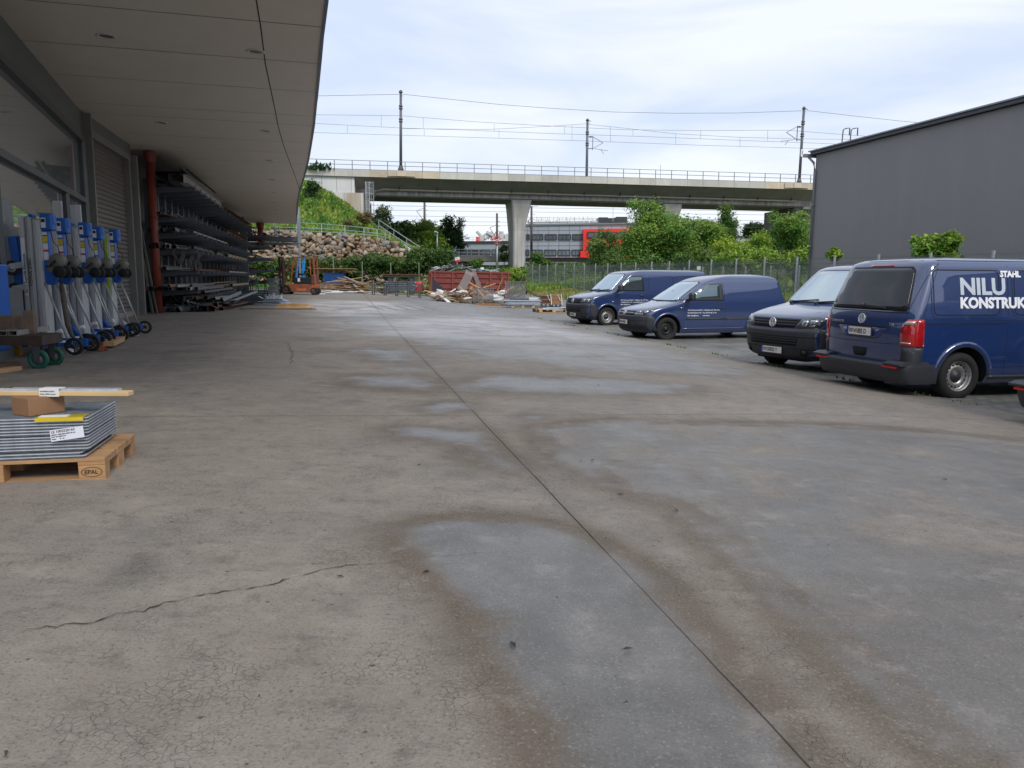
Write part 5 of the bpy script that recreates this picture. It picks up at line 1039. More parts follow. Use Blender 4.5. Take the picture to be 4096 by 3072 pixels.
# ================================================================== EQUIPMENT ALONG THE LEFT WALL
m_alu = mat('brushed_aluminium', (.50, .51, .53), .42, .25, var=.22, nscale=3, stretch=(6, 6, .6))
m_alud = mat('aluminium_recess', (.22, .225, .235), .5, .3, var=.2)
m_yell = mat('yellow_label', (.65, .48, .02), .5)
m_grdisc = mat('winch_grey', (.20, .20, .17), .5, .3, var=.2)
m_hose = mat('dirty_strap', (.10, .085, .065), .85, var=.4, nscale=20)
m_ltblue = mat('label_ink_blue', (.02, .05, .2), .5)
def make_lift(i, x, y, H, label, yaw=GRZ, tall=False):
    z = float(G(x, y))+.03; t = thing('material_lift', label, 'material lift', (x, y, z), yaw, group='blue and aluminium material lifts parked by the window')
    # local: +X away from wall (towards the yard), Z up; mast stands at x=0
    m = MB()
    for k, (cx, w, d, h) in enumerate(((-.13, .09, .20, H), (-.035, .095, .22, H-.03), (.065, .09, .24, H-.05))):
        m.box((cx, 0, .1+h/2), (w, d, h)); 
        for sy in (-1, 1): m.box((cx, sy*(d/2+.004), .1+h/2), (w*.55, .014, h-.04))
    m.box((-.02, -.142, .1+H*.5), (.006, .01, H)); m.build('mast', m_alu, t, bevel=.004)
    g = MB()
    for cx in (-.082, .016): g.box((cx, 0, .1+H/2), (.012, .25, H-.04))
    g.build('mast_groove', m_alud, t)
    b = MB(); b.box((.18, 0, H+.02), (.17, .17, .24)); b.box((.235, 0, H+.06), (.08, .13, .16)); b.box((-.03, 0, H+.11), (.07, .16, .05)); b.build('pulley_housing', m_bluepaint, t, bevel=.025)
    k = MB(); k.box((.15, -.088, H+.01), (.06, .008, .14)); k.box((.15, -.0885, H+.04), (.05, .009, .05), 1); k.build('housing_sticker', [m_white, m_ink], t)
    r = MB(); r.box((.145, 0, (H-.1+1.12)/2), (.085, .10, H-.1-1.12)); r.box((.15, 0, 1.20), (.10, .13, .30)); r.build('winch_post', m_bluepaint, t, bevel=.006)
    s_ = MB()
    for (z0, z1, mi) in ((H-.16, H-.12, 0), (H-.27, H-.18, 1), (H-.37, H-.28, 0), (H-.39, H-.375, 2), (H-.52, H-.40, 0)): s_.box((.145, -.0535, (z0+z1)/2), (.062, .006, z1-z0), mi)
    s_.build('warning_labels', [m_white, m_yell, m_redplastic], t)
    w = MB(); w.lathe((.30, -.06, 1.35), (0, 1, 0), [(0, -.05), (.100, -.05), (.108, -.04), (.108, -.02), (.05, -.01), (.05, .03), (.108, .04), (.108, .055), (0, .055)], 28); w.box((.24, -.01, 1.26), (.16, .12, .13)); w.build('winch_drum', m_grdisc, t)
    c = MB(); c.bar((.30, -.13, 1.35), (.22, -.15, 1.27), .018, .03); c.cyl((.22, -.15, 1.27), (.22, -.25, 1.27), .013, n=8); c.build('crank_handle', m_black, t)
    bk = MB(); bk.prism([(.09, 1.02), (.09, 1.20), (.27, 1.20), (.29, 1.14), (.25, 1.05), (.19, 1.0)], -.06, .06); bk.build('winch_bracket', m_bluepaint, t, bevel=.01)
    for sy in (-1, 1):
        q = MB(); cy = sy*.10-.10; q.lathe((.37, cy, 1.19), (0, sy, 0), [(0, -.025), (.075, -.03), (.085, -.018), (.085, .018), (.075, .03), (.035, .025), (.025, .035), (0, .035)], 24); q.build('loading_wheel', m_black, t)
    for sy in (-1, 1):
        q = MB(); q.cyl((.12+.07*(sy+1)/2, sy*.10, 1.04), (.44, sy*.24, .20), .016, n=10); q.build('brace', m_galv, t)
        l = MB(); l.box((.24, sy*.25, .15), (.48, .05, .06)); l.box((.47, sy*.24, .14), (.08, .08, .12)); l.build('leg', m_bluepaint, t, bevel=.006)
        wh = MB(); c_ = (.54, sy*.30, .128); wh.lathe(c_, (0, sy, 0), [(.088, -.025), (.118, -.027), (.128, -.013), (.128, .013), (.118, .027), (.088, .025), (.084, .005), (.088, -.025)], 32); wo_ = wh.build('wheel', m_black, t)
        sp = MB(); sp.lathe(c_, (0, sy, 0), [(.026, -.02), (.03, .02), (0, .025)], 16)
        for kk in range(8):
            a = kk*math.pi/4; sp.bar((c_[0]+.018*math.cos(a), c_[1], c_[2]+.018*math.sin(a)), (c_[0]+.088*math.cos(a), c_[1], c_[2]+.088*math.sin(a)), .011, .016, up=(0, 1, 0))
        sp.build('spokes', m_plastic, wo_)
        ft = MB(); ft.tube([(-.25, sy*.19, .58), (-.22, sy*.19, .46), (-.17, sy*.19, .38), (-.10, sy*.19, .32), (.0, sy*.2, .22), (.08, sy*.2, .12)], [.02, .032, .036, .045, .05, .036], n=8); ft.build('fork_arm', m_bluepaint, t)
    cs = MB(); cs.lathe((.48, -.30, .05), (0, 1, 0), [(.02, -.015), (.05, -.015), (.05, .015), (.02, .015)], 16); cs.build('caster', m_white, t)
    cr = MB(); cr.cyl((.0, -.20, .25), (.14, -.20, .29), .032, n=12); cr.box((.2, 0, .14), (.06, .5, .06)); cr.build('cross_tube', m_white, t)
    cb = MB(); cb.tube([(.24, -.09, H-.08), (.27, -.1, H-.25), (.33, -.1, 1.55), (.34, -.08, 1.44)], .006, n=6); cb.build('cable', m_black, t)
    # maker's lettering running up the mast side
    st = MB(); st.box((-.13, -.117, H-.62), (.055, .004, .82)); pl = st.build('name_strip', m_white, t)
    text_mesh('mast_lettering', 'Genie Superlift Advantage', .052, m_ltblue, pl, frameM((-.112, -.1205, H-1.0), (0, 0, 1), (-1, 0, 0)), xs=1.03, off=.001)
    return t
L0 = [(150, 875, 'nearest'), (213, 890, 'second'), (303, 905, 'third'), (357, 920, 'fourth'), (425, 930, 'farthest')]
LLAB = ['nearest material lift, black marker scrawl down its aluminium mast', 'second material lift, directly behind the nearest one, its winch drum half covered', 'middle material lift with two pale taller plates behind its mast', 'fourth material lift from the front with a spare wheel pair hanging low', 'farthest material lift with a bright lime strip, next to the roller shutter']
for i, (px, py, _) in enumerate(L0):
    d = .82*3078/(1098-py); p = PY(px, 1100, d)
    t = make_lift(i, p.x+.02, p.y, 1.88, LLAB[i], GRZ-R(7))
    if i == 0: text_mesh('marker_writing', 'VISINA 336C', .075, m_ink, t, frameM((-.03, -.128, .98), (0, 0, 1), (-1, 0, 0)))
    if i == 2:
        q = MB(); q.box((-.25, .05, 1.22), (.14, .04, 2.3)); q.box((-.05, .25, 1.2), (.16, .04, 2.25)); q.build('extension_plate', m_alu, t)
    if i == 4:
        q = MB(); q.box((.065, -.135, 1.35), (.05, .006, 1.1)); q.build('lime_strip', mat('lime_tape', (.35, .60, .02), .5), t)
# strap hanging between the first lifts, and a long white tube leaning down at the end
hz = MB(); pts = [PY(213+t_*3.2, 1110+t_*26, 13.3-.12*t_) for t_ in range(10)]; pts = [PY(235, 1108, 11.4), PY(248, 1150, 11.35), PY(255, 1200, 11.3), PY(262, 1250, 11.25), PY(272, 1300, 11.2), PY(284, 1335, 11.2), PY(300, 1360, 11.2)]
hz.tube(pts, [.03, .035, .04, .035, .04, .03, .02], n=8); tag(hz.build('lashing_strap', m_hose), 'dirty brown lashing strap hanging between the first two lifts', 'strap')
tb = MB(); tb.cyl(PY(418, 1238, 15.6), PG(548, 1348)+Vector((0, 0, .05)), .055, n=16); tag(tb.build('plastic_tube', mat('white_tube', (.50, .50, .48), .4)), 'long white plastic tube leaning on the farthest lift, its end on the ground', 'tube')
# planks in front of the lifts
def plank(name, label, a, b, w, h, m, cat='plank', z=0.0, roll=0, group=None):
    mb = MB(); A = Vector(a); B = Vector(b); mb.bar(A+Vector((0, 0, h/2+z)), B+Vector((0, 0, h/2+z)), w, h); return tag(mb.build(name, m, bevel=.003), label, cat, group)
gp = lambda px, py, dz=.012: PG(px, py)+Vector((0, 0, dz))
plank('wood_plank', 'short fresh wooden block lying on the planks in front of the lifts', gp(436, 1398, .05), gp(487, 1372, .05), .16, .075, m_wood)
plank('wood_plank', 'long fresh plank under the wooden block in front of the lifts', gp(400, 1390), gp(505, 1353), .10, .03, m_wood); plank('wood_plank', 'flat board behind the wooden block, close to the wheels of the lifts', gp(418, 1362), gp(500, 1335), .12, .03, m_wood)
plank('wood_plank', 'pale board running towards the white tube by the lifts', gp(450, 1375), gp(520, 1345), .06, .03, m_wood)
gl_ = MB(); rr2 = random.Random(2)
for i in range(14): a = gp(350+rr2.uniform(0, 75), 1395+rr2.uniform(0, 14)); b = a+Vector((rr2.uniform(-.18, .18), rr2.uniform(-.12, .12), rr2.uniform(0, .05))); gl_.bar(a+Vector((0, 0, .02)), b+Vector((0, 0, .03)), .04, .025)
tag(gl_.build('work_gloves', mat('orange_leather', (.30, .075, .025), .8, var=.3)), 'crumpled rust orange work gloves on the ground before the lifts', 'gloves')
# --- trolley with green wheels, extends out of the picture on the left
tr = thing('platform_trolley', 'low rusty platform trolley with green rimmed wheels at the left picture edge', 'trolley', PG(120, 1480), GRZ-R(8))
TX0 = tr.location.copy()
m_tro = mat('brown_trolley_paint', (.055, .035, .028), .7, var=.35, nscale=8)
m_grw = mat('green_wheel_rubber', (.008, .10, .065), .6, var=.2, nscale=10)
a = MB(); a.box((-.80, .25, .40), (1.92, .5, .05)); 
for y in (.0, .5): a.box((-.80, y, .37), (1.95, .035, .12))
for x in (.16, -1.73): a.box((x, .25, .37), (.035, .52, .12))
a.build('deck', m_tro, tr)
for (x, y) in ((.08, .06), (.08, .46), (-1.5, .06), (-1.5, .46), (-.62, .08)):
    w = MB(); w.lathe((x, y, .125), (0, 1, 0), [(.072, -.026), (.115, -.028), (.125, -.012), (.125, .012), (.115, .028), (.072, .026), (.07, 0), (.072, -.026)], 30); wo_ = w.build('wheel', m_grw, tr)
    h = MB(); h.lathe((x, y, .125), (0, -1, 0), [(.0, .02), (.02, .02), (.025, .012), (.074, .008), (.074, -.008), (0, -.012)], 24); h.build('wheel_disc', mat('worn_disc', (.22, .20, .18), .6, .3, var=.4), wo_)
    f = MB(); f.prism([(x-.028, .10), (x+.028, .10), (x+.05, .33), (x-.05, .33)], y-.045, y-.036); f.prism([(x-.028, .10), (x+.028, .10), (x+.05, .33), (x-.05, .33)], y+.036, y+.045); f.box((x, y, .325), (.11, .10, .02)); f.cyl((x, y-.055, .125), (x, y+.055, .125), .015, n=8); f.build('wheel_fork', m_dkmetal, tr)
m_boxs = mat('scribbled_steel', (.30, .29, .26), .5, .35, var=.45, nscale=18)
for k in range(2):
    L1 = 1.0; o = bar_obj('tube', .10, .062, L1, TX0+Vector((-.27+k*.115, -.06+.02*k, .43)), GRZ-.06, 0, 0, m_boxs, 'steel_hollow_section', ['left', 'right'][k]+' one of two bright hollow sections, ends towards the camera, on the green wheeled trolley', 'steel bar', 'two hollow sections on the trolley', t=.006)
def rough_block(name, label, c, d, m, cat, rz=0, group=None, bev=.012, M=None):
    b = MB(); b.box(c, d, rz=rz, M=M); return tag(b.build(name, m, bevel=bev), label, cat, group)
rough_block('wood_block', 'dark rough timber block standing on the trolley behind the hollow sections', TX0+Vector((-.20, .40, .57)), (.12, .14, .30), m_wood_old, 'wood block', .3)
rough_block('wood_block', 'broad mouldy timber offcut lying on the trolley at the left picture edge', TX0+Vector((-.55, .38, .54)), (.40, .25, .24), m_wood_old, 'wood block', .1)
rough_block('yellow_board', 'upright yellow board between the two blue machines on the left', PY(56, 1290, 11.2), (.16, .05, 1.05), mat('weathered_yellow', (.42, .22, .03), .7, var=.25, nscale=9), 'board', -.1)
# blue machines at the left edge (trolley backs standing upright)
bm1 = thing('blue_trolley', 'blue steel hand trolley standing upright with two casters beside the first lift', 'hand trolley', PY(70, 1400, 11.3), GRZ)
o = bm1.location; a = MB(); pA = PY(72, 1030, 11.3)-o; pB = PY(80, 1300, 11.3)-o
a.bar((pA.x+.02, pA.y, pA.z+.22), (pB.x+.12, pB.y, .05), .20, .10, up=(0, 1, 0)); a.bar((pA.x-.02, pA.y-.02, pA.z+.30), (pA.x+.02, pA.y-.02, pA.z-.2), .12, .12, up=(0, 1, 0)); a.build('frame', m_bluepaint, bm1, bevel=.01); bm1.rotation_euler = (0, 0, 0)
for (px, py) in ((48, 1072), (62, 1160)):
    c = PY(px, py, 11.05)-o; w = MB(); w.lathe(c, (.2, -1, 0), [(.0, .03), (.03, .03), (.035, .02), (.062, .02), (.065, .025), (.10, .02), (.105, 0), (.10, -.02), (0, -.02)], 24); w.build('caster', m_black, bm1)
    w = MB(); w.lathe(c, (.2, -1, 0), [(0, .032), (.06, .026), (.062, .018)], 20); w.bar(c+Vector((0, -.03, .02)), c+Vector((.17, -.02, .05)), .03, .08); w.build('caster_fork', m_galv, bm1)
bm2 = MB(); c = PY(-22, 1232, 10.3); bm2.box(c+Vector((-.12, 0, -.05)), (.36, .3, 1.05)); bm2.box(c+Vector((.085, 0, .22)), (.07, .32, .72)); bm2.box(c+Vector((.06, -.16, .55)), (.1, .05, .12))
tag(bm2.build('blue_cabinet', mat('bright_blue_sheet', (.012, .12, .50), .4, .1, var=.1), bevel=.02), 'bright blue steel cabinet cut off by the left picture edge', 'cabinet')
bm3 = MB(); c = PY(35, 1260, 10.7); bm3.box(c, (.26, .3, .75)); tag(bm3.build('grey_bin', mat('grey_box', (.13, .135, .14), .6), bevel=.02), 'narrow grey sheet box in the shade beside the bright blue cabinet', 'box')
plank('wood_plank', 'end of a pale plank on the ground below the trolley, cut off on the left', gp(-160, 1520), gp(72, 1484), .12, .05, m_wood, z=0); plank('wood_plank', 'old brown batten lying just behind the pale plank end under the trolley', gp(-160, 1490), gp(75, 1466), .10, .055, m_wood_old)

# --- pallet with gratings in the foreground
c0 = PG(425, 1926)
pa = thing('euro_pallet', 'wooden pallet stamped EPAL in the left foreground under a stack of gratings', 'pallet', c0, 0)
PYAW = R(13); pa.rotation_euler = (0, 0, PYAW); pa.matrix_basis = Matrix.Translation(c0) @ Matrix.Rotation(PYAW, 4, 'Z')
def make_pallet(root, wood, L=1.2, Wd=.8, nails=True):
    # local: origin at front right bottom corner, extends to -X and +Y
    xs = (-.0725, -L/2, -L+.0725)
    for y in (.05, Wd/2, Wd-.05):
        b = MB(); b.box((-L/2, y, .011), (L, .10 if y != Wd/2 else .145, .022)); b.build('bottom_board', wood, root, bevel=.003)
        for x in xs: b = MB(); b.box((x, y, .061), (.143, .098 if y != Wd/2 else .143, .078)); b.build('block', wood, root, bevel=.003)
    for x in xs: b = MB(); b.box((x, Wd/2, .111), (.145, Wd, .021)); b.build('stringer', wood, root, bevel=.003)
    for y, w in ((.0725, .145), (Wd*.29, .10), (Wd/2, .13), (Wd*.71, .10), (Wd-.0725, .145)): b = MB(); b.box((-L/2, y, .133), (L, w, .0215)); b.build('deck_board', wood, root, bevel=.003)
m_pal = mat('pallet_wood', (.42, .235, .105), .78, var=.22, nscale=4, bump=.25, bscale=40, col2=(.34, .20, .10), n2=5, stretch=(.6, 3, 3))
make_pallet(pa, m_pal, Wd=.70)
ink = mat('burnt_brand_ink', (.045, .022, .01), .9)
text_mesh('stamp', 'EPAL', .034, ink, pa, frameM((-.112, -.0003, .049), (1, 0, 0), (0, 0, 1)), xs=.98, off=.0004)
ov = MB(); P_ = [(-.0725+.056*math.cos(a), -.0008, .061+.029*math.sin(a)) for a in np.linspace(0, 2*math.pi, 41)[:-1]]
n_ = len(P_); V = []; 
for s_ in (1.0, .93): V += [(-.0725+.056*s_*math.cos(a), -.0012, .061+.029*(s_ if s_ == 1 else .90)*math.sin(a)) for a in np.linspace(0, 2*math.pi, 41)[:-1]]
ov.add(V, [(i, (i+1) % n_, n_+(i+1) % n_, n_+i) for i in range(n_)]); ov.build('stamp', ink, pa)
# grating stack: 13 bright galvanised gratings
m_grt = mat('grating_zinc', (.58, .62, .68), .36, .5, var=.2, nscale=14)
m_gband = mat('grating_band_zinc', (.15, .165, .18), .5, .5, var=.45, nscale=22)
m_grid = mat('grating_dark', (.26, .29, .33), .4, .6, var=.25, nscale=20)
gx1, gy0, gL, gW = -.125, .012, 1.0, .585
GR = []
def grating(k, z, dx, dy):
    o = thing('steel_grating', None, 'grating', (0, 0, 0)); o.matrix_basis = pa.matrix_basis @ Matrix.Translation((gx1+dx, gy0+dy, z)); o.location = o.matrix_basis.to_translation(); o.rotation_euler = (0, 0, PYAW)
    f = MB(); h = .0165
    f.box((-gL/2, .0035, h/2), (gL-.01, .003, h), 1); f.box((-gL/2, gW-.0015, h/2), (gL, .003, h), 1); f.box((-.0045, gW/2, h/2), (.003, gW-.006, h), 1); f.box((-gL+.0015, gW/2, h/2), (.003, gW-.006, h), 1)
    f.box((-gL/2, -.001, h-.003), (gL, .010, .006)); f.box((.001, gW/2, h-.003), (.010, gW-.01, .006))
    f.build('frame', [m_grt, m_gband], o)
    g = MB()
    for i in range(1, 33): x = -gL*i/33; g.box((x, gW/2, h/2), (.0025, gW-.008, h-.004))
    if k > 10 or True:
        for j in range(1, 22): y = gW*j/22; g.box((-gL/2, y, h-.003), (gL-.008, .006, .005))
    g.build('bars', m_grid, o)
    return o
g0 = grating(0, .1455, .02, -.008); GR.append(g0)
for k in range(1, 13):
    o = copy_tree(g0); z = .1455+k*.0174+(.004 if k > 1 else 0)+(.004 if k > 6 else 0); off = .035 if k > 1 else 0; o.location = (pa.matrix_basis @ Matrix.Translation((gx1+(.0 if k else .02)+off+random.uniform(-.003, .003), gy0+random.uniform(-.004, .004)+(.02 if k > 1 else 0), z))).to_translation(); GR.append(o)
nth = ['lowest grating of the stack, lying directly on the pallet', 'second grating from the bottom, set back like the lowest', 'third grating from the pallet', 'fourth grating from the pallet', 'fifth grating from the pallet', 'sixth grating, just below the gap with the white paper note', 'seventh grating, just above the gap at the white paper note', 'sixth grating from the top of the stack', 'fifth grating from the top of the stack', 'fourth grating from the top of the stack', 'third grating from the top of the stack', 'grating directly under the topmost one', 'topmost grating carrying the cardboard box and yellow strap label']
for o, l in zip(GR, nth): tag(o, 'galvanised steel '+l, 'grating', 'galvanised gratings stacked on the pallet')
MP = pa.matrix_basis; ztop = .1455+12*.0174+.008+.0165
def ploc(o): o.matrix_basis = MP.copy(); return o
b = MB(); b.box((-.40, .225, ztop+.0535), (.165, .215, .105), rz=R(-40)); tag(ploc(b.build('cardboard_box', mat('cardboard', (.27, .145, .075), .8, var=.08, nscale=5, bump=.05), bevel=.003)), 'small brown cardboard box on top of the grating stack', 'cardboard box')
b = MB(); b.box((-.225, .06, ztop+.004), (.25, .10, .004)); b.box((-.225, .004, ztop-.005), (.25, .003, .02)); yl = tag(ploc(b.build('yellow_label', mat('yellow_film', (.62, .45, .01), .3, coat=.6))), 'yellow plastic label pocket on the front edge of the top grating', 'label')
b = MB(); b.box((-.265, .06, ztop+.0075), (.15, .06, .002)); b.build('paper_strip', m_white, yl)
b = MB(); sh_ = Matrix.Translation((-.185, -.008, .292)) @ Matrix.Rotation(R(-7), 4, 'Y') @ Matrix.Rotation(R(-8), 4, 'X'); b.box((0, 0, 0), (.175, .0015, .066), M=sh_); nt_ = tag(ploc(b.build('paper_note', mat('paper_lilac_white', (.62, .63, .70), .7, var=.04))), 'white printed paper note hanging from the side of the grating stack', 'paper note')
nM = sh_ @ frameM((-.082, -.0015, .014), (1, 0, 0), (0, 0, 1))
for t_, sz, dz in (('LE 1002520163', .020, 0), ('MARO 1000x990 30/30 30 o.E', .010, -.014), ('ROST GITTERMATTE', .008, -.025), ('Menge:        25   qm', .008, -.037)): text_mesh('note_print', t_, sz, m_ink, nt_, nM @ Matrix.Translation((0, dz, 0)), off=.0002)
b = MB(); 
for k in range(12): b.box((-.105+.002*random.uniform(-1, 2), gy0+gW+.02, .23+k*.031), (.012, .02, .02))
# long lath bundle lying over the box
lz = ztop+.1065; lx, ly = PY(524, 1565, 4.50).x, 4.50; LM = Matrix.Translation((lx, ly, c0.z)) @ Matrix.Rotation(R(.8), 4, 'Z')
def lbox(name, c, d, m, parent=None, bev=0):
    b = MB(); b.box(c, d); o = b.build(name, m, parent, bevel=bev)
    if parent is None: o.matrix_basis = LM.copy()
    return o
lt = tag(lbox('timber_lath', (-.86, 0, lz+.014), (1.72, .07, .028), mat('pale_pine', (.60, .42, .21), .7, var=.15, nscale=5, stretch=(.4, 3, 3)), bev=.004), 'long pale pine lath lying across the cardboard box', 'lath')
tag(lbox('metal_rail', (-.90, .008, lz+.035), (1.66, .055, .013), m_grt), 'thin zinc rail strapped on top of the pine lath', 'rail')
b = MB(); b.box((-.46, -.0365, lz+.02), (.115, .003, .046)); b.box((-.46, 0, lz+.0435), (.115, .07, .003)); pp = b.build('paper_band', m_white, lt)
for i, t_ in enumerate(('NORMBAULEISTE', 'Fichte 20/80 sortiert')): text_mesh('band_print', t_, .011, m_ink, pp, frameM((-.512, -.0385, lz+.024-.016*i), (1, 0, 0), (0, 0, 1)))
text_mesh('band_print', 'H H F8', .028, m_ink, lt, frameM((-.70, .02, lz+.0425), (-1, 0, 0), (0, -1, 0)), off=.001)
# ================================================================== VIADUCT
def px_line(pA, pB): return lambda t: pA.lerp(pB, t)
BA = Vector((-24.6, 92.0, 0)); BB = Vector((39.6, 101.0, 0)); BD = (BB-BA).normalized(); BN = Vector((-BD.y, BD.x, 0))   # BN points away from the camera
BL = (BB-BA).length
def BP(s, p, z): q = BA+BD*s+BN*p; return Vector((q.x, q.y, z+1.2))      # z relative to the camera height
def bz(s): return 12.45-.0045*(s)                                             # gentle fall
S0, S1 = -25, BL+45
br_ = thing('railway_viaduct', 'long pale concrete railway viaduct crossing high behind the yard', 'viaduct', BP(BL/2, 4, -1.2))
prof = [(0, 0), (0, -.70), (.35, -.76), (3.0, -1.80), (3.0, -1.82)]
def sweep(mb, prof, s0, s1, n=30, mi=0, mis=None):
    V = []; Fc = []; k = len(prof)
    for i in range(n+1):
        s = s0+(s1-s0)*i/n
        for p, z in prof: V.append(tuple(BP(s, p, bz(s)+z)))
    for i in range(n):
        for j in range(k-1): Fc.append((i*k+j, (i+1)*k+j, (i+1)*k+j+1, i*k+j+1))
    o = len(mb.f); mb.add(V, Fc, mi)
    if mis:
        for q in range(len(Fc)): mb.m[o+q] = mis[q % (k-1)]
m_under = mat('deck_underside_concrete', (.36, .325, .32), .9, var=.2, nscale=.5, stretch=(1, 1, .5))  # concrete tone for the underside of the deck
d = MB(); sweep(d, [(0.06, -.02), (.06, -.72), (.35, -.78), (3.0, -1.82), (3.0, -2.50), (3.3, -2.66), (9.4, -2.66), (9.7, -2.5), (9.7, -1.8), (12.4, -.78), (12.6, -.72), (12.6, -.02), (.06, -.02)], S0, S1, mis=[0, 0, 1, 2, 1, 1, 1, 1, 1, 1, 0, 0])
m_web = mat('streaked_girder_concrete', (.37, .345, .34), .9, var=.55, nscale=1.0, stretch=(2.5, 1, .15))
d.build('deck', [m_conc, m_under, m_web], br_, world=True)
# edge beam made of precast elements, each a bit different in tone
m_eb = mat('edge_beam_concrete', (.50, .485, .43), .85, var=.12, nscale=1.2, bump=.15, island=.14, stretch=(1, 1, .4)); m_ebb = mat('edge_beam_bluish', (.36, .42, .50), .85, var=.15, nscale=1); m_ebt = mat('edge_beam_tan', (.52, .44, .33), .85, var=.15, nscale=1, island=.1)
e = MB(); s = S0
def pole_s(px):   # s where image column px meets the near edge
    dd = ray(px, 700); n = BN; t = (BA-Vector((0, 0, 0))).dot(n)/dd.dot(n); q = CC+dd*t; return (q-BA).dot(BD)
sp = [pole_s(1606), pole_s(3187)]
while s < S1:
    w = 2.05; mi = 0
    if 7.6 < s-pole_s(1230) and abs(s-pole_s(1420)) < 1.6: mi = 1
    for q in sp:
        if abs(s+1-q) < 4.4: mi = 2
    dz = 0.0
    a, b = BP(s+.012, 0, bz(s)), BP(s+w-.012, 0, bz(s+w)); out = -BN*.0
    V = []
    for P_, in ((a,), (b,)):
        V += [P_-BN*.05+Vector((0, 0, .04)), P_+BN*.45+Vector((0, 0, .04)), P_+BN*.45-Vector((0, 0, .74)), P_-BN*.05-Vector((0, 0, .74))]
    e.add([tuple(v_) for v_ in V], [(0,1,2,3), (7,6,5,4), (0,4,5,1), (1,5,6,2), (2,6,7,3), (3,7,4,0)], mi); s += w
for q in sp:      # little widened pads below the masts
    for sg in (-1, 1): e.bar(BP(q+sg*1.6, -.06, bz(q)-.28), BP(q, -.28, bz(q)-.28), .30, .64, mi=2)
    e.bar(BP(q-.5, -.2, bz(q)-.28), BP(q+.5, -.2, bz(q)-.28), .5, .64, mi=2)
e.build('edge_beam', [m_eb, m_ebb, m_ebt], br_, world=True)
# railing
m_rail = mat('railing_grey', (.16, .15, .145), .6, .2)
r = MB()
s = S0
while s < S1: r.bar(BP(s, .12, bz(s)), BP(s, .12, bz(s)+1.12), .075); s += 2.05
for z in (1.12, .62, .1): 
    for i in range(24): a = S0+(S1-S0)*i/24; b = S0+(S1-S0)*(i+1)/24; r.bar(BP(a, .12, bz(a)+z), BP(b, .12, bz(b)+z), .055, open_=True)
r.build('railing', m_rail, br_, world=True)
r = MB()
for i in range(24): a = S0+(S1-S0)*i/24; b = S0+(S1-S0)*(i+1)/24; r.bar(BP(a, 12.4, bz(a)+1.1), BP(b, 12.4, bz(b)+1.1), .05, open_=True)
s = S0
while s < S1: r.bar(BP(s, 12.4, bz(s)), BP(s, 12.4, bz(s)+1.1), .06); s += 2.05
r.build('railing', m_rail, br_, world=True)
# drain pipe under the cantilever
pp = MB(); a0 = pole_s(1492); pts = [BP(a0, 2.7, bz(0)-3.0), BP(a0+.2, 2.5, bz(0)-2.1), BP(a0+1.2, 2.45, bz(0)-1.9)]+[BP(a0+1.2+(pole_s(3195)-a0)*i/20, 2.45, bz((BL)*i/20)-1.93) for i in range(1, 21)]
pp.tube(pts, .13, n=10); pp.build('drain_pipe', mat('beige_pipe', (.40, .37, .30), .6), br_, world=True)
hb = MB()
for i in range(14): q = a0+3+i*4.6; hb.bar(BP(q, 2.0, bz(q)-1.55), BP(q, 2.4, bz(q)-1.95), .10)
hb.build('pipe_bracket', m_dkmetal, br_, world=True)
def pier(pxl, pxr_top, pxl_b, pxr_b, m=m_conc_white):
    # image columns used only to size it; stands under the girder
    s0, s1 = pole_s(pxl)*1.0, pole_s(pxr_top); k = 96.5/93.5
    def SP(px, p):
        dd = ray(px, 900); t = (BA+BN*p).dot(BN)/dd.dot(BN); q = CC+dd*t; return (q-BA).dot(BD)
    a, b, c, d_ = SP(pxl, 3.2), SP(pxr_top, 3.2), SP(pxl_b, 3.2), SP(pxr_b, 3.2); mid = (a+b)/2
    lev = [(-2.64, a, b, 0), (-3.4, a+.02*(c-a)+.12, b-.12, 0), (-4.8, a+.62*(c-a), b+.62*(d_-b), .3), (-6.4, c, d_, .5), (-13.6, c, d_, .5)]
    mb = MB(); V = []
    for z, x0, x1, ins in lev:
        ch = .16
        for (ss, p_) in ((x0+ch, 3.05+ins), (x1-ch, 3.05+ins), (x1, 3.05+ins+ch), (x1, 9.3-ins-ch), (x1-ch, 9.3-ins), (x0+ch, 9.3-ins), (x0, 9.3-ins-ch), (x0, 3.05+ins+ch)): V.append(tuple(BP(ss, p_, bz(mid)+z)))
    n = 8; Fc = [tuple(range(n)), tuple(range(len(V)-1, len(V)-1-n, -1))]
    for i in range(len(lev)-1):
        for j in range(n): Fc.append((i*n+j, i*n+(j+1) % n, (i+1)*n+(j+1) % n, (i+1)*n+j))
    mb.add(V, Fc)
    for f_ in (.33, .72):     # shutter joints, slightly raised
        for (z0, z1) in ((-2.7, -4.8), (-4.8, -6.4), (-6.4, -13)):
            def X(z):
                zs_ = [l[0] for l in lev][::-1]; xa = np.interp(z, zs_, [l[1] for l in lev][::-1]); xb = np.interp(z, zs_, [l[2] for l in lev][::-1]); i_ = np.interp(z, zs_, [l[3] for l in lev][::-1]); return xa+(xb-xa)*f_, i_
            (xa, ia), (xb, ib) = X(z0), X(z1); mb.bar(BP(xa, 3.035+ia, bz(mid)+z0), BP(xb, 3.035+ib, bz(mid)+z1), .05, .02, mi=1)
    mb.build('pier', [m, m_conc], br_, world=True)
pier(2045, 2125, 2056, 2102); pier(2650, 2726, 2661, 2703); pier(3420, 3500, 3430, 3480)
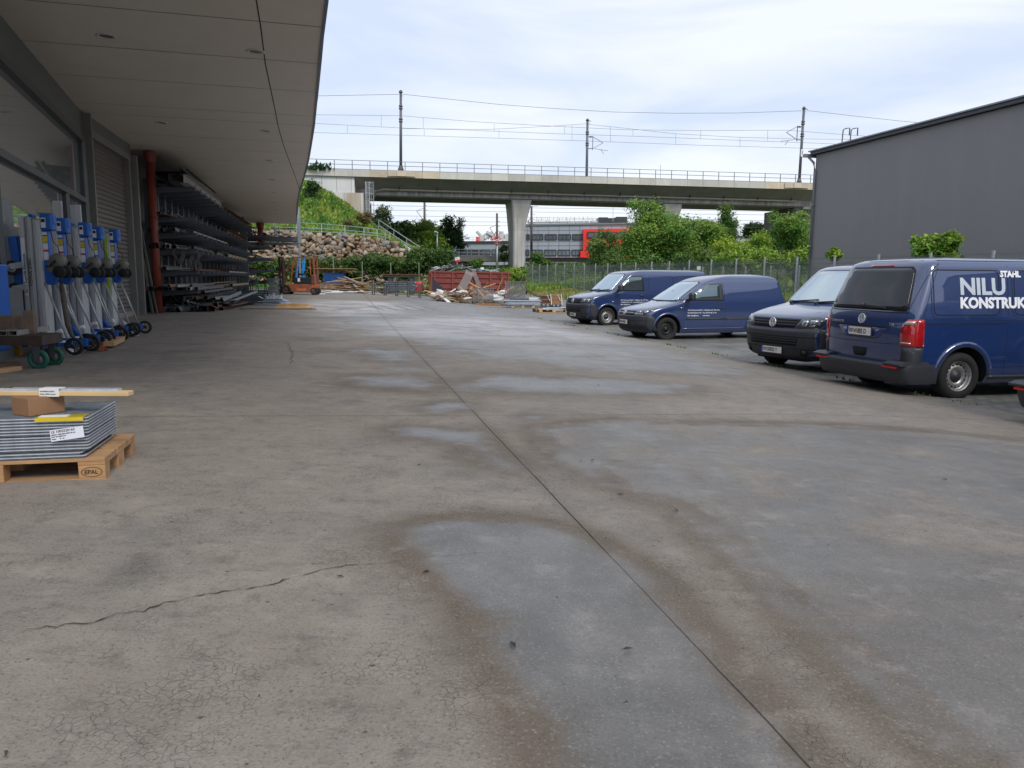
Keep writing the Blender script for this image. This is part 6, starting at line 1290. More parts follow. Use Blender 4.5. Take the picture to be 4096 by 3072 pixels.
# dark end abutment beside the hall
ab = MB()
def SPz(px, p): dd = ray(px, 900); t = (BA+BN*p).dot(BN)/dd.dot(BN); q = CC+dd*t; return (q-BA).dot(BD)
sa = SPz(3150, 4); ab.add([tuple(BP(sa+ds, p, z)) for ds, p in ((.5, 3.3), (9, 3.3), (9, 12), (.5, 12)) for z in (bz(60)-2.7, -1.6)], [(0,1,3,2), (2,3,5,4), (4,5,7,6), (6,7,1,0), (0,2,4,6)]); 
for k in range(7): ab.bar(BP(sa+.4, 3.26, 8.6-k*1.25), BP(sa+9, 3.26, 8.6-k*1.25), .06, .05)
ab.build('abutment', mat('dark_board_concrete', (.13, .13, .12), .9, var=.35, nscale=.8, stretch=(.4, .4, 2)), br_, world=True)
ab = MB(); ab.bar(BP(sa+1.5, 3.0, bz(60)-2.75), BP(sa+2.5, 3.0, bz(60)-2.75), .5, .35); ab.bar(BP(sa+4.5, 3.4, bz(60)-2.75), BP(sa+5.5, 3.4, bz(60)-2.75), .5, .35); ab.build('bearing', m_conc_white, br_, world=True)
# white left abutment walls
def bwall(pxa, pxb, z0, z1, p0, p1, m, nm='abutment'):
    a, b = SPz(pxa, p0), SPz(pxb, p0); w = MB(); w.add([tuple(BP(s_, p, z)) for s_, p in ((a, p0), (b, p0), (b, p1), (a, p1)) for z in (z1, z0)], [(0,1,3,2), (2,3,5,4), (4,5,7,6), (6,7,1,0), (0,2,4,6), (1,7,5,3)])
    for k in range(1, 4): s_ = a+(b-a)*(.55+.14*k) if k < 4 else b; w.bar(BP(s_, p0-.01, z0), BP(s_, p0-.01, z1), .05, .03, mi=1)
    return w.build(nm, [m, m_conc], br_, world=True)
m_abw = mat('white_abutment_concrete', (.60, .60, .585), .85, var=.10, nscale=.6, bump=.1, stretch=(1, 1, .4)); m_abr = mat('stained_white_concrete', (.56, .55, .52), .85, var=.15, nscale=.7, col2=(.42, .34, .25), n2=.5, stretch=(1.4, 1.4, .18))
bwall(1000, 1421, 9.85, bz(0)-.76, .3, 9, m_abw); bwall(1000, 1456, 2.0, 9.83, .15, 9, m_abr)
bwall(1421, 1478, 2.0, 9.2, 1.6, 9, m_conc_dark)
# caged ladder at the abutment
cl = MB(); s_ = SPz(1466, -.2)
for ds in (0, .42): cl.bar(BP(s_+ds, -.25, 5.4), BP(s_+ds, -.25, 11.1), .09)
for k in range(18): cl.bar(BP(s_, -.25, 5.6+k*.3), BP(s_+.42, -.25, 5.6+k*.3), .035)
for k in range(7):
    zz = 7.2+k*.62; cl.tube([tuple(BP(s_+.5+.42*math.cos(a), -.25-.42*math.sin(a), zz)) for a in np.linspace(math.pi, 0, 9)], .03, n=5)
for a in np.linspace(math.pi, 0, 6): cl.bar(BP(s_+.5+.42*math.cos(a), -.25-.42*math.sin(a), 7.1), BP(s_+.5+.42*math.cos(a), -.25-.42*math.sin(a), 11.1), .035)
cl.build('caged_ladder', m_galv, br_, world=True)
# ---- catenary masts on the viaduct
m_mast = mat('mast_grey', (.13, .135, .15), .5, .35, var=.15)
def mast(px_b, p, px_t, py_t, label, arms=0, num=None):
    s_ = SPz(px_b, p); base = BP(s_, p, bz(s_)+.05); top = PY(px_t, py_t, base.y); H = top.z-base.z; lean = (top.x-base.x)*.55
    t = thing('catenary_mast', label, 'catenary mast', base, math.atan2(BD.y, BD.x), group='masts standing on the viaduct'); m = MB()
    m.cyl((0, 0, 0), (lean, 0, H), .19, .15, n=10); m.cyl((0, 0, 0), (0, 0, .7), .42, .2, n=4)
    for f in (.97, .80, .77, .64, .61): m.cyl((lean*f, 0, H*f), (lean*f, 0, H*f+.14), .24, n=10)
    m.build('pole', m_mast, t)
    if arms:
        a = MB(); sg = arms; zt, zb = H*.74, H*.57; x = lean*.65
        for z in (zt, zb): a.bar((x, 0, z), (x+sg*.75, -.1, z-.1*0), .09)
        a.bar((x+sg*.75, -.1, zt+.1), (x+sg*.75, -.1, zb-.2), .08); a.bar((x+sg*.75, -.1, zt), (x+sg*2.2, -.1, zt-.75), .06); a.bar((x+sg*.75, -.1, zb), (x+sg*2.2, -.1, zt-.75), .06); a.bar((x+sg*1.0, -.1, zb), (x+sg*2.9, -.1, zb-.25), .05); a.bar((x+sg*1.9, -.1, zb-.1), (x+sg*2.3, -.1, zb-.7), .05)
        for k in range(5): a.cyl((x+sg*.3+k*.07*sg, 0, zt), (x+sg*.33+k*.07*sg, 0, zt), .11, n=8)
        a.build('cantilever_arm', m_mast, t)
    h = MB(); h.bar((lean, 0, H-.25), (lean+.5*(1 if px_b > 1700 else -.3), 0, H-.3), .07); h.tube([(lean+.15+.12*math.cos(q), -.05, H-.75+.25*math.sin(q)) for q in np.linspace(0, 5.2, 9)], .02, n=5); h.build('feeder_insulator', m_mast, t)
    if num: n_ = MB(); n_.box((.07*H/10, -.2, H*.40), (.35, .03, .9)); pl_ = n_.build('number_sign', m_white, t); text_mesh('mast_number', num, .5, m_ink, pl_, frameM((.07*H/10-.12, -.218, H*.40-.15), (1, 0, 0), (0, 0, 1)))
    return t, base, top
M1 = mast(1606, .55, 1606, 361, 'left mast on the viaduct, close beside the roof edge')
M2 = mast(2343, 11.0, 2349, 475, 'middle mast on the far side of the viaduct with a bent arm', 1)
M3 = mast(3187, .55, 3219, 427, 'right mast on the viaduct with cross arms, beside the dark hall', -1, '3')
def wire(pts, r_, name, label, group, droppers=None):
    P_ = [PY(px, py, y) for px, py, y in pts]; Q = []
    for a, b in zip(P_[:-1], P_[1:]):
        n = 8
        for i in range(n): t = i/n; q = a.lerp(b, t); q.z -= 4*t*(1-t)*.0; Q.append(q)
    Q.append(P_[-1]); w = MB(); w.tube(Q, r_, n=4)
    return tag(w.build(name, mat('wire_dark', (.10, .105, .12), .6)), label, 'overhead wire', group)
WD = lambda px: 94+.0033*(px-1224)
gW_ = 'overhead wires above the viaduct'
wire([(1150, 386, WD(1150)), (1400, 381, WD(1400)), (1606, 377, WD(1606))], .022, 'feeder_wire', 'topmost wire between the roof edge and the left mast', gW_)
wire([(p, y, WD(p)) for p, y in ((1612, 377), (1800, 397), (2000, 418), (2200, 433), (2450, 448), (2700, 453), (2950, 452), (3213, 443))], .022, 'feeder_wire', 'topmost wire sagging between the left and the right mast', gW_)
wire([(p, y, WD(p)) for p, y in ((3227, 442), (3400, 462), (3600, 484), (3800, 502))], .022, 'feeder_wire', 'topmost wire from the right mast down behind the dark hall', gW_)
wire([(p, y, 100) for p, y in ((1100, 457), (1606, 463), (1900, 487), (2200, 504), (2500, 519), (2800, 522), (3150, 521), (3560, 552))], .018, 'catenary_wire', 'upper catenary wire above the near track', gW_)
wire([(p, y, 100.2) for p, y in ((1100, 485), (1606, 512), (1850, 520), (2200, 534), (2600, 547), (3000, 563), (3300, 574), (3560, 584))], .018, 'contact_wire', 'contact wire of the near track, hung below the upper catenary wire', gW_)
wire([(p, y, 103) for p, y in ((1606, 514), (1950, 518), (2200, 505), (2345, 495))], .018, 'catenary_wire', 'far track wire rising to the middle mast', gW_)
wire([(p, y, 103) for p, y in ((2352, 497), (2500, 513), (2700, 535), (2950, 549), (3170, 555), (3560, 560))], .018, 'catenary_wire', 'far track wire falling away from the middle mast', gW_)
wire([(p, y, 103) for p, y in ((1100, 525), (1606, 541), (2000, 553), (2350, 564), (2800, 581), (3220, 593), (3560, 602))], .018, 'contact_wire', 'lowest contact wire above the viaduct', gW_)
dr = MB()
for px, y0, y1, dd in ((1525, 463, 507, 100), (1693, 472, 515, 100), (1977, 494, 524, 100), (2258, 508, 536, 100), (2532, 519, 543, 100), (2803, 522, 555, 100), (3071, 522, 564, 100), (1389, 502, 532, 103), (1697, 515, 543, 103), (1996, 520, 553, 103), (2288, 500, 561, 103), (2442, 507, 567, 103), (2703, 536, 578, 103), (2960, 550, 586, 103)): dr.bar(PY(px, y0, dd), PY(px, y1, dd), .03)
tag(dr.build('dropper_wires', MATS['wire_dark']), 'thin vertical droppers between the wires above the viaduct', 'dropper wires')
# ---- the lower railway beyond: masts, wires, embankment, small bridge
m_brn = mat('brown_mast', (.10, .08, .07), .7, var=.3)
for px, yt, yb, dd, lab in ((1698, 790, 985, 118, 'brown mast left of the dark tree, under the viaduct'), (1988, 853, 1062, 116, 'brown mast behind the red cross sign'), (2126, 825, 1030, 116, 'brown mast with a cross bar just right of the big pier')):
    a, b = PY(px, yb, dd), PY(px, yt, dd); t = thing('catenary_mast', lab, 'catenary mast', a, 0, group='masts of the lower railway'); m = MB(); m.cyl((0, 0, -1), b-a, .20, .15, n=8); m.build('pole', m_brn, t)
    m = MB(); H = (b-a).z
    if px == 2126: m.bar((-.5, 0, H), (.9, 0, H), .08, .05)
    for k in range(4): m.bar((.1, 0, H*.85-k*.7), (.45, 0, H*.85-k*.7-.1), .05)
    m.bar((-.2, 0, H*.55), (-1.1 if px != 2126 else -.5, -.3, H*.72), .06); m.bar((-1.1 if px != 2126 else -.5, -.3, H*.72), (-.1, 0, H*.78), .06); m.build('insulator_arms', m_brn, t)
for i, (y0, y1) in enumerate(((803, 822), (822, 848), (840, 862), (862, 885), (884, 898), (899, 912))):
    wire([(1490, y0, 118), (1900, y0+(y1-y0)*.25, 118.5), (2400, y0+(y1-y0)*.5, 119), (2900, y0+(y1-y0)*.8, 120), (3240, y1, 121)], .022, 'line_wire', ['highest', 'second highest', 'third', 'fourth', 'fifth', 'lowest'][i]+' thin wire of the lower railway seen under the viaduct', 'wires of the lower railway')
em = MB()   # track bed band with rail and ballast
def band(pxa, pxb, yt, yb, dd, mi=0, th=2.0, mb=None):
    a, b, c, d_ = PY(pxa, yb, dd), PY(pxb, yb, dd), PY(pxb, yt, dd), PY(pxa, yt, dd); mb.add([a, b, c, d_, a+Vector((0, th, 0)), b+Vector((0, th, 0)), c+Vector((0, th, 0)), d_+Vector((0, th, 0))], [(0,1,2,3), (3,2,6,7), (1,5,6,2), (0,3,7,4)], mi)
band(2103, 3100, 1030, 1036, 113, 0, 3, em); band(2103, 3100, 1036, 1048, 112.6, 1, 4, em)
o = em.build('railway_track_bed', [mat('rusty_rail', (.12, .06, .05), .8), mat('ballast', (.15, .13, .11), .95, var=.5, nscale=6)]); o['kind'] = 'structure'
lb_ = thing('low_rail_bridge', 'low stained concrete rail bridge with railing beyond the red container', 'bridge', PY(1850, 1075, 106)); q = MB(); band(1740, 2035, 1022, 1044, 106, 0, 4, q); band(1780, 2035, 1044, 1048, 105.8, 1, 4, q); band(1800, 1890, 1048, 1062, 107, 2, 2, q); q.build('girder', [m_conc, m_dkmetal, m_conc_white], lb_, world=True)
q = MB()
for y in (1021, 1008, 997): q.bar(PY(1690, y-1, 106), PY(2030, y+3, 106), .09)
for k in range(8): q.bar(PY(1693+48*k, 995, 106), PY(1693+48*k, 1023, 106), .09)
q.build('railing', m_galv, lb_, world=True)
# ---- office buildings far behind
m_fac = mat('grey_facade_panels', (.30, .33, .37), .5, .1, var=.05, nscale=.3); m_win = mat('office_glass', (.13, .155, .175), .08, .35, var=.3, nscale=.4); m_red = mat('bright_red_cladding', (.80, .025, .02), .4, var=.04); m_wfr = mat('dark_window_frame', (.03, .032, .035), .5)
ob = thing('office_building', 'long grey panelled office building with two window rows and a bright red bay', 'office building', PY(2400, 1040, 165))
q = MB(); D_ = 165
def fbox(mb, pxa, pxb, yt, yb, dd, depth, mi=0, yt2=None):
    a, b = PY(pxa, yb, dd), PY(pxb, yb, dd); c, d_ = PY(pxb, yt2 if yt2 else yt, dd), PY(pxa, yt, dd); T = Vector((0, depth, 0)); b.z = a.z
    mb.add([a, b, c, d_, a+T, b+T, c+T, d_+T], [(0,1,2,3), (3,2,6,7), (1,5,6,2), (0,3,7,4), (4,7,6,5)], mi)
fbox(q, 2040, 2935, 901, 1075, D_, 30, 0, 889)
q.build('wall', m_fac, ob, world=True)
q = MB()
for k in range(20): q.bar(PY(2110+k*42, 902, D_-.05), PY(2110+k*42, 1040, D_-.05), .07, .05)
for y in (920, 965, 981): q.bar(PY(2100, y+2, D_-.05), PY(2930, y-4, D_-.05), .07, .05)
q.bar(PY(2040, 900, D_-.1), PY(2935, 888, D_-.1), .5, .35)
q.build('panel_joints', mat('facade_joint', (.17, .19, .21), .6), ob, world=True)
def window(root, pxa, pxb, yt, yb, dd, n=3):
    f = MB(); a, b, c, d_ = PY(pxa, yb, dd-.1), PY(pxb, yb, dd-.1), PY(pxb, yt, dd-.1), PY(pxa, yt, dd-.1)
    for u_, v_ in ((a, b), (b, c), (c, d_), (d_, a)): f.bar(u_, v_, .18, .18)
    for k in range(1, n): f.bar(a.lerp(b, k/n), d_.lerp(c, k/n), .10, .1)
    fo = f.build('window', m_wfr, root, world=True); g = MB(); g.quad(a+Vector((0, .05, 0)), b+Vector((0, .05, 0)), c+Vector((0, .05, 0)), d_+Vector((0, .05, 0))); go = g.build('pane', m_win, fo); go.data.transform(root.matrix_basis.inverted())
for k, (a, b) in enumerate(((2106, 2118), (2130, 2172), (2180, 2226), (2234, 2282), (2290, 2332))):
    window(ob, a, b, 938, 959, D_, 3); window(ob, a-2, b-2, 1000, 1022, D_, 3)
for k in range(7): window(ob, 2560+k*52, 2602+k*52, 934, 956, D_, 3)
q = MB(); fbox(q, 2333, 2560, 917, 1012, D_-1.2, 3, 0, 914); fbox(q, 2322, 2560, 1004, 1034, D_-1.6, 3, 0, 1002); q.build('red_bay', m_red, ob, world=True)
window(ob, 2350, 2455, 929, 951, D_-1.3, 4); window(ob, 2462, 2540, 929, 951, D_-1.3, 3); window(ob, 2348, 2455, 987, 1000, D_-1.3, 4)
q = MB(); fbox(q, 2396, 2432, 869, 890, D_+4, 6, 0); fbox(q, 2432, 2465, 872, 890, D_+4, 6, 0); fbox(q, 2465, 2510, 867, 890, D_+4, 6, 0); q.build('roof_cabin', m_wfr, ob, world=True)
q = MB(); rr3 = random.Random(4)
for k in range(46): a = PY(2112+k*6.0, 896, D_+1); q.bar(a, a+Vector((rr3.uniform(-.5, .5), rr3.uniform(0, 2), rr3.uniform(.4, 1.6))), .12)
for k in range(16): a = PY(2112+k*17, 899, D_+1.2); q.bar(a, a+Vector((0, 0, 1.8)), .07)
q.bar(PY(2112, 881, D_+1.2), PY(2390, 877, D_+1.2), .08); q.bar(PY(2112, 891, D_+2), PY(2390, 886, D_+2), .35); q.build('roof_ducts', mat('pale_ducts', (.52, .52, .50), .5, .2, var=.3), ob, world=True)
q = MB(); q.bar(PY(2452, 886, D_), PY(2452, 820, D_), .09); q.bar(PY(2640, 900, D_), PY(2642, 660, D_), .10); q.build('aerial', m_galv, ob, world=True)
lo = thing('low_office_wing', 'low pale grey building with white rooftop plant, left of the big pier', 'building', PY(1920, 1030, 150)); q = MB(); fbox(q, 1811, 2060, 970, 1060, 150, 20, 0, 968); q.build('wall', m_fac, lo, world=True)
q = MB(); q.bar(PY(1808, 969, 149.8), PY(2060, 967, 149.8), .35); q.build('roof_edge', m_wfr, lo, world=True)
for a, b in ((1827, 1866), (1873, 1912), (1920, 1960), (1968, 2005)): window(lo, a, b, 999, 1018, 150, 3)
q = MB()
for k in range(34):
    a = PY(1912+rr3.uniform(0, 125), 966, 153); b = a+Vector((rr3.uniform(-1.6, 1.6), rr3.uniform(-1, 1), rr3.uniform(.3, 2.0))); q.bar(a+Vector((0, 0, rr3.uniform(0, 1.2))), b, rr3.uniform(.12, .5))
for (a, b, t, mi) in ((1918, 1935, 947, 0), (1992, 2015, 938, 0), (2018, 2040, 937, 0)): fbox(q, a, b, t, 967, 152, 2.5, mi)
for k in range(9): q.bar(PY(1832+k*12, 967, 151), PY(1832+k*12, 948, 151), .06)
q.bar(PY(1832, 949, 151), PY(1925, 947, 151), .07); q.bar(PY(1832, 957, 151), PY(1925, 957, 151), .05)
q.build('rooftop_plant', MATS['pale_ducts'], lo, world=True)
q = MB(); fbox(q, 1903, 1918, 948, 965, 151, 2, 0); fbox(q, 1971, 1990, 953, 966, 151, 2, 0); q.build('red_plant_box', m_red, lo, world=True)
rl = thing('flat_roofed_building', 'pale blue-grey flat roofed building behind the trees near the dark hall', 'building', PY(3020, 1030, 140)); q = MB(); fbox(q, 2925, 3240, 943, 1060, 140, 20, 0, 940); q.build('wall', mat('pale_blue_wall', (.38, .42, .46), .6), rl, world=True)
q = MB(); q.bar(PY(2925, 941, 139.8), PY(3240, 940, 139.8), .5, .35)
for x in (2950, 2975, 3020, 3063): q.bar(PY(x, 941, 141), PY(x, 926, 141), .10)
q.bar(PY(2945, 930, 141), PY(3066, 926, 141), .12); q.build('roof_rail', m_white, rl, world=True)
q = MB()
for k in range(14): a = PY(2725+k*8, 884, 158); q.bar(a, a+Vector((rr3.uniform(.5, 3), .3, rr3.uniform(-.5, .5))), rr3.uniform(.15, .45)); q.bar(a-Vector((0, 0, 1.2)), a+Vector((0, 0, .4)), .15)
tag(q.build('rooftop_frame', MATS['pale_ducts']), 'white rooftop steel frame peeking over the trees right of the second pier', 'roof structure')

# ================================================================== DARK HALL (right)
HU = 25.0
hl_ = thing('dark_hall', 'large windowless dark grey hall on the right with a sloping roofline', 'hall', P3(HU, 36, 0))
A = PW(3265, 620, HU, 0, HU, 10); B = PW(4096, 413, HU, 0, HU, 10); va = UV(A.x, A.y)[1]; vb = UV(B.x, B.y)[1]
ZT = A.z; sl_ = (B.z-A.z)/(va-vb)
m_hall = mat('dark_grey_render', (.225, .22, .225), .75, var=.045, nscale=.9, bump=.35, bscale=40, stretch=(1, 1, .12))
q = MB(); ve = -10; ze = ZT+sl_*(va-ve)
q.add([P3(HU, va, -.6), P3(HU, ve, -.6), P3(HU, ve, ze), P3(HU, va, ZT), P3(HU+22, va, -.6), P3(HU+22, ve, -.6), P3(HU+22, ve, ze), P3(HU+22, va, ZT)], [(0,1,2,3), (4,7,6,5), (0,3,7,4), (1,5,6,2)])
q.build('wall', m_hall, hl_, world=True)
q = MB(); q.add([P3(HU-.22, va+.2, ZT+.02), P3(HU-.22, ve, ze+.02), P3(HU+23, ve, ze+.02), P3(HU+23, va+.2, ZT+.02), P3(HU-.22, va+.2, ZT+.20), P3(HU-.22, ve, ze+.20), P3(HU+23, ve, ze+.20), P3(HU+23, va+.2, ZT+.20)], [(0,3,2,1), (4,5,6,7), (0,1,5,4), (2,3,7,6), (0,4,7,3)])
q.build('roof', m_dkmetal, hl_, world=True)
q = MB(); q.bar(P3(HU-.28, va+.25, ZT+.19), P3(HU-.28, ve, ze+.19), .08, .06); q.build('roof_edge_trim', mat('light_trim', (.22, .23, .25), .35, .6), hl_, world=True)
q = MB(); q.bar(P3(HU-.55, va+.25, ZT-.02), P3(HU+22, va+.25, ZT-.02), .18, .16); q.tube([P3(HU-.3, va+.20, ZT-.1), P3(HU-.12, va+.0, ZT-.4), P3(HU-.09, va-.08, ZT-.8), P3(HU-.09, va-.08, -.4)], .06, n=10)
for z in (.8, 2.9, 5.0): q.cyl(P3(HU-.09, va-.08, z), P3(HU-.09, va-.08, z+.07), .078, n=10)
q.build('downpipe', mat('zinc_pipe', (.24, .245, .255), .4, .4), hl_, world=True)
for px in (3367, 3399):
    b_ = PW(px, 580, HU+1.5, 0, HU+1.5, 10); t_ = PW(px+6, 519, HU+1.5, 0, HU+1.5, 10); q = MB(); q.tube([b_-Vector((0, 0, .6)), b_, t_, t_+Vector((.10, 0, .06)), t_+Vector((.33, 0, .09)), t_+Vector((.33, 0, -.28))], .03, n=6)
    tag(q.build('roof_safety_hook', m_dkmetal, hl_, world=True))
# ================================================================== FENCES
m_fen = mat('fence_grey', (.17, .19, .20), .5, .3, var=.1)
FU = 20.0
def fence(name, label, u, v0, v1, h, dv=2.5, wires=True, base=None, pitch=.05, posts_w=.06, th=.006):
    t = thing(name, label, 'fence', P3(u, v1, 0)); n = int(round((v1-v0)/dv)); p = MB()
    for k in range(n):
        va_, vb_ = v0+k*dv, v0+(k+1)*dv; xa, ya = XY(u, va_); xb, yb = XY(u, vb_); za, zb = (float(G(xa, ya)), float(G(xb, yb))) if base is None else (base, base)
        A0, B0 = Vector((xa, ya, za+.04)), Vector((xb, yb, zb+.04))
        nz2 = int(h/.2)
        for j in range(nz2+1): z_ = Vector((0, 0, j*h/nz2)); p.bar(A0+z_, B0+z_, th*2.2, th*1.6, open_=True)
        if wires:
            m_ = int(dv/pitch)
            for i in range(m_): q_ = A0.lerp(B0, (i+.5)/m_); p.bar(q_, q_+Vector((0, 0, h)), th, th, open_=True)
    p.build('mesh_panels', m_fen, t, world=True)
    for k in range(n+1):
        vv_ = v0+k*dv; x, y = XY(u-.05, vv_); z = float(G(x, y)) if base is None else base; q_ = MB(); q_.box((x, y, z+h/2+.04), (posts_w, posts_w*1.2, h+.16), rz=GRZ); q_.box((x, y, z+h+.135), (posts_w+.015, posts_w*1.2+.015, .02), rz=GRZ); q_.build('post', m_galv, t, world=True)
    return t
fence('mesh_fence', 'long grey double bar mesh fence running behind the parked vans', FU, 7.0, 74.5, 2.0)
pw = MB(); V = []; Fc = []
vv2 = np.linspace(5, 76, 60)
for v_ in vv2:
    x, y = XY(FU-.12, v_); g = float(G(x, y)); x2, y2 = XY(FU+.15, v_); V += [(x, y, g-.45), (x, y, g+.06), (x2, y2, g+.06), (x2, y2, g-.45)]
for i in range(len(vv2)-1):
    for j in range(3): Fc.append((4*i+j, 4*i+4+j, 4*i+5+j, 4*i+j+1))
Fc += [(0, 1, 2, 3), tuple(4*(len(vv2)-1)+k for k in (3, 2, 1, 0))]
pw.add(V, Fc); tag(pw.build('plinth_wall', mat('sandy_concrete', (.42, .37, .26), .85, var=.15, nscale=2)), 'low sandy concrete plinth wall under the long mesh fence', 'low wall')
fence('mesh_fence', 'second lower mesh fence behind the long one, in front of the green trees', 23.2, 24, 58, 1.7, pitch=.06)
sgn = MB(); c = PW(2795, 1073, 23.1, 0, 23.1, 10); sgn.box(c, (.24, .02, .24)); tag(sgn.build('small_sign', m_white), 'small white square sign on the second fence above the farthest van', 'sign')
# ================================================================== BOULDER WALL, RAILING, STAIR
WY = 72.2
bw = thing('boulder_wall', 'retaining wall of stacked brown and grey boulders below the green slope', 'boulder wall', (-15, WY, 0))
rs = np.random.default_rng(3); V = []; Fc = []; at = []
def ztop_w(x): return float(np.interp(x, [-27, -20.4, -14, -11.2, -9.6, -9.0], [5.7, 5.35, 4.95, 4.55, 3.6, 2.2]))
def ywall(x): return WY+.9*smooth(-12, -8.6, np.array(x)).item()*3.2
pts = []
x = -27.0
cand = rs.uniform([-27, .0], [-8.6, 5.7], (9000, 2))
for c_ in cand:
    if c_[1] > ztop_w(c_[0])-.1: continue
    r_ = rs.uniform(.20, .46)
    if all((c_[0]-p[0])**2+((c_[1]-p[1])*1.25)**2 > ((r_+p[2])*.55)**2 for p in pts): pts.append((c_[0], c_[1], r_))
ico = bmesh.new(); bmesh.ops.create_icosphere(ico, subdivisions=2, radius=1); IV = np.array([v.co[:] for v in ico.verts]); IF = np.array([[v.index for v in f.verts] for f in ico.faces]); ico.free()
cols = []
for (cx, cz, r_) in pts:
    # angular stone: clip the sphere with random planes
    P_ = IV.copy(); 
    for _ in range(16):
        n = rs.normal(size=3); n /= np.linalg.norm(n); d_ = rs.uniform(.36, .66); dd = P_@n; P_ = P_-np.outer(np.maximum(dd-d_, 0), n)
    P_ += rs.normal(scale=.03, size=P_.shape); P_ = P_*np.array([r_*rs.uniform(1.35, 1.8), .6, r_*rs.uniform(1.15, 1.5)])
    a_ = rs.uniform(-.5, .5); ca, sa_ = math.cos(a_), math.sin(a_); P_ = np.stack([P_[:, 0]*ca-P_[:, 2]*sa_, P_[:, 1], P_[:, 0]*sa_+P_[:, 2]*ca], 1)
    P_ += np.array([cx, ywall(cx)+.25*(cz/5), cz]); o_ = len(V); V += P_.tolist(); Fc += (IF+o_).tolist(); cols += [rs.random()]*len(P_)
def stone_mat():
    m = bpy.data.materials.new('boulder_stone'); m.use_nodes = True; N = m.node_tree.nodes; L = m.node_tree.links; b = N['Principled BSDF']; b.inputs['Roughness'].default_value = .9
    a = attr_node(N, 'tone'); r = N.new('ShaderNodeValToRGB'); L.new(a, r.inputs[0]); r.color_ramp.interpolation = 'LINEAR'; els = r.color_ramp.elements
    els[0].color = (.36, .27, .18, 1); els[1].color = (.42, .37, .31, 1)
    for p, c in ((.15, (.28, .19, .12, 1)), (.3, (.42, .32, .21, 1)), (.45, (.22, .225, .23, 1)), (.6, (.33, .24, .16, 1)), (.75, (.46, .40, .31, 1)), (.88, (.25, .18, .13, 1))): e_ = els.new(p); e_.color = c
    t = N.new('ShaderNodeTexCoord').outputs['Object']; n = nz(N, L, t, 2.2, 6, .7); c = mixc(N, L, rng_(N, L, n, .42, .66, 0, .6), r.outputs[0], (.24, .14, .08)); n2_ = nz(N, L, t, 9, 5, .7); c = mixc(N, L, rng_(N, L, n2_, .5, .7, 0, .5), c, (.12, .10, .085))
    L.new(c, b.inputs['Base Color']); bp = N.new('ShaderNodeBump'); bp.inputs['Strength'].default_value = .8; bp.inputs['Distance'].default_value = .08; L.new(n2_, bp.inputs['Height']); L.new(bp.outputs[0], b.inputs['Normal']); return m
o = npmesh('boulders', np.array(V)-np.array([-15, WY, 0]), Fc, stone_mat(), bw, attrs={'tone': cols})
q = MB(); xs_ = np.linspace(-27.5, -9.2, 24)
for a, b in zip(xs_[:-1], xs_[1:]): q.quad((a, ywall(a)+.2, -1), (b, ywall(b)+.2, -1), (b, ywall(b)+.5, ztop_w(b)-.1), (a, ywall(a)+.5, ztop_w(a)-.1))
q.build('earth_backing', mat('dark_earth', (.045, .035, .025), .95), bw, world=True)
# railing on top of the wall
rg = thing('top_railing', 'grey-green three bar railing along the top of the boulder wall', 'railing', (-15, WY+.8, 5)); q = MB(); rp = []
for px, pt, pb in ((1100, 888, 928), (1187, 890, 930), (1286, 895, 934), (1380, 903, 938), (1456, 910, 944), (1509, 917, 949), (1541, 923, 954), (1559, 929, 959)):
    tp = PY(px, pt, WY+1.0+(.0 if px < 1500 else (px-1500)*.03)); bt = PY(px, pb, tp.y); rp.append((tp, bt)); q2 = MB(); q2.bar(bt-Vector((0, 0, .4)), tp, .07); q2.build('post', m_galv, rg, world=True)
m_ral = mat('pale_green_rail', (.26, .33, .31), .5, .2)
for (a, b), (c, d_) in zip(rp[:-1], rp[1:]):
    for f in (0, .5, .82): q.bar(a.lerp(b, f), c.lerp(d_, f), .06, open_=True)
q.build('rails', m_ral, rg, world=True)
st = thing('stair_railing', 'thin grey handrail descending diagonally right of the boulder wall', 'railing', PY(1650, 990, 76)); q = MB()
for o0 in (0, 22): q.bar(PY(1515, 880+o0, 80), PY(1730, 1022+o0, 72), .06)
for t_ in (0, .28, .52, .75, 1): q.bar(PY(1515+215*t_, 880+142*t_, 80-8*t_), PY(1515+215*t_, 915+142*t_, 80-8*t_), .06)
q.build('handrail', m_galv, st, world=True)
q = MB(); a = [PY(1575, 965, 76.5), PY(1660, 1030, 73), PY(1660, 1075, 73), PY(1575, 1075, 76.5)]; T = Vector((.6, 1.2, 0)); q.add(a+[p+T for p in a], [(0,1,2,3), (0,4,5,1), (1,5,6,2), (4,7,6,5), (3,7,4,0)]); q.build('stair_wall', m_conc_white, st, world=True)
# chain link fence posts in front of the hedge
for px, yt, yb in ((1218, 1040, 1118), (1334, 1034, 1090), (1449, 1046, 1125), (1563, 1050, 1110), (1676, 1050, 1112)):
    q = MB(); a, b = PY(px, yb, 64), PY(px, yt, 64); a.z = float(G(a.x, a.y))-.1; q.bar(a, b, .07); 
    if px == 1334: q.bar(b, b+Vector((-.12, 0, .18)), .07)
    tag(q.build('fence_post', mat('green_fence_post', (.17, .21, .15), .6)), {1218: 'thin fence post behind the forklift mast', 1334: 'fence post with bent tip behind the blue board stack', 1449: 'fence post between blue board stack and dark workbench', 1563: 'fence post just left above the dark workbench', 1676: 'fence post right of the dark workbench'}[px], 'fence post', 'posts in front of the hedge')
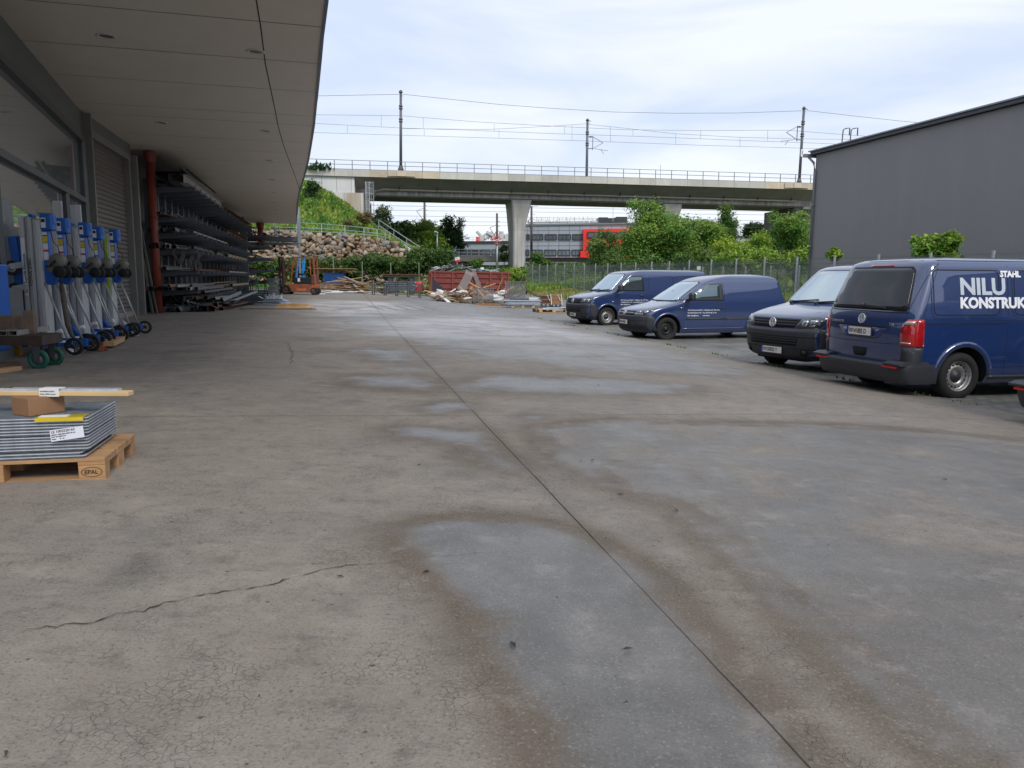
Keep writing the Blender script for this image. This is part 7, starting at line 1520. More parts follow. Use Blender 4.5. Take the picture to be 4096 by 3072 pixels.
# street lamp and crossing sign
sl2 = thing('street_lamp', 'slim grey lamp post with small head left of the dark tree', 'street lamp', PY(1748, 1015, 100)); q = MB(); q.cyl(PY(1748, 1018, 100), PY(1749, 933, 100), .09, n=8); q.build('pole', m_galv, sl2, world=True); q = MB(); q.bar(PY(1749, 932, 100), PY(1741, 926, 99.6), .3, .16); q.build('lamp_head', m_white, sl2, world=True)
cs_ = thing('railway_cross_sign', 'round red and white railway sign on a grey pole left of the big pier', 'sign', PY(1987, 1085, 82)); q = MB(); q.cyl(PY(1987, 1090, 82), PY(1989, 962, 82), .08, n=8); q.build('pole', m_galv, cs_, world=True)
q = MB(); c = PY(1989, 962, 81.8); q.lathe(c, (0, 1, 0), [(.32, -.03), (.42, -.03), (.42, .03), (.32, .03), (.32, -.03)], 20, mi=0); 
for a in (.4, 2.74): q.bar(c+Vector((-.5*math.cos(a), -.05, -.5*math.sin(a))), c+Vector((.5*math.cos(a), -.05, .5*math.sin(a))), .12, .03, mi=0)
q.bar(c+Vector((-.42, -.07, .02)), c+Vector((.42, -.07, .02)), .02, .16, mi=1); q.build('disc', [m_redplastic, m_white], cs_, world=True)
# ================================================================== VEGETATION
def leafmat(name, col, var=.5, tr=.3, hue=.06):
    m = bpy.data.materials.new(name); m.use_nodes = True; N = m.node_tree.nodes; L = m.node_tree.links; b = N['Principled BSDF']; b.inputs['Roughness'].default_value = .6
    b.inputs['Specular IOR Level'].default_value = .3
    g = N.new('ShaderNodeNewGeometry'); hs = N.new('ShaderNodeHueSaturation'); hs.inputs['Color'].default_value = (*col, 1)
    a = attr_node(N, 'tone')
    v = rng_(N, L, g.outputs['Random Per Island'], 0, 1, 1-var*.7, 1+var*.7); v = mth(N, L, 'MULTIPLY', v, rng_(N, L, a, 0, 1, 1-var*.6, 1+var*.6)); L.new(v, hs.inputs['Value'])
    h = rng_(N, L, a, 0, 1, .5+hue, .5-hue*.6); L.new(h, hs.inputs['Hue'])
    L.new(hs.outputs[0], b.inputs['Base Color']); tr_ = N.new('ShaderNodeBsdfTranslucent'); L.new(hs.outputs[0], tr_.inputs['Color']); ms = N.new('ShaderNodeMixShader'); ms.inputs[0].default_value = tr
    L.new(b.outputs[0], ms.inputs[1]); L.new(tr_.outputs[0], ms.inputs[2]); L.new(ms.outputs[0], N['Material Output'].inputs['Surface']); return m
GL = {'bright': leafmat('bright_leaves', (.215, .330, .045)), 'acacia': leafmat('acacia_leaves', (.175, .285, .050)), 'mid': leafmat('mid_green_leaves', (.115, .190, .040)), 'dark': leafmat('dark_leaves', (0.041, 0.087, 0.026)),
      'grey': leafmat('grey_green_leaves', (0.123, 0.167, 0.080)), 'yellow': leafmat('yellow_green_leaves', (0.290, 0.392, 0.043)), 'hedge': leafmat('hedge_leaves', (0.084, 0.142, 0.032), .6), 'grass': leafmat('grass_blades', (0.196, 0.290, 0.051), .5), 'red': leafmat('reddish_leaves', (0.145, 0.109, 0.043)), 'dry': leafmat('dry_grass_blades', (0.290, 0.290, 0.087), .4)}
m_bark = mat('bark', (.07, .055, .042), .9, var=.3, nscale=8)
def leaf_cloud(rs, clumps, n, size, flat=.5, droop=0.0, aspect=1.6):
    # clumps: (cx,cy,cz,rx,ry,rz,weight) ; returns V,F,tone
    w = np.array([c[6] if len(c) > 6 else c[3]*c[4]*c[5] for c in clumps], float); w = w/w.sum(); idx = rs.choice(len(clumps), n, p=w); C_ = np.array([c[:6] for c in clumps])[idx]
    d = rs.normal(size=(n, 3)); d /= np.linalg.norm(d, axis=1)[:, None]; r = rs.uniform(0, 1, n)**(.40)
    P = C_[:, :3]+d*C_[:, 3:6]*r[:, None]*(1+rs.normal(scale=.10, size=(n, 1)))
    # sub-clumping: pull toward random twig points
    k = max(8, n//26); T = P[rs.integers(0, n, k)]; 
    ti = rs.integers(0, k, n); same = rs.random(n) < .0
    ct = rs.random(len(clumps))[idx]
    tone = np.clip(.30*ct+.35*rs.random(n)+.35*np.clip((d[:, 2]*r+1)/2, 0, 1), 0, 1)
    # leaf frames: normal roughly outward/up
    nn = d*.6+rs.normal(scale=.55, size=(n, 3)); nn[:, 2] += flat; nn /= np.linalg.norm(nn, axis=1)[:, None]
    a = np.cross(nn, rs.normal(size=(n, 3))); a /= np.linalg.norm(a, axis=1)[:, None]; a[:, 2] -= droop; b = np.cross(nn, a)
    s = size*rs.uniform(.5, 1.35, n)[:, None]; a = a*s*aspect/2; b = b*s/2
    V = np.stack([P-a, P-b*.9+a*.1, P+a, P+b*.9+a*.1], 1).reshape(-1, 3); Fq = np.arange(4*n).reshape(n, 4)
    return V, Fq, np.repeat(tone, 4)
def twiggy(rs, clumps, n_tw, leaves_per, size, spread=.45, up=.3, compound=True):
    # sprays of leaflets on short twigs, for a feathery outline
    w = np.array([c[3]*c[4]*c[5] for c in clumps], float)**.8; w /= w.sum(); idx = rs.choice(len(clumps), n_tw, p=w); C_ = np.array([c[:6] for c in clumps])[idx]
    d = rs.normal(size=(n_tw, 3)); d /= np.linalg.norm(d, axis=1)[:, None]; r = rs.uniform(.45, 1.05, n_tw); P = C_[:, :3]+d*C_[:, 3:6]*r[:, None]
    dr = d*1.0+rs.normal(scale=.5, size=(n_tw, 3)); dr[:, 2] += up; dr /= np.linalg.norm(dr, axis=1)[:, None]
    t = np.linspace(0, 1, leaves_per)[None, :, None]; Q = P[:, None, :]+dr[:, None, :]*t*spread+rs.normal(scale=spread*.16, size=(n_tw, leaves_per, 3)); Q[:, :, 2] -= (t[:, :, 0]**2)*spread*.35
    n = n_tw*leaves_per; Q = Q.reshape(n, 3); nn = rs.normal(scale=.5, size=(n, 3)); nn[:, 2] += .8; nn /= np.linalg.norm(nn, axis=1)[:, None]
    a = np.cross(nn, rs.normal(size=(n, 3))); a /= np.linalg.norm(a, axis=1)[:, None]; b = np.cross(nn, a); s = size*rs.uniform(.6, 1.3, n)[:, None]; a *= s*.9; b *= s*.45
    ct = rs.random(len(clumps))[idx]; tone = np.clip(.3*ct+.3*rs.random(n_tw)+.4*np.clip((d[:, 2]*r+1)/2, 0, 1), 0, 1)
    return np.stack([Q-a, Q-b, Q+a, Q+b], 1).reshape(-1, 3), np.arange(4*n).reshape(n, 4), np.repeat(tone, leaves_per*4)
def joinm(parts):
    V = []; Fq = []; T = []; o = 0
    for v, f, t in parts: V.append(v); Fq.append(f+o); T.append(t); o += len(v)
    return np.concatenate(V), np.concatenate(Fq), np.concatenate(T)
def tree(name, label, base, clumps, m, n=5000, size=.22, cat='tree', group=None, trunk=.14, seed=0, tw=600, lp=9, core=.0, limbs=7, sp=.5, trunkname='trunk'):
    rs = np.random.default_rng(seed+100); t = thing(name, label, cat, base, 0, group)
    cl = [(c[0]-base[0], c[1]-base[1], c[2]-base[2])+tuple(c[3:]) for c in clumps]
    parts = [leaf_cloud(rs, cl, n, size)]
    if tw: parts.append(twiggy(rs, cl, tw, lp, size*.62, spread=sp))
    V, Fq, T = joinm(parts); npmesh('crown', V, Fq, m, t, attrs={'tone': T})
    if trunk:
        mb = MB(); zc = np.mean([c[2] for c in cl]); top = max(c[2] for c in cl); xm = np.mean([c[0] for c in cl]); ym = np.mean([c[1] for c in cl])
        mb.tube([(0, 0, -.2), (xm*.2, ym*.2, top*.25), (xm*.5, ym*.5, top*.5), (xm*.9, ym*.9, top*.85)], [trunk*1.3, trunk, trunk*.7, trunk*.25], n=8)
        for i in range(min(limbs, len(cl))):
            c = cl[i*len(cl)//limbs % len(cl)]; f = rs.uniform(.2, .55); s_ = (xm*f, ym*f, top*f*.9); mb.tube([s_, (s_[0]*.5+c[0]*.5+.1, s_[1]*.5+c[1]*.5, s_[2]*.55+c[2]*.45), (c[0], c[1], c[2]+c[5]*.5)], [trunk*.45, trunk*.3, trunk*.08], n=6)
        mb.build(trunkname, m_bark, t)
    return t
def ell(px, py, y, rpx, rpy, dep=None, jit=0):   # an ellipsoid clump seen at a place, with real size
    c = PY(px, py, y); k = y/3078; return (c.x, c.y, c.z, rpx*k, (dep if dep else rpx*k*.9), rpy*k)
def gb(px, y, z=None): p = PY(px, 1110, y); return (p.x, p.y, float(Gh(p.x, p.y)) if z is None else z)
def fill(px0, px1, pyt, pyb, y, n, r, seed, dy=1.5, shape=None):
    rs = np.random.default_rng(seed); out = []
    while len(out) < n:
        px = rs.uniform(px0, px1); py = rs.uniform(pyt, pyb)
        if shape and not shape((px-px0)/(px1-px0), (py-pyt)/(pyb-pyt)): continue
        rr_ = r*rs.uniform(.65, 1.35); out.append(ell(px, py, y+rs.uniform(-dy, dy), rr_, rr_*.8))
    return out
dome = lambda x, y: (2*x-1)**2+(1-y)**2*.9 < 1.0
egg = lambda x, y: ((2*x-1)/(.45+.6*y))**2 < 1
# big acacia group between fence and viaduct
c = fill(2480, 2790, 880, 1060, 66, 26, 38, 1, 3, dome)+[ell(2590, 880, 66, 55, 50), ell(2618, 838, 66, 26, 30), ell(2640, 808, 66, 11, 20), ell(2560, 830, 66, 42, 24), ell(2530, 812, 66, 20, 12), ell(2470, 1010, 66, 40, 42), ell(2735, 905, 67, 50, 40), ell(2560, 960, 65, 70, 60), ell(2680, 960, 65, 70, 60), ell(2745, 1000, 65, 50, 50)]
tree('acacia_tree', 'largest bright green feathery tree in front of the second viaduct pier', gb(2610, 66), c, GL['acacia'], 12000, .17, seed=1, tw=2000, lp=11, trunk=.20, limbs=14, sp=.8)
c = fill(2350, 2470, 950, 1075, 63, 12, 26, 2, 1.5, dome)+[ell(2410, 935, 63, 22, 20), ell(2380, 965, 63, 25, 20), ell(2445, 955, 63, 25, 22)]
tree('young_tree', 'small darker tree standing in front of the bright red bay', gb(2410, 63), c, GL['mid'], 2600, .15, seed=2, tw=500, trunk=.07, sp=.5)
c = fill(2760, 2900, 890, 1060, 69, 18, 34, 3, 2, dome)
tree('leafy_tree', 'rounded mid green tree just right of the large feathery tree', gb(2830, 69), c, GL['acacia'], 6500, .17, seed=3, tw=900, trunk=.12)
c = [ell(2905, 845+k*26, 72, 20+k*3.0, 20) for k in range(8)]+[ell(2895, 870, 72, 15, 15), ell(2920, 900, 72, 22, 18)]
tree('poplar_tree', 'slim upright tree with pale loose top between the rounded green trees', gb(2905, 72), c, GL['mid'], 3200, .16, seed=4, tw=800, trunk=.10, sp=.6)
c = [ell(2940, 905, 73, 14, 24), ell(2928, 935, 73, 22, 22), ell(2945, 880, 73, 9, 12)]
tree('young_tree', 'thin loose branches leaning right beside the slim upright tree', gb(2925, 73), c, GL['grey'], 350, .14, seed=5, tw=120, trunk=.05)
c = fill(2978, 3062, 902, 940, 125, 9, 22, 6, 2, dome)+[ell(3015, 910, 125, 34, 20), ell(3045, 915, 125, 24, 16)]
tree('distant_tree', 'distant dark round tree above the flat roofed building', gb(3020, 125), c, GL['dark'], 1500, .32, seed=6, tw=200, trunk=.2, sp=.7)
c = fill(3110, 3225, 880, 1070, 60, 18, 30, 7, 1.5, lambda x, y: x > .25-.1*y)+[ell(3205, 862, 60, 26, 14), ell(3165, 880, 60, 22, 16), ell(3195, 905, 60, 35, 25), ell(3180, 960, 60, 45, 40)]
tree('acacia_tree', 'feathery green tree directly beside the corner of the dark hall', gb(3175, 60), c, GL['acacia'], 6500, .15, seed=7, tw=1100, trunk=.12, sp=.6)
c = [ell(3100, 865, 61, 18, 10), ell(3115, 890, 61, 20, 12), ell(3110, 925, 61, 24, 14)]
tree('young_tree', 'sparse branch tips left of the tree by the hall corner', gb(3110, 61), c, GL['acacia'], 300, .14, seed=8, tw=130, trunk=.05, sp=.5)
c = fill(2870, 3080, 955, 1020, 63, 12, 28, 9, 1.5)+[ell(2905, 975, 63, 30, 26), ell(2970, 985, 63, 30, 22), ell(3040, 960, 64, 40, 30)]
tree('lime_shrub', 'yellowish green shrub row below the slim upright tree', gb(2950, 63), c, GL['yellow'], 2800, .15, 'shrub', seed=9, tw=500, trunk=.05)
c = fill(2860, 3230, 1010, 1065, 57, 26, 30, 10, 1.5)
tree('broadleaf_shrub', 'broad bright green bushes right behind the double bar fence', gb(3050, 57), c, GL['bright'], 6500, .16, 'shrub', seed=10, tw=900, trunk=.05)
c = fill(2420, 2880, 1030, 1075, 60, 24, 26, 11, 1.5)
tree('undergrowth_shrub', 'dark undergrowth below the large feathery tree', gb(2650, 60), c, GL['mid'], 5000, .15, 'shrub', seed=11, tw=500, trunk=.05)
c = fill(2990, 3110, 945, 1010, 90, 10, 30, 26, 1.5)
tree('undergrowth_shrub', 'dark shrub in the gap before the flat roofed building', gb(3050, 90), c, GL['dark'], 1500, .25, 'shrub', seed=26, tw=150, trunk=.05)
# by the big pier
c = fill(2125, 2200, 1015, 1075, 90, 8, 16, 12, 1, egg)
tree('conical_shrub', 'small conical green shrub between the pier and the fence start', gb(2160, 90), c, GL['mid'], 1300, .2, 'shrub', seed=12, tw=150, trunk=.05)
c = fill(2025, 2100, 1082, 1125, 74, 9, 17, 13, 1)
tree('broadleaf_shrub', 'bright shrub at the foot of the big pier behind the container', gb(2060, 74), c, GL['bright'], 1600, .17, 'shrub', seed=13, tw=200, trunk=.04)
c = fill(1880, 1925, 1030, 1075, 95, 5, 12, 14, 1)
tree('conical_shrub', 'small shrub by the low rail bridge above the container sign', gb(1900, 95), c, GL['mid'], 600, .2, 'shrub', seed=14, tw=80, trunk=.04)
c = fill(1995, 2035, 985, 1030, 104, 5, 12, 15, 1)
tree('broadleaf_shrub', 'dark bush left beside the big pier in front of the low wing', gb(2015, 104), c, GL['mid'], 700, .22, 'shrub', seed=15, tw=80, trunk=.04)
# left group beyond
c = fill(1600, 1770, 905, 1010, 104, 22, 28, 16, 3, dome)+[ell(1690, 912, 104, 45, 26), ell(1640, 935, 104, 40, 30), ell(1745, 940, 104, 30, 26)]
tree('leafy_tree', 'wide bright green tree between the stair rail and the lamp post', gb(1690, 104), c, GL['bright'], 5500, .27, seed=16, tw=700, trunk=.2, sp=.8)
c = fill(1755, 1850, 905, 1005, 108, 14, 24, 17, 2, dome)+[ell(1795, 890, 108, 24, 24), ell(1765, 915, 108, 14, 22), ell(1835, 935, 108, 18, 24)]
tree('dark_tree', 'dark green tree with ragged top behind the street lamp', gb(1800, 108), c, GL['dark'], 3200, .27, seed=17, tw=500, trunk=.2, sp=.9)
c = [ell(1843, 885, 109, 10, 16), ell(1838, 905, 109, 12, 14)]
tree('bare_tree', 'sparse nearly bare twigs beside the dark ragged tree', gb(1842, 109), c, GL['grey'], 120, .2, seed=18, tw=60, trunk=.06)
c = [ell(1532, 850, 96, 28, 24), ell(1515, 880, 96, 28, 26), ell(1545, 880, 96, 20, 20), ell(1530, 905, 96, 26, 20)]
tree('birch_tree', 'small grey-green tree at the left foot of the viaduct opening', gb(1528, 96), c, GL['grey'], 1400, .2, seed=19, tw=260, trunk=.10)
c = fill(1540, 1640, 900, 955, 100, 11, 22, 20, 2)
tree('dark_tree', 'low dark foliage between the grey-green tree and the stair rail', gb(1590, 100), c, GL['dark'], 2200, .25, seed=20, tw=300, trunk=.08)
c = fill(1640, 1790, 1000, 1085, 70, 22, 24, 21, 1.5, lambda x, y: y > .55*(1-x)-.25)
tree('flowering_shrub', 'tall shrub with pale blossoms right of the boulder wall', gb(1715, 70), c, GL['hedge'], 4200, .19, 'shrub', seed=21, tw=600, trunk=.06)
# hedge along the fence, and bushes on the slope
c = fill(1010, 1230, 1050, 1110, 68, 24, 20, 29, 1.0)+fill(1215, 1690, 1038, 1105, 68, 60, 20, 22, 1.0)+fill(1480, 1690, 1020, 1060, 68, 14, 20, 28, 1.0)
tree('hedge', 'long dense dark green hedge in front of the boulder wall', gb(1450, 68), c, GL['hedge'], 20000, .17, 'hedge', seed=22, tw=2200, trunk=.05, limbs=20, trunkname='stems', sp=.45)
c = fill(1185, 1255, 745, 815, 86, 9, 22, 23, 1.5)
tree('dark_bush', 'dark bush at the top of the green slope beside the roof edge', gb(1220, 86), c, GL['dark'], 1800, .2, 'shrub', seed=23, tw=300, trunk=.05)
c = fill(1430, 1475, 860, 890, 80, 6, 14, 24, 1)+fill(1390, 1440, 890, 905, 79, 4, 12, 25, 1)
tree('dark_bush', 'reddish dark bush at the right end of the green slope', gb(1450, 80), c, GL['red'], 900, .17, 'shrub', seed=24, tw=120, trunk=.04)
# clipped small trees in front of the dark hall
def z_of(px, py, u): return PW(px, py, u, 0, u, 10)
q_ = z_of(3337, 1010, 22.4); k = q_.y/3078
def el2(px, py, rx, ry, u=22.4): p = z_of(px, py, u); k = p.y/3078; return (p.x, p.y, p.z, rx*k, rx*k*.8, ry*k)
c = [el2(3337, 1008, 22, 14), el2(3325, 1020, 20, 12), el2(3352, 1020, 18, 12), el2(3340, 1030, 22, 10), el2(3335, 1000, 14, 10)]
tree('standard_tree', 'tiny ball crowned tree with bare stem in front of the dark hall', (q_.x, q_.y, float(Gh(q_.x, q_.y))), c, GL['bright'], 520, .15, seed=30, tw=0, trunk=.035)
q_ = z_of(3740, 1000, 22.2)
rs_ = np.random.default_rng(8); c = [el2(3740+85*rs_.uniform(-1, 1)*math.cos(a*.3), 1000+rs_.uniform(-55, 60), 28, 20, 22.2) for a in range(26)]
c = [e_ for e_ in c]+[el2(3740, 960, 45, 22, 22.2), el2(3700, 975, 35, 25, 22.2), el2(3785, 975, 35, 25, 22.2), el2(3740, 1000, 80, 50, 22.2)]
tree('standard_tree', 'larger flat topped leafy tree in front of the dark hall above the nearest van', (q_.x, q_.y, float(Gh(q_.x, q_.y))), c, GL['bright'], 5200, .13, seed=31, tw=300, trunk=.06, sp=.25)
# ---- ground cover (uncountable): slope vegetation, grass strips
def blades(name, label, region, n, size, m, seed, cat='ground cover', up=.9, aspect=2.2):
    rs = np.random.default_rng(seed); P = region(rs, n); n = len(P); nn = rs.normal(scale=.8, size=(n, 3)); nn[:, 2] = np.abs(nn[:, 2])*(1-up)+.1; nn /= np.linalg.norm(nn, axis=1)[:, None]
    a = np.zeros((n, 3)); a[:, 2] = 1; a[:, :2] = rs.normal(scale=.45, size=(n, 2)); a /= np.linalg.norm(a, axis=1)[:, None]; b = np.cross(a, nn); b /= np.linalg.norm(b, axis=1)[:, None]
    s = size*rs.uniform(.5, 1.4, n)[:, None]; P = P+a*s*.3; V = np.stack([P-a*s*.5, P-b*s/aspect, P+a*s, P+b*s/aspect], 1).reshape(-1, 3)
    big = np.sin(P[:, 0]*1.1+seed)*np.sin(P[:, 1]*.9+P[:, 0]*.4); tone = np.clip(.5+.3*big+rs.normal(scale=.2, size=n), 0, 1)
    o = npmesh(name, V, np.arange(4*n).reshape(n, 4), m, attrs={'tone': np.repeat(tone, 4)}); tag(o, label, cat, kind='stuff'); return o
def slope_region(rs, n):
    x = rs.uniform(-30, -8.5, n); y = rs.uniform(73.6, 97, n); z = Gh(x, y); bump = .35*np.sin(x*1.7)*np.sin(y*1.3)+.3*rs.random(n); return np.stack([x, y, z+bump*.7], 1)
blades('slope_vegetation', 'bright weeds and grass covering the slope under the viaduct end', slope_region, 42000, .30, GL['grass'], 1, aspect=2.0)
def slope2(rs, n): x = rs.uniform(-9.5, 30, n); y = rs.uniform(80, 111, n); return np.stack([x, y, Gh(x, y)+rs.random(n)*.2], 1)
blades('embankment_grass', 'tall grass and weeds on the railway embankment', slope2, 26000, .40, GL['mid'], 2, aspect=2.4)
def strip(rs, n):
    v = rs.uniform(14, 76, n); u = rs.uniform(16.0, 19.75, n); x, y = XY(u, v); return np.stack([x, y, G(x, y)], 1)
blades('verge_grass', 'mown yellowish grass strip between pavers and fence plinth', strip, 30000, .14, GL['dry'], 3, aspect=3)
def meadow(rs, n):
    v = rs.uniform(20, 80, n); u = rs.uniform(20.3, 27, n)+np.abs(rs.normal(scale=3, size=n))*(v > 45); x, y = XY(u, v); return np.stack([x, y, Gh(x, y)+.05], 1)
blades('meadow_grass', 'rough grass behind the long mesh fence', meadow, 24000, .32, GL['grass'], 4, aspect=3)
def lawn(rs, n): x = rs.uniform(-22, 6, n); y = rs.uniform(63.5, 71.8, n); return np.stack([x, y, Gh(x, y)], 1)
blades('yard_edge_grass', 'grass at the far end of the yard before the hedge', lawn, 16000, .28, GL['grass'], 5, aspect=3)
def tufts(rs, n):
    v = rs.uniform(5, 30, n); keep = np.sin(v*3.1)+np.sin(v*7.7+1) > .7; v = v[keep]; u = 8.22+rs.normal(scale=.035, size=len(v)); x, y = XY(u, v); return np.stack([x, y, G(x, y)+.01], 1)
blades('joint_weeds', 'small weeds growing in the joint between concrete and pavers', tufts, 900, .035, GL['mid'], 6, aspect=2.5)
def sprigs(rs, n): x = rs.uniform(-28.5, -24.5, n)+2.0; p = PY(1265, 680, 92); return np.stack([p.x+rs.normal(scale=1.0, size=n), p.y+rs.normal(scale=.3, size=n), p.z+np.abs(rs.normal(scale=.25, size=n))], 1)
blades('deck_weeds', 'small weeds sprouting on the viaduct edge at the left', sprigs, 160, .35, GL['dark'], 7, aspect=2.4)
# ================================================================== FAR END OF THE YARD
# ---- forklift (side view, forks to the left)
fo0 = PG(1230, 1184); fy = 46.0
o = PY(1200, 1182, fy); o.z = float(G(o.x, o.y)); fk = thing('forklift', 'worn orange forklift with black mast parked side-on at the end of the racks', 'forklift', o, R(2))
m_or = mat('worn_orange_paint', (.34, .088, .03), .6, var=.35, nscale=3, col2=(.16, .06, .04), n2=2.5)
K = fy/3078
fx = lambda px: ((px-1196)*.807+1130-1200)*K
fz = lambda py: (1182-py)*K
q = MB(); q.prism([(fx(1210), fz(1158)), (fx(1205), fz(1146)), (fx(1238), fz(1140)), (fx(1372), fz(1142)), (fx(1372), fz(1155)), (fx(1352), fz(1168)), (fx(1342), fz(1173)), (fx(1255), fz(1172)), (fx(1240), fz(1160))], -.5, .5); q.build('chassis', m_or, fk, bevel=.03)
q = MB(); q.box((fx(1308), 0, fz(1128)), (1.12, .86, .40)); q.build('battery_box', mat('black_box', (.02, .022, .026), .4, var=.2), fk, bevel=.02)
q = MB(); q.box((fx(1358), 0, fz(1122)), (.28, .9, .55)); q.build('counterweight', mat('brown_counterweight', (.12, .045, .03), .6, var=.25), fk, bevel=.04)
q = MB()
for y in (-.42, .42):
    q.bar((fx(1248), y, fz(1140)), (fx(1268), y, fz(1036)), .07); q.bar((fx(1368), y, fz(1142)), (fx(1362), y, fz(1040)), .07); q.bar((fx(1262), y, fz(1036)), (fx(1366), y, fz(1039)), .07); q.bar((fx(1344), y, fz(1042)), (fx(1346), y, fz(1105)), .06)
for x in (1264, 1300, 1335, 1364): q.bar((fx(x), -.42, fz(1037)), (fx(x), .42, fz(1037)), .06)
q.build('overhead_guard', m_or, fk)
q = MB()
for y in (-.36, .36): q.bar((fx(1196), y, .05), (fx(1196), y, fz(1034)), .11, .09, up=(0, 1, 0)); q.bar((fx(1206), y*.8, .1), (fx(1206), y*.8, fz(1048)), .08)
for z in (.35, 1.0, 1.6, 2.15): q.bar((fx(1198), -.36, z), (fx(1198), .36, z), .09)
q.build('mast', mat('mast_black', (.022, .018, .017), .6, var=.4), fk)
q = MB(); q.bar((fx(1216), -.3, .3), (fx(1212), -.3, fz(1042)), .09); q.bar((fx(1212), -.3, fz(1110)), (fx(1248), -.3, fz(1130)), .08); q.bar((fx(1232), .3, fz(1040)), (fx(1222), .3, fz(1090)), .08); q.build('tilt_frame', mat('rust_red_frame', (.14, .05, .035), .7, var=.3), fk)
q = MB(); q.box((fx(1192)-.05, 0, .35), (.06, .95, .5)); 
for y in (-.3, .3): q.box((fx(1185)-.60, y, .06), (1.2, .13, .045))
q.build('forks', m_dkmetal, fk)
q = MB(); q.box((fx(1295), 0, fz(1102)), (.42, .48, .11)); q.bar((fx(1310), 0, fz(1100)), (fx(1320), 0, fz(1084)), .46, .12, up=(1, 0, 0)); q.build('seat', mat('black_vinyl', (.015, .015, .017), .4), fk, bevel=.04)
q = MB(); q.bar((fx(1252), 0, fz(1135)), (fx(1262), 0, fz(1100)), .05); q.tube([(fx(1262)+.05*math.cos(a)*1.0, .18*math.sin(a), fz(1098)+.12*math.cos(a)) for a in np.linspace(0, 2*math.pi, 14)[:-1]], .018, n=6, closed=True); q.build('steering_wheel', m_black, fk)
for x, r_, wd in ((1226, .29, .22), (1360, .22, .18)):
    for sg in (-1, 1):
        c = (fx(x), sg*.42, r_); q = MB(); q.lathe(c, (0, sg, 0), [(r_*.5, -wd/2), (r_*.93, -wd/2), (r_, -wd*.3), (r_, wd*.3), (r_*.93, wd/2), (r_*.55, wd*.45), (r_*.5, wd*.3)], 26); w = q.build('wheel', m_tyre, fk)
        q = MB(); q.lathe(c, (0, sg, 0), [(r_*.52, wd*.35), (r_*.45, wd*.15), (r_*.2, wd*.2), (r_*.15, wd*.35), (0, wd*.36)], 18); q.build('rim', mat('dirty_rim', (.06, .05, .045), .7), w)
q = MB(); q.box((fx(1288), -.435, fz(1124)), (.14, .012, .20)); q.build('sticker', m_white, fk); q = MB(); q.box((fx(1238), -.40, fz(1115)), (.09, .08, .2)); q.build('bottle', mat('green_plastic_bottle', (.35, .5, .2), .4), fk)
q = MB(); q.box((fx(1300), -.505, fz(1162)), (.55, .012, .15)); q.build('step_panel', mat('faded_orange', (.50, .14, .06), .5, var=.2), fk)
# load and things around it
c = PY(1095, 1160, 45.5); c.z = float(G(c.x, c.y)); lc = thing('grey_cabinet', 'stacked pale grey sheet metal boxes in front of the forklift forks', 'metal boxes', c); q = MB()
for z, w, h in ((.12, .55, .2), (.36, .6, .22), (.62, .55, .2), (.86, .62, .14)): q.box((.05, 0, z), (w, .6, h))
q.build('box_stack', mat('pale_zinc_sheet', (.28, .32, .35), .4, .5, var=.15), lc, bevel=.01)
def sheet_stack(name, label, px, py, y, w, d, lays, m, cat, dz=.03, rz=0, seed=0, group=None):
    rs = random.Random(seed); c = PG(px, py) if y is None else PY(px, py, y); c.z = float(G(c.x, c.y))+.02; q = MB()
    for k in range(lays): q.box((c.x+rs.uniform(-.08, .08), c.y+rs.uniform(-.1, .1), c.z+dz*(k+.5)+rs.uniform(0, .004)), (w*rs.uniform(.9, 1.05), d*rs.uniform(.9, 1.05), dz*.8), rz=rz+rs.gauss(0, .04))
    return tag(q.build(name, m), label, cat, group)
c = PG(975, 1222); q = MB(); q.box((c.x, c.y+1.0, c.z+.10), (1.35, 1.5, .12), rz=GRZ); q.box((c.x+.02, c.y+1.35, c.z+.30), (1.1, .9, .22), rz=GRZ); tag(q.build('covered_stack', mat('dark_tarp_green', (.035, .055, .065), .4, var=.15), bevel=.02), 'low stack under dark blue-green sheet on the ground before the racks', 'covered stack')
c = PG(1085, 1222); q = MB(); rsx = random.Random(4)
for k in range(9): q.box((c.x+rsx.uniform(-.1, .12), c.y+.4+rsx.uniform(-.2, .2), c.z+.04+.028*k), (1.15-.07*k, .9-.05*k, .016), rz=rsx.uniform(-.15, .25))
for k in range(10): a = Vector((c.x+rsx.uniform(-.45, .45), c.y+.3, c.z+.26)); q.bar(a, a+Vector((rsx.uniform(-.2, .25), rsx.uniform(-.1, .1), rsx.uniform(.04, .22))), .09, .008)
tag(q.build('cut_sheets', mat('bright_sheet', (.56, .62, .70), .35, .25, var=.2, island=.2)), 'pile of bright galvanised sheet offcuts on a board before the forklift', 'sheet metal pile')
c = PG(1168, 1232); q = MB(); q.box((c.x, c.y+.15, c.z+.09), (1.0, .45, .14)); q.box((c.x+.05, c.y+.12, c.z+.03), (1.25, .6, .05)); tag(q.build('timber_box', m_wood, bevel=.01), 'low orange-brown timber piece on the ground right of the sheet pile', 'timber')
bar_obj('flat', .16, .05, 2.6, P3(*UV(*PG(960, 1238)[:2]), PG(960, 1238).z), -R(84), 0, 0, m_wood_old, 'wood_plank', 'long dark plank under the sheet pile and timber piece', 'plank', 'planks before the racks')
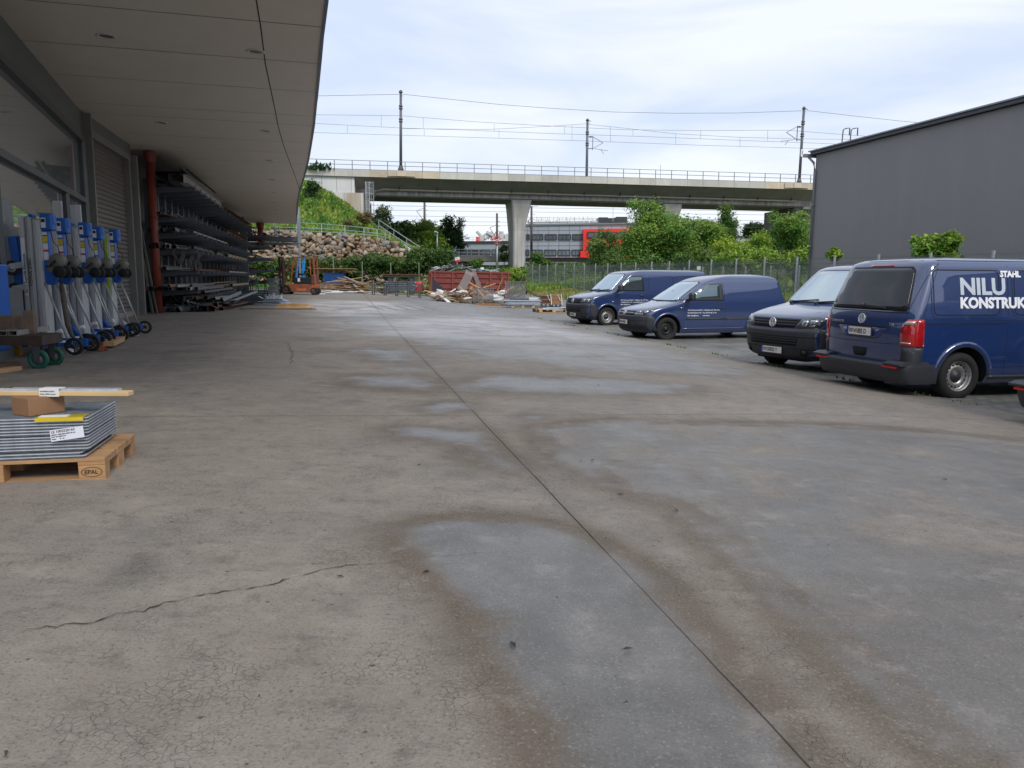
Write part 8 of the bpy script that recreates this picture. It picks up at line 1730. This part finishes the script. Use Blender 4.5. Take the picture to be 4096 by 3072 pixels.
# table / trestles by the far rack: simple green trestle frames
def trestle(px, py, h, label, m, group='trestles beside the far rack', w=.9):
    c = PG(px, py); q = MB()
    for sx in (-1, 1):
        for sy in (-1, 1): q.bar(c+Vector((sx*w*.5, sy*.28, 0)), c+Vector((sx*w*.42, sy*.05, h)), .04)
        q.bar(c+Vector((sx*w*.47, -.2, h*.4)), c+Vector((sx*w*.47, .2, h*.4)), .03)
    q.bar(c+Vector((-w*.55, 0, h)), c+Vector((w*.55, 0, h)), .08, .06); return tag(q.build('trestle', m), label, 'trestle', group)
trestle(1000, 1180, .95, 'green steel trestle left of the grey metal boxes', mat('green_trestle', (.03, .14, .08), .6)); trestle(1035, 1176, .75, 'grey folding trestle right of the green trestle', m_dkmetal)
c = PY(1204, 1105, 62); q = MB()
for dx in (-.5, .05): q.prism([(dx, -1.3), (dx+.12, -1.3), (dx+.36, 1.55), (dx+.26, 1.55)], -.06, .06, M=Matrix.Translation(c))
for z in (-.9, -.2, .5, 1.1): q.bar(c+Vector((-.35, 0, z)), c+Vector((.3, 0, z)), .08)
q.box(c+Vector((.22, .05, 0)), (.22, .1, 2.4)); tag(q.build('blue_trestle', mat('sky_blue_paint', (.03, .22, .55), .45)), 'tall sky blue steel frame leaning behind the forklift seat', 'steel frame')
# ---- board stack with blue crate and wood heap
def heap(name, label, px0, px1, py0, y, h, n, L, m, cat, seed, group, depth=1.5, jit=.25, w=.12, t=.03, prof=None):
    rs = random.Random(seed)
    base_label = label
    for i in range(n):
        f = rs.random(); px = px0+(px1-px0)*f; c = PY(px, py0, y+rs.uniform(-depth, depth)); g = float(G(c.x, c.y)); hh = h*(prof(f) if prof else 1)*rs.random()**.8
        a_ = rs.gauss(0, .5); l = L*rs.uniform(.5, 1.1); tilt = rs.gauss(0, jit) if hh > .1 else 0; d = Vector((math.cos(a_)*math.cos(tilt), math.sin(a_)*math.cos(tilt), math.sin(tilt)))
        ctr = Vector((c.x, c.y, max(g+.05+hh, g+.05+abs(math.sin(tilt))*l/2))); q = MB(); mm = m if not isinstance(m, list) else rs.choice(m); o_ = q; q.bar((-d*l/2), (d*l/2), w*rs.uniform(.6, 1.5), t*rs.uniform(.7, 1.8))
        mw = {'fresh_wood': 'fresh pale', 'weathered_wood': 'dark weathered', 'grey_board': 'grey', 'orange_brown_board': 'orange-brown', 'white_paint': 'white', 'rusty_steel': 'rusty', 'galvanised_steel': 'zinc'}[mm.name]; pw_ = ('left', 'middle', 'right')[min(2, int(f*3))]; hw = 'upper' if hh > h*.5 else 'lower'; lab = f'{mw} {name.replace("_", " ")} {base_label}, {hw} {pw_} part'
        o = q.build(name, mm); o.location = ctr; tag(o, lab, cat, group+f', {mw} {hw} {pw_}')
PG0 = lambda px, y: (lambda c: Vector((c.x, c.y, float(G(c.x, c.y)))))(PY(px, 1160, y))
c = PG0(1340, 60); q = MB(); q.box(c+Vector((0, 0, .95)), (1.5, .9, .8)); 
for k in range(9): q.box(c+Vector((0, -.47, .6+k*.09)), (1.4, .02, .03))
for dx in (-.72, .72): q.box(c+Vector((dx, -.47, .95)), (.07, .05, .82))
tag(q.build('blue_crate', mat('blue_crate_paint', (.02, .085, .28), .5, var=.15), bevel=.01), 'blue ribbed steel crate half buried in the board stack', 'crate')
q = MB(); q.box(c+Vector((.1, .2, .28)), (2.3, 1.2, .5)); tag(q.build('pallet_stack', m_wood_old), 'dark wooden stack under the blue crate', 'wooden stack')
for k in range(7): o = bar_obj('flat', rr.uniform(.2, .5), .03, rr.uniform(2, 3.4), c+Vector((-1.6+rr.uniform(0, .6), rr.uniform(-.5, .4), 1.38+k*.045)), -R(90)+rr.gauss(0, .07), 0, 0, m_wood_old if k % 3 else m_wood, 'board', 'weathered board lying on top of the blue crate', 'board', 'boards on the blue crate')
MW = [m_wood, m_wood_old, m_wood_old, mat('grey_board', (.26, .23, .20), .85, var=.25, island=.3), mat('orange_brown_board', (.30, .15, .07), .8, var=.25)]
heap('board', 'in the heap right of the blue crate', 1340, 1480, 1150, 57.5, 1.0, 78, 2.6, MW, 'board', 31, 'loose boards heaped right of the blue crate', jit=.13, w=.2, t=.03, prof=lambda f: math.sin(math.pi*min(1, f*1.05+.05)))
heap('board', 'on the ground before the blue crate heap', 1310, 1500, 1152, 54.5, .12, 12, 1.8, m_white, 'board', 32, 'white boards at the foot of the heap', depth=.5, jit=.02, w=.16)
heap('board', 'on the ground below the blue crate', 1280, 1400, 1152, 55.5, .35, 16, 2.0, MW, 'board', 33, 'brown boards below the blue crate', depth=.8, jit=.06, w=.15)
# ---- workbench, aluminium stack, red tank, low railing frames
c = PG0(1607, 59); wbk = thing('workbench', 'dark heavy steel workbench with brown top behind the aluminium sections', 'workbench', c); q = MB(); q.box((0, 0, 1.45), (2.75, 1.1, .08)); q.build('bench_top', m_rust, wbk); q = MB(); q.box((0, 0, 1.34), (2.5, .9, .14)); q.build('bench_frame', m_dkmetal, wbk)
for dx in (-.85, .8):
    q = MB(); q.box((dx, 0, .65), (.3, .7, 1.3)); q.build('leg', m_dkmetal, wbk)
c = PG0(1603, 56.5)
for k in range(5): o = bar_obj('channel', .5, .12, 2.1+(.1*k % .3), c+Vector((-1.15, .1, .30+k*.13)), -R(90), 0, 0, MATS['bright_sheet'], 'aluminium_section', ['lowest', 'second', 'third', 'fourth', 'topmost'][k]+' bright aluminium section of the stack behind the low black frames', 'metal section', 'aluminium sections stacked')
q = MB(); c = PG0(1675, 57.2); q.box(c+Vector((0, 0, .60)), (.5, .4, .60)); q.cyl(c+Vector((-.25, 0, .88)), c+Vector((.25, 0, .88)), .16, n=14); q.box(c+Vector((.02, -.21, .55)), (.4, .02, .2)); tag(q.build('red_tank', mat('red_tank_paint', (.45, .03, .04), .35, var=.1), bevel=.03), 'bright red machine box right of the aluminium sections', 'machine')
for k, px in enumerate((1490, 1536, 1582, 1628, 1674)):
    pass
lfr = thing('barrier_frame', 'low black steel barrier of five posts in front of the aluminium sections', 'barrier', PG0(1582, 52.5)); q = MB(); c = lfr.location
for z in (.95, .72, .30): q.bar(PY(1489, 1000, 52.5)*0+Vector(((1489-2048)/3078*52.5, 52.6, c.z+z)), Vector(((1676-2048)/3078*52.5, 51.4, c.z+z-.10)), .05)
q.build('rails', m_dkmetal, lfr, world=True)
for k, px in enumerate((1489, 1536, 1582, 1629, 1675)):
    y = 52.6-1.2*k/4; p = PG0(px, y); q = MB(); q.bar(p, p+Vector((0, 0, .98-.02*k)), .07); q.bar(p+Vector((.1, .3, 0)), p+Vector((.1, .3, .95)), .05); q.bar(p+Vector((0, 0, .05)), p+Vector((.1, .3, .05)), .05); q.build('post', m_dkmetal, lfr, world=True)
heap('board', 'behind the low black barrier', 1500, 1570, 1150, 57, .5, 14, 1.8, [MATS['grey_board'], m_galv, m_wood_old], 'board', 34, 'grey boards behind the low barrier', depth=.8, jit=.06, w=.2)
heap('scrap_bar', 'beside the left end of the container', 1685, 1716, 1155, 58.5, .5, 14, 1.3, [m_rust, m_wood_old], 'scrap bar', 35, 'rusty bars left of the container', depth=.6, jit=.25, w=.08)
# ---- container
m_ctr = mat('container_red', (.22, .045, .035), .6, var=.22, nscale=1.5, col2=(.17, .035, .025), n2=1.2, bump=.1)
cy = 57.0; cl_ = PY(1722, 1185, cy); crr = PY(2038, 1190, cy+.6); zg = min(cl_.z, crr.z)
ct = thing('roll_off_container', 'long rust red steel skip container heaped with scrap metal', 'skip container', cl_, math.atan2(crr.y-cl_.y, crr.x-cl_.x))
CL = (crr-cl_).length; CH = 1.78
ct.rotation_euler = (0, -math.atan2(crr.z-cl_.z, CL), ct.rotation_euler.z); ct.matrix_basis = Matrix.Translation(cl_) @ ct.rotation_euler.to_matrix().to_4x4()
q = MB(); q.box((CL/2, .03, CH/2+.05), (CL, .05, CH)); q.box((CL/2, 2.27, CH/2+.05), (CL, .05, CH)); q.box((.03, 1.15, CH/2+.05), (.05, 2.3, CH)); q.box((CL-.03, 1.15, CH/2+.05), (.05, 2.3, CH)); q.box((CL/2, 1.15, .2), (CL, 2.3, .1)); q.build('body', m_ctr, ct)
q = MB()
for x in (.06, .32, 1.62, 4.4, 5.25, CL-.12): q.box((x, -.05, CH/2+.05), (.11, .12, CH))
for z in (.28, .62, 1.02, 1.42, CH+.02): q.box((CL/2, -.04, z), (CL, .09, .06 if z < 1.6 else .11))
q.box((.0, 1.1, CH+.02), (.12, 2.4, .11)); q.box((CL, 1.1, CH+.02), (.12, 2.4, .11)); q.bar((5.2, -.06, 1.42), (4.9, -.06, CH), .05); q.bar((1.75, -.06, CH), (1.98, -.06, 1.5), .05)
for k in range(26): q.box((.3+k*.225, -.06, CH+.09), (.05, .04, .05))
q.bar((-.08, .05, .15), (-.10, .05, CH), .1); q.tube([(-.02, -.1, CH-.05), (-.16, -.12, CH-.2), (-.14, -.12, .9)], .03, n=6)
q.build('ribs', m_ctr, ct)
for x in (.7, CL-.7): q = MB(); q.cyl((x, .2, .14), (x, .5, .14), .14, n=14); q.build('roller', m_dkmetal, ct)
text_mesh('painted_code', 'GVG 10 MC', .15, mat('faded_black', (.05, .02, .02), .7), ct, frameM((.38, -.003, 1.5), (1, 0, 0), (0, 0, 1)))
# scrap in and over the container
MS = [MATS['bright_sheet'], m_galv, ST['grey'][0], MATS['dull_sheet'], m_white]
rsx = random.Random(9); Mc = ct.matrix_basis
for i in range(78):
    x = rsx.uniform(.1, 4.9); hh = .12+.42*math.exp(-((x-1.9)/1.6)**2)*rsx.random()+.05*rsx.random(); a_ = rsx.gauss(0, .7); l = rsx.uniform(.5, 1.5); tl = rsx.gauss(-.10 if x > 2.5 else .12, .16); d = Vector((math.cos(a_)*math.cos(tl), math.sin(a_)*math.cos(tl), math.sin(tl)))
    q = MB(); q.bar(-d*l/2, d*l/2, rsx.uniform(.08, .28), .015); o = q.build('scrap_sheet', rsx.choice(MS)); o.location = Mc @ Vector((x, rsx.uniform(.25, 2.0), CH+hh)); tag(o, 'crumpled metal offcut on the heap in the red container', 'scrap sheet', 'metal offcuts on the container heap')
gp2 = lambda x, y, z: Mc @ Vector((x, y, z))
bent_sheet([gp2(1.35, .6, CH+.62), gp2(1.7, .5, CH+.42), gp2(2.2, .4, CH+.26), gp2(2.75, .3, CH+.34), gp2(3.1, .2, CH+.12)], .75, mat('dark_grey_mesh', (.085, .09, .095), .6, .3), 'bent_sheet', 'dark buckled sheet on top of the container heap below the sign', 'metal sheet')
m_strp = mat('hanging_mesh_grey', (.22, .185, .175), .7, .2, var=.15, nscale=20)
bent_sheet([gp2(2.95, .3, CH+.15), gp2(2.9, -.05, CH+.12), gp2(2.8, -.16, CH-.15), gp2(2.6, -.18, 1.2), gp2(2.35, -.22, .75), gp2(2.15, -.25, .45)], .62, m_strp, 'hanging_sheet', 'broad grey mesh strip hanging down the front of the container', 'metal mesh', t=.01, up=(0, 1, 0))
bent_sheet([gp2(3.1, .3, CH+.18), gp2(3.15, -.05, CH+.08), gp2(3.25, -.16, CH-.2), gp2(3.45, -.18, 1.1), gp2(3.6, -.22, .65)], .30, m_strp, 'hanging_sheet', 'narrow grey mesh strip hanging right of the broad one', 'metal mesh', t=.01, up=(0, 1, 0))
sg_ = thing('red_white_sign', 'small tilted red and white sign on a stand above the container heap', 'sign', gp2(2.05, .6, CH+.2)); q = MB(); q.bar((-.05, 0, -.1), (-.1, 0, .65), .05); q.bar((.3, 0, -.1), (.28, 0, .5), .03); q.build('stand', m_galv, sg_)
Ms = Matrix.Translation((-.05, -.05, .72)) @ Matrix.Rotation(R(-12), 4, 'Y'); q = MB(); q.box((0, 0, .09), (.36, .03, .18), 0, M=Ms); q.box((0, 0, -.09), (.36, .03, .18), 1, M=Ms) if False else None
q.v = []; q.f = []; q.m = []; q.sm = []; q.add([tuple(Ms @ Vector(p)) for p in [(-.18, -.015, 0), (.18, -.015, 0), (.18, -.015, .2), (-.18, -.015, .2), (-.18, .015, 0), (.18, .015, 0), (.18, .015, .2), (-.18, .015, .2)]], [(0,1,2,3), (4,7,6,5), (3,2,6,7), (0,3,7,4), (1,5,6,2)], 0); q.add([tuple(Ms @ Vector(p)) for p in [(-.18, -.015, -.16), (.18, -.015, -.16), (.18, -.015, 0), (-.18, -.015, 0), (-.18, .015, -.16), (.18, .015, -.16), (.18, .015, 0), (-.18, .015, 0)]], [(0,1,2,3), (4,7,6,5), (0,4,5,1), (0,3,7,4), (1,5,6,2)], 1)
pn = q.build('sign_panel', [m_white, m_redplastic], sg_); text_mesh('sign_text', 'Eisen', .11, m_ink, pn, Ms @ frameM((-.14, -.018, .08), (1, 0, 0), (0, 0, 1)))
# ---- wood and foil heap in front of the container
MWW = [m_wood, m_wood, MATS['orange_brown_board'], m_wood_old, MATS['grey_board']]
yH = 45.5
heap('wood_lath', 'in the heap before the container', 1840, 2000, 1170, 47.5, .75, 56, 1.5, MWW, 'lath', 51, 'laths in the heap before the container', depth=1.0, jit=.5, w=.09, t=.04, prof=lambda f: math.sin(math.pi*f)*.9+.1)
heap('wood_lath', 'in the flat heap at the container corner', 1735, 1850, 1190, 45.5, .5, 40, 1.3, MWW+[m_white], 'lath', 52, 'laths in the low left part of the heap', depth=.8, jit=.25, w=.10, t=.04)
m_foil = mat('white_foil', (.66, .66, .66), .45, var=.12, nscale=10)
def foil(px, py, y, w, h, seed, label):
    rs = np.random.default_rng(seed); bm = bmesh.new(); bmesh.ops.create_icosphere(bm, subdivisions=3, radius=1)
    c = PY(px, py, y)
    f = [rs.normal(size=3)*2.2 for _ in range(5)]; ph = rs.uniform(0, 6, 5)
    for v in bm.verts:
        k = sum(math.sin(v.co.dot(Vector(f[i]))+ph[i]) for i in range(5))*.13; v.co = Vector((v.co.x*w*(1+k), v.co.y*w*.6*(1+k), v.co.z*h*(1+k*1.5)))
    me = bpy.data.meshes.new('foil'); bm.to_mesh(me); bm.free(); me.materials.append(m_foil); o = bpy.data.objects.new('plastic_foil', me); SC.collection.objects.link(o); o.location = (c.x, c.y, max(c.z, float(G(c.x, c.y))+h*.6)); tag(o, label, 'plastic foil', 'white foil bundles in the wood heap')
for i, (px, py, w, h) in enumerate(((1762, 1172, .30, .14), (1735, 1183, .2, .12), (1830, 1180, .28, .10), (1850, 1168, .30, .08), (1868, 1195, .25, .10), (1970, 1185, .35, .12), (2000, 1190, .3, .12), (1990, 1200, .35, .07), (1950, 1196, .3, .06), (2010, 1170, .25, .10))): foil(px, py, 45.4-.05*i, w, h, i, 'crumpled white plastic foil in the wood heap before the container'+(', left end', ', far left corner', ', left middle', ', upper left middle', ', lower left middle', ', right middle', ', right', ', low right', ', low middle', ', right end')[i])
def lean(name, label, p1, p2, y1, y2, w, h, m, cat='beam', group=None): return plank(name, label, PY(*p1, y1), PY(*p2, y2), w, h, m, cat, z=-h/2, group=group)
lean('white_board', 'long white board slanting down at the left front of the heap', (1752, 1172), (1797, 1210), 45.6, 44.2, .22, .03, m_white, 'board')
lean('wood_beam', 'pale beam rising to the right from the heap, left one', (1993, 1190), (2012, 1166), 45.6, 46, .14, .05, m_wood); lean('wood_beam', 'longest pale beam rising to the right beside the mesh frame', (1990, 1187), (2052, 1148), 45.2, 46.5, .10, .08, m_wood)
lean('wood_beam', 'orange beam rising right above the middle of the heap', (1862, 1156), (1924, 1132), 47, 47.4, .10, .06, MATS['orange_brown_board']); lean('wood_beam', 'thin lath rising far right above the heap', (1932, 1151), (1982, 1134), 47, 47.4, .06, .05, m_wood)
lean('wood_beam', 'dark beam falling right across the heap', (1876, 1130), (1970, 1184), 47, 45.6, .10, .06, m_wood); lean('wood_beam', 'bundle lath falling steeply in the middle of the heap', (1908, 1155), (1937, 1190), 46, 45.2, .14, .06, m_wood)
# pallets under the heap
def far_pallet(px, y, label, rz, m=m_wood_old, w=1.2, lift=0.0, group='pallets at the far heap'):
    p = PG0(px, y); p.z += lift+.01; t = thing('wooden_pallet', label, 'pallet', p, rz, group=group); q = MB()
    for yy in (-.35, 0, .35): q.box((0, yy, .012), (w, .1, .022))
    q.build('bottom_boards', m, t); 
    for xx in (-w/2+.07, 0, w/2-.07):
        for yy in (-.35, 0, .35): q = MB(); q.box((xx, yy, .064), (.14, .1, .078)); q.build('block', m, t)
    q = MB()
    for yy in (-.33, -.165, 0, .165, .33): q.box((0, yy, .135), (w, .12, .022))
    for xx in (-w/2+.07, 0, w/2-.07): q.box((xx, 0, .1145), (.14, .78, .020))
    q.build('deck', m, t); return t
far_pallet(1775, 45.3, 'pallet under the low left end of the wood heap', .1); far_pallet(1822, 45.0, 'second pallet from the left under the wood heap', .05); far_pallet(1885, 44.8, 'dark pallet in the middle under the wood heap', -.05, w=1.6)
p3_ = far_pallet(2092, 40.3, 'pale pallet under the bright grating sheets right of the mesh frame', 0, m_wood)
lean('wood_beam', 'single orange-brown beam lying on the ground in front of the heap', (1905, 1217), (1997, 1219), 42.2, 42.2, .14, .12, MATS['orange_brown_board'])
lean('wood_beam', 'low beam end just right of the single front beam', (2000, 1219), (2045, 1222), 42.6, 42.6, .10, .08, m_wood_old)
# stack of bright sheets on that pallet and channels behind
q = MB(); rsx = random.Random(3); b0 = p3_.location
for k in range(9): q.box((rsx.uniform(-.12, .08), rsx.uniform(-.05, .05), .16+k*.026), (1.45+.06*k, .85, .018), rz=rsx.gauss(0, .02))
tag(q.build('sheet_stack', MATS['bright_sheet']), 'stack of bright blue-grey sheets on the pale pallet', 'sheet stack').location = b0
for k in range(4):
    bar_obj('channel', .22, .12, 1.3, PG0(2075+k*22, 42.0+.3*k)+Vector((-.5, 0, .32-.05*k)), -R(82), 0, 0, m_galv, 'steel_channel', ['leftmost', 'second', 'third', 'rightmost'][k]+' of the galvanised channels stacked behind the bright sheets', 'steel channel', 'channels behind the bright sheets')
q = MB(); p = PG0(2140, 41.2); q.box(p+Vector((0, 0, .45)), (.62, .02, .12)); tag(q.build('white_label_strip', m_white), 'white printed strip on the channel ends right of the bright sheets', 'label')
# mesh frames
m_meshf = bpy.data.materials.new('perforated_mesh'); m_meshf.use_nodes = True; _N = m_meshf.node_tree.nodes; _L = m_meshf.node_tree.links; _b = _N['Principled BSDF']; _b.inputs['Base Color'].default_value = (.14, .13, .13, 1); _b.inputs['Roughness'].default_value = .6; _b.inputs['Alpha'].default_value = .55
def mesh_frame(label, px0, px1, pyt, pyb, y, tilt=0):
    a, b = PY(px0, pyb, y), PY(px1, pyb, y+.3); h = (pyb-pyt)*y/3078; a.z = max(a.z, float(G(a.x, a.y))+.02); b.z = a.z; t = thing('wire_screen', label, 'mesh frame', a, group='mesh frames in front of the container'); up_ = Vector((0, tilt, h)); q = MB()
    a0, b0_ = Vector((0, 0, 0)), b-a
    for u_, v_ in ((a0, a0+up_), (b0_, b0_+up_), (a0+up_-Vector((.05, 0, 0)), b0_+up_+Vector((.12, 0, 0))), (a0+up_*.08, b0_+up_*.08), (a0+up_*.16, b0_+up_*.16)): q.bar(u_, v_, .05)
    q.bar(a0+Vector((.25, 0, 0)), a0+up_+Vector((.25, 0, 0)), .03); q.build('tube_frame', mat('dull_frame', (.15, .155, .16), .5, .3), t); q = MB(); q.quad(a0+up_*.18, b0_+up_*.18, b0_+up_*.97, a0+up_*.97); q.build('mesh_infill', m_meshf, t); return t
mesh_frame('smaller grey mesh frame standing in the middle of the wood heap', 1893, 1972, 1154, 1204, 44.3, .1); mesh_frame('taller grey mesh frame at the right end of the container', 2022, 2100, 1128, 1200, 43.6, .15)
q = MB(); 
for a, b in (((2040, 1195), (2096, 1103)), ((2096, 1103), (2106, 1175)), ((2075, 1140), (2150, 1185)), ((2060, 1170), (2100, 1158)), ((2100, 1160), (2160, 1190)), ((2052, 1192), (2106, 1172))): q.bar(PY(*a, 44.6), PY(*b, 44.9), .09, .06)
tag(q.build('rusty_angle_frame', mat('brown_angle_iron', (.085, .06, .045), .7, var=.3)), 'brown triangular angle iron frame behind the taller mesh frame', 'steel frame')
q = MB(); a, b, c_ = PY(1729, 1185, 48), PY(1729, 1110, 48), PY(1804, 1182, 48); T = Vector((0, .04, 0)); q.add([a, b, c_, a+T, b+T, c_+T], [(0,2,1), (3,4,5), (0,1,4,3), (1,2,5,4), (2,0,3,5)]); tt = q.build('triangular_panel', mat('dark_purple_grey', (.045, .042, .055), .5, .2)); tag(tt, 'dark triangular sheet panel leaning on the left end of the container', 'metal panel'); q = MB(); q.box(PY(1751, 1159, 47.9), (.13, .01, .10)); s2 = q.build('panel_label', m_white, tt)
# crates and pallet near the farthest van
for k, (px, y, lab) in enumerate(((2184, 41.0, 'rusty brown mesh crate on a pallet, left of the pair'), (2226, 41.0, 'rusty brown mesh crate beside the first, wrapped with straps'))):
    p = PG0(px, y); t = thing('wood_crate', lab, 'crate', p, 0, group='two brown crates before the grass strip'); q = MB(); q.box((0, 0, .42), (.56, .5, .5)); q.build('body', m_rust if k == 0 else MATS['orange_brown_board'], t, bevel=.01); q = MB()
    for z in (.2, .42, .64): q.box((0, -.26, z), (.58, .015, .05))
    q.build('slats', m_wood_old, t); q = MB()
    for xx in (-.22, 0, .22): q.box((xx, 0, .1), (.09, .48, .1))
    q.box((0, 0, .03), (.58, .5, .03)); q.build('pallet_feet', m_dkmetal, t); q = MB(); q.bar((.29, -.27, .15), (.24, -.27, .7), .04); q.bar((.05, -.275, .68), (.2, -.275, .35), .025); q.build('strap', m_white, t)
p5 = far_pallet(2213, 35.6, 'fresh pallet carrying flat white sheets just left of the farthest van', .08, m_wood, w=1.35)
far_pallet(2175, 36.2, 'older pallet half hidden beside the fresh pallet', .15, m_wood_old, w=.9)
q = MB(); q.box((.1, .05, .165), (1.2, .7, .03), rz=.1); q.box((.18, .0, .20), (1.0, .6, .012), rz=-.1); q.bar((.35, -.2, .24), (.62, -.35, .21), .18, .01); tag(q.build('sheet_stack', MATS['bright_sheet']), 'flat pale sheets lying on the fresh pallet by the farthest van', 'sheet stack').location = p5.location+Vector((0, 0, .003))
q = MB(); p = PG0(1283, 49); q.box(p+Vector((0, 0, .03)), (.5, .3, .04), rz=.3); tag(q.build('white_scrap', m_white), 'small white scrap on the ground right behind the forklift', 'scrap')
